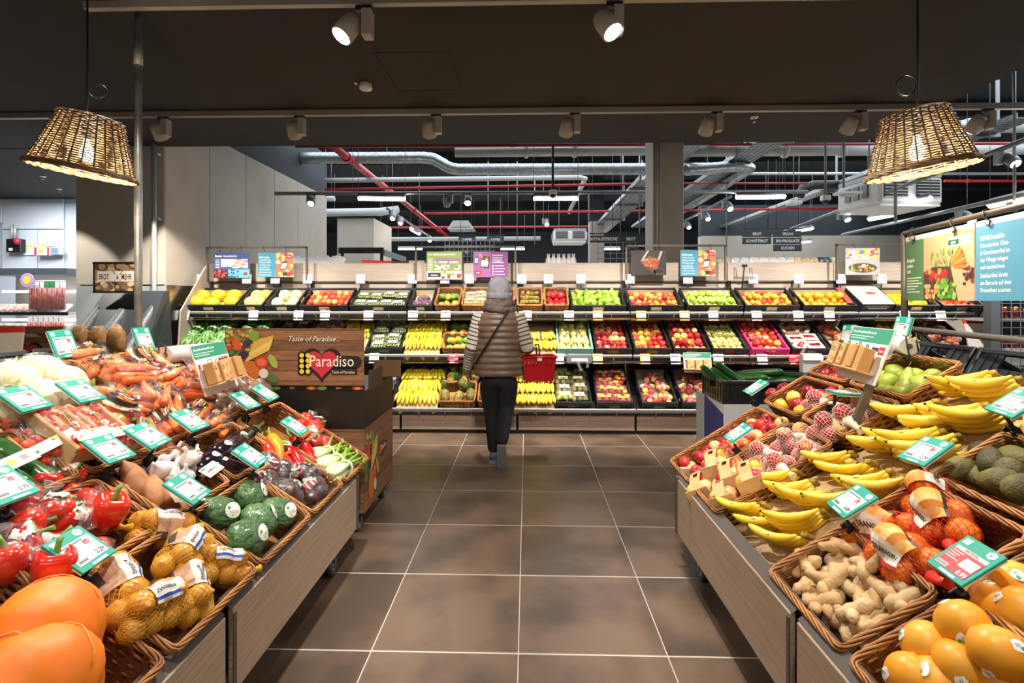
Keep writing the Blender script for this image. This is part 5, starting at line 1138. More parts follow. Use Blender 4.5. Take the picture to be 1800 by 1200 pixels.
# ---- middle tier
t = 'middle'
for p0, p1, lb, col, ln in ((303, 388, 'black crate of watermelons at the left end of the middle shelf', None, None), (390, 455, 'black crate of watermelons just behind the cardboard stand header', None, None), (457, 523, 'black crate of dark berry punnets, middle shelf, behind the header', None, None), (525, 588, 'black crate of peach punnets, middle shelf, behind the header', None, None), (641, 706, 'black crate of green grape punnets on the middle shelf', None, None), (1046, 1112, 'black crate of pink apples on the middle shelf, orange liner', None, 'eda61f'), (1115, 1182, 'black crate of mixed red apples, second of the middle shelf', None, 'eda61f'), (1184, 1251, 'black crate heaped with red-orange apples on the middle shelf', None, 'eda61f'), (1253, 1319, 'black crate of yellow-green apples on the middle shelf', None, 'd9562a'), (1394, 1462, 'black crate of cream apple cartons on the middle shelf', None, None), (1464, 1530, 'black crate of netted oranges behind the paper bag board', None, None), (1575, 1650, 'black crate of lemons behind the paper towel roll', None, None), (1652, 1725, 'black crate of red citrus packs at the right end, middle shelf', None, None)):
    put_crate(t, p0, p1, lb, col, ln or 'b8aa92')
put_crate(t, 979, 1044, 'green-lined crate of pale pears on the middle shelf', '7fae9c', 'cfe0c8')
put_crate(t, 1322, 1390, 'bright pink carton heaped with pink apples on the middle shelf', 'd8327a', None)
put_basket(t, 774, 840, 'wicker basket of mangoes, front one on the middle shelf', .29, .0)
put_basket(t, 774, 840, 'wicker basket of mangoes, back one on the middle shelf', .29, .3)
fill(t, 303, 388, 'small striped watermelon', 'middle shelf left crate', 'watermelon', [WATER], 3, 4, .075, 'watermelons', None, base=-.10)
fill(t, 390, 455, 'small striped watermelon', 'middle shelf second crate', 'watermelon', [WATER], 2, 4, .075, 'watermelons', None, base=-.10)
fill(t, 457, 523, 'dark berry punnet', 'middle shelf crate', 'punnet', [PB], 2, 4, 0, 'berry punnets', rot=lambda i, j: RZ(R.uniform(-.1, .1)), base=-.08)
fill(t, 525, 588, 'blue-rimmed peach punnet', 'middle shelf crate', 'punnet', [PPE], 2, 4, 0, 'peach punnets', rot=lambda i, j: RZ(R.uniform(-.08, .08)), base=-.07)
fill(t, 641, 706, 'green grape punnet', 'middle shelf crate', 'punnet', [PG], 2, 4, 0, 'grape punnets', rot=lambda i, j: RZ(R.uniform(-.12, .12)), base=-.06)
fill(t, 774, 840, 'green-red mango', 'middle shelf baskets', 'mango', [MANGO], 4, 4, .038, 'mangoes on the middle shelf', (3, 3), base=-.105)
fill(t, 979, 1044, 'pale yellow pear', 'green-lined crate', 'pear', [PEARY], 5, 6, .033, 'pale pears', (3, 3), base=-.09, rot=lambda i, j: RZ(R.uniform(-.5, .5)) @ RX(-1.2+R.uniform(-.3, .3)))
fill(t, 1046, 1112, 'pink-red apple', 'middle shelf pink apple crate', 'apple', [A['dark'], A['pink'], A['pink']], 5, 6, .037, 'pink apples on the middle shelf', base=-.095)
fill(t, 1115, 1182, 'mixed red apple', 'middle shelf second crate', 'apple', [A['mix'], A['red'], A['mix']], 5, 6, .037, 'mixed apples on the middle shelf', base=-.095)
fill(t, 1184, 1251, 'red-orange apple', 'middle shelf heaped crate', 'apple', [A['mix'], A['red'], A['pink']], 5, 6, .038, 'heaped apples on the middle shelf', (4, 4))
fill(t, 1253, 1319, 'yellow-green apple', 'middle shelf crate', 'apple', [A['ygreen']], 5, 6, .037, 'yellow-green apples on the middle shelf')
fill(t, 1322, 1390, 'pink-yellow apple', 'middle shelf pink carton', 'apple', [A['pink'], A['pink'], A['mix']], 5, 6, .037, 'apples in the pink carton', (4, 5))
fill(t, 1575, 1650, 'yellow lemon', 'middle shelf lemon crate', 'lemon', [LEMON], 5, 6, .03, 'lemons on the middle shelf', (4, 3))
xc, w = span(t, 1322, 1390)
spawn(A['mix'], GM(t, xc-w/2-.045, .02, -.11) @ RX(.9), 'red-yellow apple fallen beside the pink carton on the middle shelf', 'apple')
M_cream = mat('cream_board', 'ead2b0', 'e0c49e', ns=8, rough=.7)
def cream():
    t_ = TP('apple_carton'); w, d, h = .17, .125, .07; t_.part('board_box', MB().box((0, 0, .005), (w, d, .01), M_cream).box((-w/2, 0, h/2), (.004, d, h), M_cream).box((w/2, 0, h/2), (.004, d, h), M_cream).box((0, -d/2, h/2), (w, .004, h), M_cream).box((0, d/2, h/2), (w, .004, h), M_cream))
    t_.part('window_lid', MB().quad((-w/2, -d/2, h), (w/2, -d/2, h), (w/2, -d*.2, h), (-w/2, -d*.2, h), M_cream).quad((-w/2, d*.2, h), (w/2, d*.2, h), (w/2, d/2, h), (-w/2, d/2, h), M_cream).quad((-w/2, -d*.2, h), (-w*.36, -d*.2, h), (-w*.36, d*.2, h), (-w/2, d*.2, h), M_cream).quad((w*.36, -d*.2, h), (w/2, -d*.2, h), (w/2, d*.2, h), (w*.36, d*.2, h), M_cream))
    for x in (-.04, 0, .04): t_.part('apple', A['dark'].me, T(x, 0, .036) @ rnd_rot() @ S(.9))
    return t_
fill(t, 1394, 1462, 'cream apple carton', 'middle shelf crate', 'carton', [cream()], 2, 4, 0, 'cream apple cartons', rot=lambda i, j: RZ(R.uniform(-.06, .06) if (i+j) % 3 else .9), base=-.08)
xc, w = span(t, 1464, 1530)
for k in range(3): spawn(NETO, GM(t, xc+(k % 2)*.08-.05, .12+.17*k, -.06) @ RZ(k), 'net of oranges in the crate behind the paper bag board, '+('front', 'middle', 'back')[k], 'bag', 'orange nets in the crate')
xc, w = span(t, 1652, 1725)
for k in range(5): spawn(NETT, GM(t, xc+(k % 2)*.16-.08, .1+.11*k, -.05) @ RZ(k*1.3) @ S(.9), f'reddish net pack in the end crate of the middle shelf, {ORD[k]} from front', 'bag', 'red citrus packs')
# bananas laid on burlap (two stretches per tier)
M_bur = mat('burlap', 'c9a87c', 'b8946a', ns=120, rough=.95, lo=.4, hi=.6)
def cloth(M, w, d, label, sag=.02, drape=.06, nx=14, ny=12):
    b = MB(); vs = []; fs = []
    for j in range(ny+1):
        for i in range(nx+1):
            x = w*(i/nx-.5); v = j/ny; y = v*(d+drape)-drape; z = sag*noise.noise(Vector((x*9, y*9, w*7)))
            if y < 0: z = y*1.1+z*.6; y = -.012-.01*math.sin(i*1.1)
            if j == 0: z -= .02*math.sin(i*1.7)
            vs.append((x, y, z))
    for j in range(ny):
        for i in range(nx): fs.append((j*(nx+1)+i, j*(nx+1)+i+1, (j+1)*(nx+1)+i+1, (j+1)*(nx+1)+i))
    return thing('burlap_cloth', label, 'cloth', M, 'burlap cloths', b.add(vs, fs, M_bur, True))
def hangrot(i, j): return RZ(-pi/2+R.uniform(-.25, .25)) @ RX(pi) @ RY(-.15)
for t, p0, p1, lb in (('middle', 590, 638, 'behind the header, middle shelf'), ('middle', 708, 772, 'on the middle shelf left of the mangoes'), ('middle', 920, 977, 'on the middle shelf right of the shopper'), ('lower', 695, 768, 'on the lower shelf left of the pineapples'), ('lower', 900, 975, 'on the lower shelf below the red basket')):
    xc, w = span(t, p0, p1); cloth(GM(t, xc, 0, -.07), w, .58, 'beige burlap cloth under bananas '+lb)
def bans(t, p0, p1, nx, ny, tps, where, h=-.03, S_=1.0, dsp=.155, d0=.20):
    xc, w = span(t, p0, p1)
    for j in range(ny):
        for i in range(nx):
            spawn(R.choice(tps), GM(t, xc-w/2+w*(i+.5)/nx+R.uniform(-.012, .012), d0+dsp*j, h+.012*j) @ hangrot(i, j) @ S(S_), f'banana bunch {where}, row {ORD[j]}, {ORD[i]} from left', 'banana', 'bananas '+where)
bans('middle', 706, 774, 3, 3, FAN, 'on the middle shelf left of the mangoes', d0=.22, dsp=.155)
bans('middle', 592, 636, 2, 2, FAN, 'behind the header on the middle shelf', d0=.42)
bans('middle', 922, 976, 3, 1, [BSMALL], 'right of the shopper, lower row', d0=.16, S_=1.1); bans('middle', 926, 976, 2, 1, [BSMALL], 'right of the shopper, upper row', d0=.34, S_=1.1)
bans('lower', 697, 766, 3, 3, FAN, 'on the lower shelf left of the pineapples', d0=.21, dsp=.17, S_=1.1)
bans('lower', 902, 974, 4, 3, [BSMALL], 'below the red shopping basket', d0=.15, dsp=.16, S_=1.15)
# ---- lower tier
t = 'lower'
for p0, p1, lb in ((627, 692, 'black crate of berry punnets beside the stand, lower shelf'), (976, 1042, 'black crate of packed pears and kiwis on the lower shelf'), (1048, 1115, 'black crate of packed apples on the lower shelf'), (1128, 1194, 'black crate of bagged apples, left of two on the lower shelf'), (1199, 1265, 'black crate of bagged apples, right of two on the lower shelf'), (1268, 1334, 'black crate of fruit bags behind the cucumbers'), (1408, 1475, 'black crate of avocado packs behind the cucumbers')): put_crate(t, p0, p1, lb, None, '8f8676')
put_crate(t, 1337, 1405, 'pink carton of packed apples behind the cucumbers, lower shelf', 'd8327a', None)
put_basket(t, 769, 836, 'wicker basket of pineapples, front one on the lower shelf', .32, 0); put_basket(t, 769, 836, 'wicker basket of pineapples, back one on the lower shelf', .27, .33); put_basket(t, 838, 898, 'wicker basket behind the shopper legs', .32, 0)
fill(t, 627, 692, 'berry punnet with red labels', 'lower shelf crate', 'punnet', [PB], 2, 4, 0, 'berry punnets on the lower shelf', rot=lambda i, j: RZ(R.uniform(-.1, .1)), base=-.06)
xc, w = span(t, 769, 836)
for k, (dx, d, h, rx, rz) in enumerate(((-.14, .12, -.02, -1.05, .1), (.01, .10, -.03, -1.0, -.3), (.14, .13, -.02, -1.1, .15), (-.10, .38, .0, -1.0, -.2), (.06, .36, .01, -1.1, .3), (.16, .44, .0, -1.0, .1), (.05, .22, .05, -.7, 1.2))):
    spawn(PINE, GM(t, xc+dx, d, h) @ RZ(rz) @ RX(rx) @ S(.92), f'pineapple with spiky leaves in the lower shelf baskets, ' + ('front row left', 'front row middle', 'front row right', 'back row left', 'back row middle', 'back row right', 'topmost, by the shopper hand')[k], 'pineapple', 'pineapples')
fill(t, 976, 1042, 'packed fruit punnet', 'lower shelf kiwi crate', 'punnet', [PK, PPG], 2, 4, 0, 'pear and kiwi punnets', rot=lambda i, j: RZ(R.uniform(-.06, .06)) @ S(1.05), base=-.04)
fill(t, 1048, 1115, 'packed red apple punnet', 'lower shelf crate', 'punnet', [PA], 2, 4, 0, 'apple punnets', rot=lambda i, j: RZ(R.uniform(-.06, .06) if (i, j) != (1, 2) else 1.0), base=-.06)
for (p0, p1, wn) in ((1128, 1194, 'left of two'), (1199, 1265, 'right of two'), (1268, 1334, 'behind the cucumbers')):
    xc, w = span(t, p0, p1)
    for k, (dx, d) in enumerate(((-.09, .12), (.09, .13), (-.08, .30), (.09, .32), (0, .47))): spawn(APB[k % 2], GM(t, xc+dx, d, -.065) @ RZ(k*1.7) @ S(.92), f'clear bag of red apples, {wn} lower shelf crate, '+('front left', 'front right', 'middle left', 'middle right', 'back')[k], 'bag', 'apple bags on the lower shelf')
fill(t, 1337, 1405, 'pink apple punnet', 'lower shelf pink carton', 'punnet', [PA], 2, 4, 0, 'apple punnets in the pink carton', base=-.06, rot=lambda i, j: RZ(.05))
xc, w = span(t, 1408, 1475)
for k in range(3): spawn(NETT, GM(t, xc+.05*(k-1), .15+.16*k, -.05) @ RZ(k), f'reddish net of onions behind the cucumbers, {ORD[k]} from front', 'bag', 'onion nets at the back')
# ---- price tags
n_ = 0
PR = ['1.79', '2.49', '0.99', '2.99', '1.99', '3.49', '2.29', '1.49', '0.79', '2.79']
def rail_tag(tier, px, kind, where):
    global n_; n_ += 1
    x = AX(px, TIER[tier][0]-.04); spawn(shelf_tag(PR[n_ % 10] if kind != 'red' else '1.11', kind), GM(tier, x, -.045, -.105) @ RX(pi/2-TILT-.25), where, 'price tag', 'shelf price tags')
for i, (px, k) in enumerate(((319, 'white'), (441, 'blue'), (521, 'blue'), (568, 'white'), (645, 'blue'), (724, 'white'), (782, 'white'), (926, 'blue'), (1001, 'white'), (1052, 'yellow'), (1129, 'yellow'), (1206, 'yellow'), (1257, 'white'), (1334, 'white'), (1408, 'white'), (1463, 'white'), (1597, 'white'), (1661, 'white'))):
    rail_tag('top', px, k, f"{ {'white':'white','blue':'blue-topped white','yellow':'yellow'}[k]} price tag on the top shelf rail, {ORD[i] if i < 15 else ['sixteenth','seventeenth','eighteenth'][i-15]} from left")
for i, (px, k) in enumerate(((655, 'white'), (796, 'red'), (983, 'blue'), (1052, 'yellow'), (1136, 'yellow'), (1190, 'white'), (1266, 'white'), (1344, 'white'), (1400, 'red'))):
    rail_tag('middle', px, k, f"{ {'white':'white','blue':'blue-topped white','yellow':'yellow','red':'red offer'}[k]} price tag on the middle shelf rail, {ORD[i]} from left")
for i, (px, k) in enumerate(((343, 'white'), (434, 'white'), (484, 'white'), (541, 'white'), (634, 'white'), (725, 'blue'), (782, 'white'), (825, 'white'), (871, 'white'), (917, 'white'), (964, 'white'), (1021, 'white'), (1107, 'white'), (1209, 'white'), (1324, 'white'), (1404, 'white'), (1478, 'white'), (1550, 'white'))):
    n_ += 1; o = spawn(shelf_tag(PR[n_ % 10], k), T(*AY(px, 490, 6.27)) @ RX(pi/2-.12), f"{ {'white':'white','blue':'blue-topped white'}[k]} price tag clipped above the top row of crates, {ORD[i] if i < 15 else ['sixteenth','seventeenth','eighteenth'][i-15]} from left", 'price tag', 'crate price tags')
    node('clip_arm', MB().tube([(0, -.05, -.006), (.0, -.09, -.02), (0, -.125, -.03)], .007, M_black, 5).box((0, -.12, -.03), (.03, .03, .03), M_black), o)
# ================================================================ THE TWO FRONT ISLANDS
def bk(side, s0, s1, y0, y1, label, liner=True, h=.12):
    h = .135
    if s0 == 0: s0 = -.028
    w, d = y1-y0-.006, s1-s0-.006
    return spawn(basket(round(w, 2), round(d, 2), h, 11, liner), SM(side, (s0+s1)/2, (y0+y1)/2, -.122), label, 'basket', 'wicker baskets on the islands')
def at(side, px, py, h=0, rz=0): s, y = SL(px, py, side, h); return SM(side, s, y, h, rz)
def seq(side, desc, cat, pts, tps, h=.0, rot=None, group=None, sc=1.0, where=''):
    pts = sorted(pts, key=lambda p: p[0]); n = len(pts); out = []
    for i, p in enumerate(pts):
        hh = (p[2] if len(p) > 2 and p[2] is not None else h)-.015; M = at(side, p[0], p[1], hh)
        r = rot(i) if rot else rnd_rot()
        if len(p) > 3: r = p[3]
        lab = f"{desc}{where}, {ORD[i]} of {n} from left" if n > 1 else f"{desc}{where}"
        out.append(spawn(tps[i % len(tps)], M @ r @ S(sc), lab, cat, group))
    return out
def spread(side, s0, s1, y0, y1, ns, ny, h, desc, cat, tps, group, sc=1, jit=.25, rot=None, word='row up the slope'):
    for i in range(ns):
        for j in range(ny):
            s = s0+(s1-s0)*(i+.5)/ns+R.uniform(-jit, jit)*(s1-s0)/ns; y = y0+(y1-y0)*(j+.5)/ny+R.uniform(-jit, jit)*(y1-y0)/ny
            spawn(R.choice(tps), SM(side, s, y, h+R.uniform(-.006, .008)) @ (rot(i, j) if rot else rnd_rot()) @ S(sc), f"{desc}, {ORD[i]} {word}, {ORD[j]} from the camera", cat, group)
# ---------------- right island baskets
for a in ((0, .57, 2.70, 3.08, 'wicker basket of loose red apples at the far end, right island'), (0, .57, 2.31, 2.69, 'wicker basket of netted apples and apple cartons, right island'), (0, .29, 1.41, 1.84, 'wicker basket of ginger roots on the right island'), (.30, .58, 1.41, 1.84, 'wicker basket of red-netted oranges on the right island'), (0, .29, .94, 1.39, 'wicker basket of orange melons, nearest on the right island'), (.30, .58, .94, 1.39, 'second wicker basket of orange melons, higher up the right island'), (.61, .90, 2.70, 3.10, 'wicker basket of large loose apples behind the cucumbers'), (.61, .90, 2.30, 2.68, 'wicker basket of white-netted apples, upper part of right island'), (.60, .90, 1.40, 1.82, 'wicker basket of avocados on the right island'), (.92, 1.21, 2.75, 3.12, 'top wicker basket of dark apples behind the paper bag board'), (.92, 1.22, 2.31, 2.73, 'top wicker basket of green pears beneath the black crates')): bk(1, *a)
for s0, s1, y0, y1, lb in ((-.01, .57, 1.86, 2.30, 'lower banana stretch, right island'), (.6, 1.24, 1.84, 2.29, 'upper banana stretch, right island')):
    cloth(SM(1, s0, (y0+y1)/2, -.055), y1-y0, s1-s0, 'beige burlap cloth under the bananas, '+lb, .025, .05)
for s0, s1, y0, y1, lb in ((.0, .57, 1.875, 2.285, 'under the lower bananas'), (.61, 1.23, 1.855, 2.28, 'under the upper bananas')):
    o = thing('cardboard_tray', 'shallow brown cardboard tray hidden below the burlap, '+lb, 'tray', SM(1, (s0+s1)/2, (y0+y1)/2, -.125)); w_, d_ = y1-y0, s1-s0
    node('tray_board', MB().box((0, 0, .006), (w_, d_, .012), M_kraft).box((0, -d_/2, .026), (w_, .006, .052), M_kraft).box((0, d_/2, .026), (w_, .006, .052), M_kraft).box((-w_/2, 0, .026), (.006, d_, .052), M_kraft).box((w_/2, 0, .026), (.006, d_, .052), M_kraft), o)
spread(1, .02, .52, 2.73, 3.05, 7, 5, -.045, 'loose apple in the far right-island basket', 'apple', [A['red'], A['mix'], A['dark'], A['pink']], 'loose apples at the far end')
seq(1, 'loose apple on top in the far right-island basket', 'apple', [(1350, 738), (1322, 752), (1337, 748), (1358, 752), (1375, 745), (1330, 766), (1205, 813), (1232, 803), (1225, 828), (1258, 785), (1274, 788), (1285, 764)], [A['mix'], A['dark'], A['red'], A['pink']], .0, None, 'apples on top at the far end')
CT = CTN
seq(1, 'kraft cardboard apple carton with window', 'carton', [(1262, 822, .02, RZ(-.5) @ RX(-.1)), (1290, 842, .03, RZ(-.45)), (1325, 846, .03, RZ(-.4)), (1238, 862, -.02, RZ(-.5)), (1280, 874, .0, RZ(-.5))], [CT], where=' near the right aisle edge', group='kraft apple cartons')
seq(1, 'white net of apples', 'bag', [(1338, 802, -.01, RZ(.4)), (1372, 822, .02, RZ(-.2)), (1385, 780, .0, RZ(.9)), (1425, 800, -.01, RZ(.1)), (1418, 768, -.02, RZ(-.5))], APN, where=' in the lower netted-apple basket', group='netted apples, lower basket', sc=.92)
seq(1, 'white net of apples', 'bag', [(1440, 712, .0, RZ(.1)), (1492, 740, .03, RZ(-.4)), (1455, 755, .02, RZ(.6)), (1520, 720, .0, RZ(.3))], APN, where=' by the sign post', group='netted apples, upper basket')
seq(1, 'large apple', 'apple', [(1357, 693), (1379, 685), (1422, 690), (1442, 698), (1395, 700), (1465, 692), (1372, 714), (1402, 712), (1428, 714), (1446, 708), (1410, 724), (1482, 700)], [A['red'], A['yred'], A['dark'], A['mix']], -.01, None, 'large apples', 1.12, ' in the basket behind the cucumbers')
seq(1, 'dark red apple', 'apple', [(1437, 664), (1452, 658), (1468, 668), (1455, 676), (1485, 676), (1478, 652)], [A['red'], A['dark']], -.03, None, 'dark apples', 1.1, ' under the paper bag board')
seq(1, 'green pear', 'pear', [(1538, 670), (1562, 676), (1573, 655), (1598, 672), (1605, 662), (1632, 672), (1580, 694), (1612, 690), (1560, 692), (1640, 664), (1590, 684), (1618, 678)], [PEAR], -.02, None, 'green pears on the island', 1.15, ' in the top right-island basket')
def brot(a=-2.44, r=1.0, t=0): return lambda i: RZ(a+R.uniform(-.22, .22)) @ RX(r+R.uniform(-.2, .2)) @ RY(t)
seq(1, 'banana bunch', 'banana', [(1345, 890), (1381, 908), (1420, 945), (1402, 832), (1432, 850), (1500, 800), (1532, 815), (1566, 832), (1600, 845), (1462, 872), (1450, 905), (1520, 860)], BUN, .005, brot(), 'bananas, lower stretch', 1.0, ' in the lower burlap stretch')
seq(1, 'banana bunch', 'banana', [(1748, 660), (1795, 672), (1652, 710), (1703, 722), (1737, 718), (1600, 760), (1632, 760), (1686, 772), (1780, 730), (1660, 765)], BUN, .02, brot(), 'bananas, upper stretch', 1.1, ' in the upper burlap stretch')
spread(1, .03, .27, 1.45, 1.81, 4, 6, -.05, 'ginger root in the wicker basket', 'ginger', GIN, 'ginger roots', 1.0, .25, lambda i, j: RZ(R.uniform(0, 6.3)) @ RX(R.uniform(-.5, .5)))
seq(1, 'ginger root on top', 'ginger', [(1420, 985), (1460, 1010), (1520, 1000), (1445, 1055), (1555, 1030), (1500, 1070), (1490, 960), (1590, 1050)], GIN, .0, lambda i: RZ(i*1.1) @ RX(.3), 'ginger roots on top', 1.05, ' of the ginger basket')
seq(1, 'red net of oranges with paper label', 'bag', [(1548, 938, .0, RZ(.5)), (1655, 920, .01, RZ(-.5)), (1590, 985, .02, RZ(.0)), (1640, 880, -.01, RZ(2.5))], ORN, group='orange nets', sc=1.12)
seq(1, 'oval orange melon', 'melon', [(1692, 1104, .06), (1632, 1142, .03), (1758, 1150, .05), (1690, 1180, .02), (1602, 1196, .02), (1650, 1210, .01), (1750, 1200, .0)], [ORMEL], .03, lambda i: Euler((.3+.5*(i % 3)-.4, .5-.4*(i % 2), i*1.9)).to_matrix().to_4x4(), 'orange melons, nearest basket', .92, ' in the nearest right basket')
seq(1, 'oval orange melon', 'melon', [(1752, 1064, .0), (1798, 1035, .01), (1792, 1082, .0)], [ORMEL], .0, lambda i: Euler((.6, .4, i*2.2)).to_matrix().to_4x4(), 'orange melons, second basket', .9, ' in the second melon basket')
seq(1, 'dark avocado', 'avocado', [(1688, 824, .0), (1745, 813, .01), (1758, 846, .02), (1785, 806, .0), (1798, 858, .02), (1772, 832, .0), (1720, 838, -.03), (1735, 795, -.03)], [AVO], .0, lambda i: RZ(i*1.3) @ RX(1.3+.2*(i % 3)), 'avocados', 1.08, ' in the avocado basket')
# ---------------- left island baskets
for a in ((0, .30, 2.67, 3.08, 'wicker basket of celery beside the cardboard stand'), (0, .30, 2.26, 2.65, 'wicker basket of beetroot packs on the left island'), (0, .30, 1.82, 2.25, 'wicker basket of broccoli on the left island'), (0, .30, 1.36, 1.80, 'wicker basket of netted onions on the left island'), (0, .30, .88, 1.34, 'wicker basket of pumpkins, nearest on the left island'), (.31, .60, 2.58, 3.06, 'wicker basket of red pointed peppers'), (.31, .60, 2.16, 2.56, 'wicker basket of aubergines, half empty'), (.31, .60, 1.76, 2.14, 'wicker basket of garlic and sweet potatoes'), (.31, .60, 1.30, 1.74, 'wicker basket of film-wrapped red bell peppers'), (.62, .91, 2.72, 3.12, 'wicker basket of brown bagged potatoes'), (.62, .91, 2.28, 2.70, 'wicker basket of carrot bags, lower row on left island'), (.62, .91, 1.74, 2.26, 'wicker basket of tomato trays and yellow peppers'), (.62, .91, 1.28, 1.72, 'wicker basket of zucchini'), (.93, 1.23, 2.28, 3.10, 'long wicker basket heaped with carrot bags at the crest'), (.93, 1.23, 1.60, 2.26, 'wicker basket of cauliflowers at the crest')): bk(-1, *a)
def dirrot(p, q, side):      # turn a thing's x axis from one photo point towards another on the slope
    a, b = SL(*p, side, .02), SL(*q, side, .02); dx = (b[1]-a[1])*(1 if side < 0 else -1); return RZ(math.atan2(b[0]-a[0], dx))
seq(-1, 'celery bunch with white band', 'celery', [(572, 798, .01, dirrot((540, 808), (600, 788), -1)), (588, 812, .02, dirrot((555, 823), (612, 798), -1)), (603, 824, .03, dirrot((575, 838), (622, 806), -1))], [CEL], group='celery bunches', sc=1.12)
seq(-1, 'film pack of dark beetroot', 'bag', [(470, 818), (500, 830), (540, 838), (462, 852), (505, 868), (550, 862)], BEET, .0, lambda i: RZ(i*1.3), 'beetroot packs', 1.05)
seq(-1, 'film-wrapped broccoli with sticker', 'broccoli', [(437, 872, .0, RZ(.5)), (384, 902, .0, RZ(-.4)), (486, 902, .03, RZ(-.3)), (432, 946, .03, RZ(.1)), (455, 915, .02, RZ(.7))], [BRC], group='broccoli heads', sc=.92)
seq(-1, 'yellow net of onions with paper label', 'bag', [(285, 935, .0, RZ(2.4)), (320, 980, .04, RZ(.3)), (205, 1038, .02, RZ(1.2)), (265, 1075, .04, RZ(-.3)), (378, 1000, .0, RZ(-.9)), (330, 1045, .02, RZ(.9))], ONN, group='onion nets', sc=.98)
seq(-1, 'big orange pumpkin', 'pumpkin', [(72, 1132, .03, RZ(.3) @ RX(-1.95)), (45, 1232, .05, RZ(-.3) @ RX(-1.9))], [PUM], group='pumpkins', sc=1.1)
seq(-1, 'film bag of red bell peppers', 'bag', [(58, 905, .02, RZ(.2)), (48, 985, .02, RZ(1.5)), (128, 985, .02, RZ(2.4)), (150, 905, .0, RZ(3.5)), (110, 860, -.02, RZ(1.0))], BLB, group='bagged bell peppers')
spawn(BELL, at(-1, 192, 898, .055) @ RX(-.15) @ S(1.12), 'loose-looking red bell pepper with upright green stem, on the bagged peppers', 'pepper')
spawn(BELL, at(-1, 95, 1000, .06) @ RX(-.4) @ S(1.1), 'shiny red bell pepper at the basket front, beneath the tag', 'pepper')
seq(-1, 'brown sweet potato', 'sweet potato', [(205, 880, .0, RZ(.4)), (238, 846, .02, RZ(1.6) @ RY(-.4)), (280, 878, .0, RZ(-.2)), (268, 862, .02, RZ(.9))], SWP, group='sweet potatoes', sc=.9)
seq(-1, 'white garlic bulb', 'garlic', [(262, 822), (283, 812), (305, 800), (328, 798), (345, 806), (275, 838), (298, 828), (318, 818), (340, 822), (358, 828), (300, 845), (325, 838), (282, 826, .05), (333, 806, .05)], [GAR], .0, lambda i: Euler((.8*math.sin(i*2), .8*math.cos(i*3), i)).to_matrix().to_4x4(), 'garlic bulbs', 1.15)
for px, py, rz, w in ((330, 872, -.5, 'cream paper card reading KNOBLAUCH beneath the garlic'), (372, 824, .1, 'cream paper card between garlic and aubergines')):
    o = thing('garlic_card', w, 'card', at(-1, px, py, .035, rz), None, MB().box((0, 0, 0), (.115, .055, .001), flat('ece4d0')))
    node('lettering', MB().text('KNOBLAUCH', 0, -.006, .0125, M_ink, .0012, True, .95, 'c').rect(-.05, .014, -.02, .022, M_stkg, .0012).rect(-.04, -.018, .04, -.015, M_lg, .0012), o)
seq(-1, 'glossy dark aubergine', 'aubergine', [(398, 792, .02, dirrot((370, 810), (440, 770), -1)), (425, 775, .0, dirrot((390, 800), (450, 760), -1)), (378, 812, .0, dirrot((360, 820), (420, 790), -1)), (398, 828, -.01, dirrot((370, 826), (430, 838), -1))], [AUB], group='aubergines', sc=1.28)
seq(-1, 'red pointed pepper', 'pepper', [(462, 775, .01, dirrot((450, 745), (478, 800), -1)), (500, 785, .01, dirrot((478, 755), (520, 805), -1)), (512, 770, .02, dirrot((490, 745), (535, 785), -1)), (485, 795, .0, dirrot((470, 770), (500, 815), -1)), (520, 742, .0, dirrot((500, 735), (545, 750), -1))], [PPR], group='red pointed peppers', sc=1.35, where=' in the pepper basket')
spawn(PPO, at(-1, 474, 765, .02) @ dirrot((462, 735), (495, 795), -1) @ S(1.25), 'orange pointed pepper lying across the red ones', 'pepper')
thing('paper_band', 'cream paper band round the red pointed peppers', 'label', at(-1, 497, 778, .045) @ RZ(1.0), None, MB().box((0, 0, 0), (.035, .09, .003), flat('ecd9b8'), bev=.001).rect(-.012, -.03, .012, .02, M_stkg, .002))
seq(-1, 'open film bag of red peppers', 'bag', [(548, 748, .0, RZ(.3)), (558, 775, .0, RZ(1.7))], BLB, group='pepper bags by the stand', sc=.9)
seq(-1, 'brown film bag of potatoes', 'bag', [(410, 678, .0, RZ(.3)), (452, 688, .0, RZ(.9)), (400, 712, .0, RZ(-.3)), (480, 665, -.03, RZ(.3)), (430, 655, -.02, RZ(.3))], [PARS], group='potato bags')
seq(-1, 'film bag of carrots', 'bag', [(300, 742, .02, RZ(1.2)), (352, 736, .0, RZ(.3)), (258, 765, .0, RZ(.9)), (378, 748, -.01, RZ(.2))], CRB, group='carrot bags, lower basket', where=' in the lower carrot basket')
seq(-1, 'film bag of carrots', 'bag', [(195, 655, .03, RZ(.6)), (265, 640, .04, RZ(1.7)), (300, 668, .05, RZ(.2)), (340, 690, .02, RZ(-.5)), (245, 695, .05, RZ(1.1)), (215, 710, .05, RZ(2.6)), (320, 650, .0, RZ(1.3)), (285, 705, .04, RZ(.6)), (150, 632, .0, RZ(.1)), (238, 660, .09, RZ(-.3))], CRB, group='carrot bags, crest basket', where=' in the heaped crest basket', sc=1.1)
seq(-1, 'film bag of orange and red peppers', 'bag', [(205, 738, .02, RZ(.2)), (222, 775, .0, RZ(2))], BLY, group='mixed pepper bags')
seq(-1, 'kraft tray of vine tomatoes in film', 'tray', [(68, 782, .0, RZ(-.15) @ RY(-.5)), (112, 775, .03, RZ(-.12)), (165, 770, .03, RZ(-.15))], [TMT], group='tomato trays', sc=1.12)
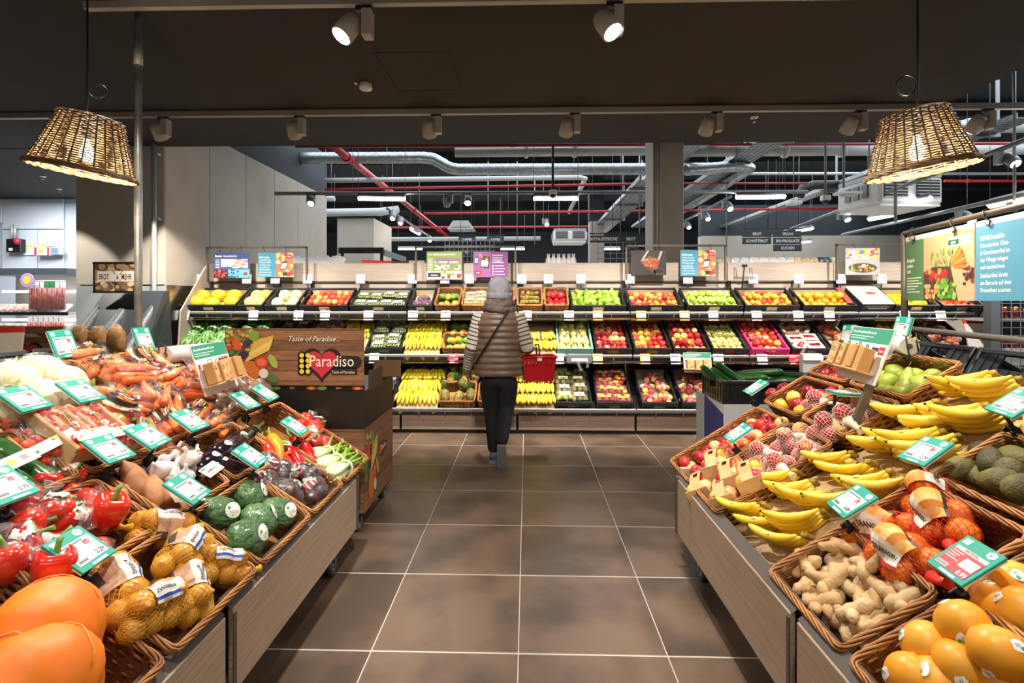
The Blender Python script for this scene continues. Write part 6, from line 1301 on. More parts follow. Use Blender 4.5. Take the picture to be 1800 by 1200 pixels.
seq(-1, 'dark green zucchini', 'zucchini', [(18, 800, .0, dirrot((0, 780), (50, 810), -1)), (45, 822, .01, dirrot((10, 800), (80, 845), -1)), (72, 838, .0, dirrot((40, 820), (100, 850), -1)), (12, 840, .03, dirrot((0, 825), (45, 865), -1)), (30, 850, .02, dirrot((0, 830), (60, 870), -1))], [ZUC], group='zucchini', sc=1.1)
thing('zucchini_band', 'white printed paper band round the zucchini', 'label', at(-1, 22, 812, .055) @ dirrot((0, 820), (45, 800), -1), None, MB().box((0, 0, 0), (.16, .05, .002), flat('f4f3ee'), bev=.001).rect(-.02, -.012, .01, .012, flat('d6dc4a'), .0015).rect(.03, -.01, .055, .01, M_lg, .0015))
seq(-1, 'film-wrapped cauliflower', 'cauliflower', [(25, 668, .0, RZ(.2)), (75, 655, .01, RZ(1.2)), (112, 672, .01, RZ(2.2)), (20, 718, .04, RZ(.8)), (75, 700, .02, RZ(1.8)), (120, 700, .03, RZ(3))], [CAU], .0, None, 'cauliflowers', 1.0)
# ---------------- price tags on the islands
LT = [(141, 965, '2.29', 'over the red bell peppers'), (192, 788, '4.99', 'at the tomato trays'), (260, 765, '1.79', 'below the yellow peppers'), (333, 738, '1.69', 'at the lower carrot bags'), (431, 703, '2.99', 'at the potato bags, nearer of two'), (466, 690, '2.49', 'at the potato bags, by the black stand'), (518, 748, '3.99', 'over the pointed peppers'), (440, 800, '1.99', 'between aubergines and beetroot packs'), (330, 858, '5.90', 'between garlic and broccoli'), (143, 687, '2.29', 'at the cauliflowers, right one'), (42, 700, '2.79', 'at the cauliflowers, left one'), (6, 852, '2.79', 'at the zucchini, cut by the frame'), (112, 604, '2.19', 'standing up behind the cauliflowers'), (253, 596, '3.49', 'standing up behind the carrot bags')]
for i, (px, py, p, w) in enumerate(LT):
    up = py < 610; sl = at(-1, px, py, .10 if not up else .06)
    spawn(bio_tag(p), sl @ RX(.65 if up else .05) @ RZ(R.uniform(-.08, .08)) @ S(.98), f'teal-framed price tag {w}', 'price tag', 'teal price tags')
RT = [(1697, 985, '0.99', 1, 'red offer screen, over the oranges', None), (1497, 880, '0.89', 0, 'over the lower bananas', None), (1626, 792, '2.79', 0, 'over the upper bananas', None), (1785, 708, '2.29', 0, 'at the frame edge by the top bananas', None), (1297, 760, '2.99', 0, 'at the loose apples', None), (1328, 680, '1.49', 0, 'at the cucumber crate', None), (1490, 590, '1.99', 0, 'upright behind the paper bags', .75), (1585, 578, '2.49', 0, 'upright behind the sign post', .75), (1486, 690, '1.99', 0, 'lying flat under the paper bag board', -.62)]
for px, py, p, ak, w, up in RT:
    spawn(bio_tag(p, bool(ak)), at(1, px, py, .10) @ RX(.05 if up is None else up) @ RZ(R.uniform(-.1, .1)) @ S(.98), f'teal-framed price tag {w}', 'price tag', 'teal price tags')
# ---------------- black crates on the far flank behind each crest
for side, lst in ((1, ((2.30, 'nearer, behind the bananas'), (2.72, 'farther, behind the pears'), (1.88, 'behind the top bananas'))), (-1, ((2.05, 'behind the cauliflowers'), (1.62, 'nearest, behind the cauliflowers'), (2.48, 'behind the carrot heap')))):
    for y, w in lst:
        cr = X0[side]+1.30/KN; M = frame((side*(cr+.30), y, .895), (0, side, 0), (-side*.86, 0, .5))
        spawn(crate(.40, .60, .19), M, f"black crate on the far flank of the {'right' if side > 0 else 'left'} island, {w}", 'crate', 'crates behind the crests')
# ---------------- cucumber stand
xs, ys = 1.25, 3.4
o = thing('cardboard_pedestal', 'white and blue cardboard pedestal under the cucumber crate', 'pedestal', T(xs, ys, 0))
bl, gy = flat('2a3a92'), flat('b9bcc2')
node('carton', MB().box((.2, .26, .38), (.40, .52, .76), gy), o)
node('blue_print', MB().add([(-.001, .36, .0), (-.001, .0, .0), (-.001, .0, .70), (-.001, .34, .76), (-.001, .36, .76)], [(0, 1, 2, 3, 4)], bl).add([(-.001, .0, .70), (-.001, .0, .76), (-.001, .34, .76)], [(0, 1, 2)], flat('dfe2e6')), o)
node('edge_flap', MB().box((-.004, .44, .38), (.004, .16, .76), flat('ccd3d8')), o)
spawn(crate(.60, .40, .15), T(xs+.30, ys+.21, .762), 'black folding crate of cucumbers on the cardboard pedestal', 'crate')
for i, (px, py, rz, w) in enumerate(((1258, 662, 2.0, 'leftmost'), (1278, 666, 2.1, 'second from left'), (1284, 656, 2.0, 'standing proud in the middle-left'), (1306, 664, 2.7, 'middle'), (1335, 655, 2.95, 'long one on top'), (1320, 668, 2.9, 'in front under the tag'), (1365, 668, 2.6, 'pale, right part'), (1380, 660, 2.3, 'pale, far right'), (1352, 670, 2.8, 'behind the apples'))):
    Y = 3.62 if i > 3 else 3.58; c = AY(px, py, Y); c.z = max(c.z, .85 if i < 3 else .82)
    spawn(CUC, T(*c) @ RZ(rz) @ RY(-.40 if i < 3 else .08) @ S(1.0), f'green cucumber in the black crate, {w}', 'cucumber', 'cucumbers')
# ================================================================ THE SHOPPER
import bmesh
def skin(vr, edges, root=0, lv=2):
    bm = bmesh.new(); ly = bm.verts.layers.skin.verify(); V = []
    for i, (p, r) in enumerate(vr):
        v = bm.verts.new(p); v[ly].radius = (r, r) if not isinstance(r, tuple) else r; v[ly].use_root = i == root; V.append(v)
    for a, b in edges: bm.edges.new((V[a], V[b]))
    me = bpy.data.meshes.new('skin'); bm.to_mesh(me); bm.free()
    o = bpy.data.objects.new('skin', me); COL.objects.link(o); o.modifiers.new('s', 'SKIN').use_smooth_shade = True; o.modifiers.new('u', 'SUBSURF').levels = lv
    bpy.context.view_layer.update(); ev = o.evaluated_get(bpy.context.evaluated_depsgraph_get()).to_mesh()
    res = [tuple(v.co) for v in ev.vertices], [tuple(p.vertices) for p in ev.polygons]
    bpy.data.objects.remove(o); bpy.data.meshes.remove(me); return res
M_skin = mat('skin', 'c99a80', rough=.55, sss=.1)
def hand(b, wrist, d, nrm, thumb, curl=.5, sc=1.0):
    d = Vector(d).normalized(); n = Vector(nrm).normalized(); s = d.cross(n).normalized()*thumb; w = Vector(wrist)
    P = lambda a, c, e: w+(d*a+s*c+n*e)*sc
    b.add(*skin([(P(0, 0, 0), .022*sc), (P(.03, .004, 0), (.026*sc, .017*sc)), (P(.06, .004, 0), (.030*sc, .014*sc)), (P(.085, .004, 0), (.030*sc, .012*sc))], [(0, 1), (1, 2), (2, 3)], 0), M_skin, True)
    for off, L in ((.028, .068), (.010, .078), (-.009, .072), (-.026, .056)):
        pts = [P(.065, off*.9, 0), P(.088, off, 0)]; a = 0; p = pts[-1]
        for k, q in enumerate((.45, .32, .23)):
            a += curl*(.5+.4*k); p = p+(d*math.cos(a)+n*math.sin(a))*L*q*sc; pts.append(p)
        b.add(*skin([(q, (.0088-.0007*i)*sc) for i, q in enumerate(pts)], [(i, i+1) for i in range(len(pts)-1)], 0), M_skin, True)
    b.add(*skin([(P(.015, .020, .002), .012*sc), (P(.040, .042, .010), .0105*sc), (P(.062, .050, .022), .0095*sc), (P(.082, .046, .034), .008*sc)], [(0, 1), (1, 2), (2, 3)], 0), M_skin, True)
PX, PY = AX(877, 4.66), 4.66
pr = thing('person', 'person in brown quilted vest and grey beanie walking to the fruit wall with red basket', 'person', T(PX, PY, 0))
SHL, ELL, WRL = Vector((-.178, 0, 1.285)), Vector((-.240, -.01, 1.02)), Vector((-.292, .10, .80))
SHR, ELR, WRR = Vector((.178, 0, 1.285)), Vector((.250, -.03, 1.02)), Vector((.235, .20, 1.00))
HL, KL, AL = Vector((-.085, 0, .77)), Vector((-.062, .06, .43)), Vector((-.045, .0, .095))
HR, KR, AR = Vector((.085, 0, .77)), Vector((.058, .03, .44)), Vector((.035, -.23, .235))
b = MB()
V = [((0, 0, .86), (.135, .10)), ((0, 0, 1.03), (.125, .09)), ((0, 0, 1.2), (.145, .10)), ((0, 0, 1.32), (.07, .06)), ((0, .005, 1.39), .052), ((0, .015, 1.45), .066), ((0, .02, 1.52), .080), ((0, .018, 1.56), .068),
     (SHL, .052), (ELL, .042), (WRL, .024), (SHR, .052), (ELR, .042), (WRR, .024), (HL, .085), (KL, .055), (AL, .036), (HR, .085), (KR, .055), (AR, .036)]
b.add(*skin(V, [(0, 1), (1, 2), (2, 3), (3, 4), (4, 5), (5, 6), (6, 7), (2, 8), (8, 9), (9, 10), (2, 11), (11, 12), (12, 13), (0, 14), (14, 15), (15, 16), (0, 17), (17, 18), (18, 19)]), M_skin, True)
hand(b, WRL, (WRL-ELL)*.4+Vector((0, .09, -.10)), (.6, .5, -.1), -1, .5); hand(b, WRR, (-.1, .9, .1), (-.3, .1, -.9), 1, 1.0)
for sx in (-1, 1): b.add(*skin([((sx*.082, .01, 1.475), .010), ((sx*.090, .004, 1.49), .013), ((sx*.088, .002, 1.51), .010)], [(0, 1), (1, 2)]), M_skin, True)
b.add(*skin([((0, .092, 1.515), .008), ((0, .108, 1.49), .012), ((0, .100, 1.478), .010)], [(0, 1), (1, 2)]), M_skin, True)
body = node('body', b, pr)
fc = MB()
for sx in (-1, 1): fc.ball(.013, .009, .009, M_white, 10, 6, T(sx*.032, .091, 1.522)).ball(.006, .004, .006, M_black, 8, 6, T(sx*.032, .0985, 1.522)).tube([(sx*.018, .099, 1.541), (sx*.033, .098, 1.546), (sx*.048, .088, 1.541)], .0035, M_stem, 5)
fc.tube([(-.024, .090, 1.449), (0, .097, 1.447), (.024, .090, 1.449)], .005, mat('lips', 'a8605a', rough=.5), 6); node('face', fc, pr)
M_vest = mat('vest_nylon', '76604f', '66513f', ns=9, rough=.38, bump=.5, bs=28)
def loft(secs, m, n=28, bandmat=None, both=False):
    vs = []; fs = []; k = len(secs)
    for (z, rx, ry, ox, oy) in secs:
        for j in range(n):
            t = 2*pi*j/n; c, s = math.cos(t), math.sin(t); e = .82
            vs.append((ox+rx*math.copysign(abs(c)**e, c), oy+ry*math.copysign(abs(s)**e, s), z))
    for i in range(k-1):
        for j in range(n): fs.append((i*n+j, i*n+(j+1) % n, (i+1)*n+(j+1) % n, (i+1)*n+j))
    return MB().add(vs, fs, m, True)
def prof(z, tab):
    for (a, *p), (c, *q) in zip(tab, tab[1:]):
        if a <= z <= c: u = (z-a)/(c-a); u = u*u*(3-2*u); return [x+(y-x)*u for x, y in zip(p, q)]
    return list(tab[-1][1:])
tab = [(.76, .218, .155), (.86, .212, .150), (1.0, .198, .138), (1.12, .192, .132), (1.22, .190, .126), (1.29, .172, .112), (1.335, .115, .088), (1.37, .075, .075)]
sec = []
for i in range(73):
    z = .765+.60*i/72; rx, ry = prof(z, tab); ph = (z-.765)/.054; pf = abs(math.sin(pi*ph))**.55; q = .014*(pf-.55) if z < 1.33 else 0
    sec.append((z, rx+q, ry+q, .003*math.sin(z*30), .002*math.cos(z*23)))
node('quilted_vest', loft(sec, M_vest, 40), pr)
# striped sleeves
M_sl1 = mat('knit_cream', 'cfc6b8', rough=.85); M_sl2 = mat('knit_dark', '4c4642', rough=.85)
def sleeve(a, e, w, r0, r1, r2):
    path = []; N = 52
    for i in range(N+1):
        u = i/N*2; p = a.lerp(e, u) if u <= 1 else e.lerp(w, u-1); rr = r0+(r1-r0)*u if u <= 1 else r1+(r2-r1)*(u-1)
        path.append((p+Vector((0, 0, -.012*math.exp(-((u-1)*5)**2))), rr*(1+.03*math.sin(i*2.1))))
    bb = MB()
    bb.tube([p for p, _ in path], [r for _, r in path], M_sl1, 14); i2 = bb.m(M_sl2)
    for f in range(N):
        if f % 3 == 2:
            for j in range(14): bb.mi[f*14+j] = i2
    return bb
node('sleeve', sleeve(SHL+Vector((.02, 0, .01)), ELL, WRL, .072, .060, .040), pr); node('sleeve', sleeve(SHR+Vector((-.02, 0, .01)), ELR, WRR, .072, .062, .042), pr)
M_trs = mat('trousers_black', '16161b', rough=.8)
tb = MB()
tb.add(*skin([((0, 0, .84), (.195, .14)), ((0, -.01, .75), (.20, .145)), (HL+Vector((0, -.01, -.05)), .122), (HL.lerp(KL, .5), .102), (KL, .078), (KL.lerp(AL, .5), .066), (AL+Vector((0, 0, -.03)), .052), (HR+Vector((0, -.01, -.05)), .122), (HR.lerp(KR, .5), .102), (KR, .078), (KR.lerp(AR, .5), .068), (AR+Vector((0, -.03, -.02)), .053)], [(0, 1), (1, 2), (2, 3), (3, 4), (4, 5), (5, 6), (1, 7), (7, 8), (8, 9), (9, 10), (10, 11)]), M_trs, True)
node('trousers', tb, pr)
M_shoe = mat('shoe_grey', '5f646c', rough=.7); M_sole = mat('shoe_sole', '75767a', rough=.8)
def shoe():
    s = MB(); s.prism([(-.035, -.075), (.035, -.075), (.042, .02), (.046, .10), (.036, .165), (0, .185), (-.036, .165), (-.044, .10), (-.040, .02)], 0, .024, M_sole)
    s.add(*skin([((0, -.05, .06), (.036, .04)), ((0, .0, .058), (.037, .036)), ((0, .08, .045), (.038, .024)), ((0, .145, .036), (.032, .015))], [(0, 1), (1, 2), (2, 3)]), M_shoe, True); return s
node('shoe', shoe(), pr, T(AL.x-.004, AL.y-.0, 0))
node('shoe', shoe(), pr, T(AR.x, AR.y+.005, AR.z-.045) @ RX(-1.15) @ T(0, .03, -.045))
M_bean = mat('beanie_knit', '98989e', '86868e', ns=40, rough=.95, bump=.6, bs=150, st=(1, 1, .25))
rib = lambda p, t: Vector((p.x*(1+.011*math.cos(36*t)), p.y*(1+.011*math.cos(36*t)), p.z))
bn = MB().lathe([(.092, 1.45), (.097, 1.47), (.099, 1.50), (.099, 1.535), (.092, 1.572), (.076, 1.602), (.05, 1.622), (.02, 1.631), (0, 1.632)], M_bean, 108, T(0, .012, 0), fn=rib); be = node('beanie', bn, pr)
node('cuff', MB().lathe([(.094, 1.432), (.104, 1.434), (.109, 1.445), (.110, 1.478), (.105, 1.487), (.096, 1.488)], M_bean, 108, T(0, .012, 0), fn=rib), be)
M_scf = mat('scarf_knit', '7a675f', '5d4c48', ns=16, rough=.95, bump=.8, bs=70)
sc = MB()
for q, (z, r, w) in enumerate(((1.345, .118, .036), (1.385, .100, .038), (1.42, .088, .028))):
    sc.tube([((r+.008*math.sin(3*t+q))*math.cos(t), .01+(r*.85+.006*math.sin(2*t))*math.sin(t), z+.010*math.sin(2*t+q*1.7)) for t in [2*pi*k/26 for k in range(26)]], [w*(1+.12*math.sin(k*1.9+q)) for k in range(26)], M_scf, 9, True)
node('scarf', sc, pr)
stp = []
for i in range(15):
    u = i/14; x = .085-.285*u; z = 1.335-.46*u; rx, ry = prof(z, tab); q = max(0, 1-(abs(x)/(rx+.02))**2.4)**(1/2.4); stp.append((x, -(ry+.017)*q-.004, z))
node('bag_strap', MB().tube(stp, .011, M_black, 4), pr)
# the red basket on her arm
bx = thing('shopping_basket', 'red plastic shopping basket hanging from the forearm of the shopper', 'basket', T(PX+.345, PY+.06, .71) @ RZ(.12))
M_rb = mat('basket_red', 'c01420', rough=.3); bb = MB(); W, D, Hh = .30, .20, .215
def wallq(p, q, p2, q2, n):      # slotted wall from bottom edge p-q to top edge p2-q2
    p, q, p2, q2 = map(Vector, (p, q, p2, q2)); L = lambda u, v: p.lerp(q, u).lerp(p2.lerp(q2, u), v)
    for v0, v1 in ((0, .60), (.84, 1)): bb.quad(L(0, v0), L(1, v0), L(1, v1), L(0, v1), M_rb)
    for k in range(n):
        u0, u1 = (k+.0)/n, (k+.55)/n; bb.quad(L(u0, .60), L(u1, .60), L(u1, .84), L(u0, .84), M_rb)
    bb.quad(L(.96, .6), L(1, .6), L(1, .84), L(.96, .84), M_rb)
B = [(-W*.42, -D*.42, 0), (W*.42, -D*.42, 0), (W*.42, D*.42, 0), (-W*.42, D*.42, 0)]; Tt = [(-W*.5, -D*.5, Hh), (W*.5, -D*.5, Hh), (W*.5, D*.5, Hh), (-W*.5, D*.5, Hh)]
for i in range(4): wallq(B[i], B[(i+1) % 4], Tt[i], Tt[(i+1) % 4], 9 if i % 2 == 0 else 6)
bb.quad(*B, M_rb); node('bin', bb, bx)
node('rim', MB().tube([(x*1.02, y*1.02, z) for x, y, z in Tt], .011, M_rb, 6, True), bx)
node('handle', MB().tube([(.0, -D*.5, Hh), (.0, -D*.42, Hh+.06), (.0, -.03, Hh+.105), (-.02, .03, Hh+.105), (0, D*.42, Hh+.06), (0, D*.5, Hh)], .007, M_black, 6), bx)
node('label', MB().add([(-.02, -D*.505-.006, Hh-.03), (.02, -D*.505-.006, Hh-.03), (.02, -D*.505-.008, Hh+.006), (-.02, -D*.505-.008, Hh+.006)], [(0, 1, 2, 3)], M_wh), bx)
tag(node('produce_bag', MB().ball(.09, .06, .04, mat('red_wrap', 'c92f24'), 14, 8, T(0, 0, 0), fn=lambda p: p*(1+.2*noise.noise(p*3))), None, bx.matrix_local @ T(0, 0, Hh-.02)), 'reddish wrapped produce lying in the red shopping basket', 'bag')
# ================================================================ POSTERS AND SIGNS
def poster(name, label, w, h, M, draw, t=.006, cat='sign'):
    o = thing(name, label, cat, M); node('board', MB().box((0, 0, 0), (w, t, h), M_white), o)
    b = MB(); draw(b, w, h); node('print', b, o, T(0, -t/2-.0006, 0) @ RX(pi/2)); return o
def blobs(b, x0, y0, x1, y1, cols, n, r0, r1, z, seed):
    r = random.Random(seed)
    for k in range(n):
        rr = r.uniform(r0, r1); q = rr*r.uniform(.6, 1); b.disc(min(max(r.uniform(x0, x1), x0+rr), x1-rr), min(max(r.uniform(y0, y1), y0+q), y1-q), rr, q, flat(r.choice(cols)), z+k*.000012, 9, 0)
def para(b, lines, x, y, size, m, lead=1.22, bold0=False, sx=.85, z=.0006):
    for i, s in enumerate(lines): b.text(s, x, y-i*size*lead, size, m, z, bold0 is True or (bold0 == 1 and i == 0), sx)
WH = flat('f6f5f1'); TEAL = '3f87a3'
SCAN = ['REWE Scan&Go', 'Unverpackte Obst-', '& Gemüseartikel an', 'der Waage wiegen', 'und auszeichnen.']; SCAN2 = ['Stückartikel direkt', 'am Barcode auf dem', 'Preisetikett scannen.']
def d_berry(b, w, h):
    b.rect(-w/2, -h*.17, w/2, h/2, flat('3a4878'), .0002); b.text('Beeren', -w*.46, h*.33, h*.115, WH, .0005, True, .85).text('Saisonkalender', -w*.23, h*.33, h*.115, WH, .0005, False, .8)
    for i in range(12):
        for j in range(6):
            if not (j == 5 and i < 5): b.rect(-w*.30+w*.063*i, h*.245-h*.062*j-h*.052, -w*.30+w*.063*i+w*.055, h*.245-h*.062*j, flat('e8745a' if (i*3+j*5) % 7 in (0, 3) and i > 4 else 'f2d9b4'), .0005)
    for j in range(6): b.rect(-w*.45, h*.205-h*.062*j, -w*.34, h*.222-h*.062*j, WH, .0005)
    b.rect(-w/2, -h/2, -w*.1, -h*.17, flat('2c2430'), .0002); b.rect(-w*.1, -h/2, w/2, -h*.17, flat('5a9fc4'), .0002)
    blobs(b, -w/2, -h/2, -w*.1, -h*.17, ['c8322c', 'a42026', 'e05a3c'], 16, h*.03, h*.06, .0004, 1); blobs(b, -w*.1, -h/2, w*.2, -h*.17, ['28335c', '3a4470', '1f2848'], 22, h*.02, h*.045, .0004, 2); b.rect(w*.33, -h*.40, w*.44, -h*.28, flat('d8262c'), .001)
def d_scan(b, w, h):
    b.rect(-w/2, -h/2, 0, h/2, flat(TEAL), .0002); para(b, SCAN, -w*.46, h*.28, h*.085, WH, 1.2, 1, .72); para(b, SCAN2, -w*.46, -h*.22, h*.085, WH, 1.2, False, .72)
    b.rect(0, -h/2, w/2, h/2, flat('a8684c'), .0002); blobs(b, 0, -h/2, w/2, h/2, ['e8c49a', 'c98a62', '7a4030', 'd8a074', 'b5b86a', 'c2452e'], 34, h*.05, h*.11, .0003, 3)
    b.poly([(w*.12, -h*.2), (w*.30, -h*.16), (w*.34, h*.12), (w*.16, h*.10)], flat('2a2a30'), .0012).poly([(w*.14, -h*.16), (w*.285, -h*.13), (w*.32, h*.08), (w*.175, h*.06)], flat('efe6e0'), .0014); b.rect(w*.30, h*.26, w*.46, h*.42, flat('d8262c'), .0014).text('REWE', w*.38, h*.32, h*.06, WH, .0016, True, .8, 'c'); b.rect(w*.2, -h*.44, w*.44, -h*.3, flat('2a2a2e'), .0014).rect(w*.34, -h*.44, w*.44, -h*.3, flat('d8262c'), .0016)
def d_olive(b, w, h):
    b.rect(-w/2, -h*.2, w/2, h/2, flat('7f8f4a'), .0002); b.text('Kern- und Beerenobst', -w*.46, h*.37, h*.085, WH, .0005, True, .78).text('Saisonkalender', w*.02, h*.37, h*.085, WH, .0005, False, .75)
    for i in range(12):
        for j in range(7):
            if not (j == 3) and (j < 3 or 1 < (i+j) % 13 < 12): b.rect(-w*.28+w*.062*i, h*.27-h*.062*j-h*.052, -w*.28+w*.062*i+w*.055, h*.27-h*.062*j, flat('8a5c86' if j < 2 or (i+j*2) % 5 == 0 else 'dccfe0'), .0005)
    for j in range(7): b.rect(-w*.46, h*.225-h*.062*j, -w*.33, h*.24-h*.062*j, WH, .0005)
    b.rect(-w/2, -h/2, w/2, -h*.2, flat('cfc8ba'), .0002); blobs(b, -w*.1, -h/2, w/2, -h*.2, ['d9b43c', '8a9a3a', 'c46a2a', '6a4a3a', 'e8ddb0'], 18, h*.03, h*.07, .0004, 5); b.rect(-w*.46, -h*.42, -w*.1, -h*.26, flat('2b2a28'), .0006).text('PRAKTISCH', -w*.28, -h*.37, h*.06, WH, .0009, True, .8, 'c'); b.rect(w*.36, -h*.44, w*.47, -h*.30, flat('d8262c'), .001)
def d_purple(b, w, h):
    b.rect(-w/2, -h/2, 0, h/2, flat('8a4f88'), .0002).rect(0, -h/2, w/2, h/2, flat('6f3a72'), .0002)
    para(b, ['Bei jedem Einkauf', 'extra sparen und', 'Vorteile sichern -'], w*.05, h*.33, h*.078, WH, 1.15, False, .72); b.text('mit der REWE App.', w*.05, h*.06, h*.078, WH, .0006, True, .70)
    for k in range(4): b.rect(w*.05, -h*.09-k*h*.11, w*.085, -h*.03-k*h*.11, WH, .0006).rect(w*.12, -h*.07-k*h*.11, w*(.38+.03*(k % 2)), -h*.052-k*h*.11, WH, .0006)
    b.text('%', -w*.34, h*.30, h*.16, flat('f0a23c'), .0006, True, 1.2).text('%', -w*.26, -h*.10, h*.11, flat('f0a23c'), .0012, True, 1).text('%', -w*.10, h*.02, h*.10, flat('f0a23c'), .0012, True, 1).rect(-w*.46, .0, -w*.36, h*.30, flat('2a2630'), .0005).rect(-w*.445, h*.05, -w*.375, h*.25, flat('cfc8d6'), .0007)
    b.poly([(-w*.30, -h*.12), (-w*.05, -h*.16), (-w*.02, h*.30), (-w*.27, h*.32)], flat('2a2a34'), .0006).poly([(-w*.28, -h*.06), (-w*.09, -h*.09), (-w*.07, h*.14), (-w*.26, h*.16)], flat('efeef2'), .0009); blobs(b, -w*.27, h*.12, -w*.03, h*.30, ['c8452e', '5a8a3a', 'e0b040'], 7, h*.03, h*.06, .0011, 8); b.rect(-w*.46, -h*.42, -w*.27, -h*.24, flat('d8262c'), .0006).text('REWE', -w*.365, -h*.35, h*.065, WH, .0009, True, .8, 'c')
def d_crate(b, w, h):
    b.rect(-w/2, -h/2, w/2, h/2, flat('2b2523'), .0002); b.poly([(-w*.22, .0), (w*.02, h*.28), (w*.32, h*.12), (w*.24, -h*.34)], flat('7a4a2c'), .0004).poly([(-w*.22, 0), (w*.24, -h*.34), (w*.20, -h*.48), (-w*.12, -h*.16)], flat('5a3520'), .0005)
    blobs(b, -w*.13, -h*.16, w*.24, h*.16, ['d8663a', 'c2442c', 'e89a5a', 'a8301f'], 40, h*.035, h*.06, .0006, 9); b.poly([(-w*.05, h*.48), (.02*w, h*.5), (-w*.16, .06*h), (-w*.22, .08*h)], flat('c49a80'), .0012).poly([(w*.34, h*.48), (.40*w, h*.46), (w*.30, .1*h), (w*.25, .12*h)], flat('c49a80'), .0012).disc(w*.30, -h*.36, w*.16, h*.13, flat('4a4644'), .0005, 16).disc(w*.30, -h*.35, w*.12, h*.09, flat('1f1c1c'), .0007, 16)
def d_kitchen(b, w, h):
    b.rect(-w/2, -h/2, w/2, h/2, flat('aaa6a8'), .0002); blobs(b, -w/2, h*.1, w/2, h/2, ['d9c03a', 'a8bc4a', 'c9c9c6', 'b4503a', '7a7a80', 'd8d2c8'], 44, h*.04, h*.1, .0003, 11); b.disc(0, -h*.24, w*.42, h*.18, flat('5a4a3c'), .001, 20); blobs(b, -w*.35, -h*.38, w*.35, -h*.1, ['8aa83c', 'c8b050', '4a3a30', 'e0d8b0', 'b5502e', '6a8a3a'], 36, h*.03, h*.07, .0011, 12)
def post_at(px0, px1, y0, y1, Y, label, draw):
    a, c = AY(px0, y0, Y), AY(px1, y1, Y); return poster('hanging_poster', label, c.x-a.x, a.z-c.z, T((a.x+c.x)/2, Y, (a.z+c.z)/2), draw)
post_at(376, 439, 444, 488, 6.25, 'dark blue berry season calendar poster on the fruit wall', d_berry)
post_at(454, 516, 444, 487, 6.25, 'teal scan poster with food photo, left end of the fruit wall', d_scan)
post_at(750, 812, 442, 491, 6.25, 'olive green fruit season calendar poster', d_olive)
post_at(832, 893, 442, 487, 6.25, 'purple app poster with percent signs behind the shopper', d_purple)
post_at(1109, 1171, 440, 483, 6.25, 'dark photo poster of a wooden crate of apples', d_crate)
post_at(1196, 1258, 439, 485, 6.25, 'teal scan poster with food photo, right of the pillar', d_scan)
post_at(1486, 1546, 436, 483, 6.25, 'pale photo poster of vegetables and kitchen jars', d_kitchen)
def wframe(px0, px1, y, label, hooks):
    Y = 6.27; a, c = AY(px0, y, Y), AY(px1, y, Y); zb = 1.655; o = thing('poster_frame', label, 'frame', None)
    node('frame_tube', MB().box((a.x, Y, (a.z+zb)/2), (.022, .022, a.z-zb), M_dark).box((c.x, Y, (a.z+zb)/2), (.022, .022, a.z-zb), M_dark).box(((a.x+c.x)/2, Y, a.z), (c.x-a.x+.022, .022, .022), M_dark), o)
    for px in hooks:
        x = AX(px, Y); node('hook', MB().tube([(x, Y-.018, a.z+.014), (x-.012, Y-.018, a.z), (x, Y-.018, a.z-.02), (x+.012, Y-.02, a.z-.04), (x, Y-.02, a.z-.056), (x-.01, Y-.02, a.z-.05)], .003, M_black, 5), o)
wframe(364, 539, 435, 'dark steel poster frame round the berry calendar and teal poster', (388, 426, 465, 504))
wframe(731, 906, 434, 'dark steel poster frame round the olive and purple posters', (765, 800, 845, 880))
wframe(1101, 1275, 432, 'dark steel poster frame round the apple crate and scan posters', (1120, 1160, 1210, 1248))
wframe(1471, 1640, 430, 'dark steel poster frame round the kitchen jar poster', (1500, 1535))
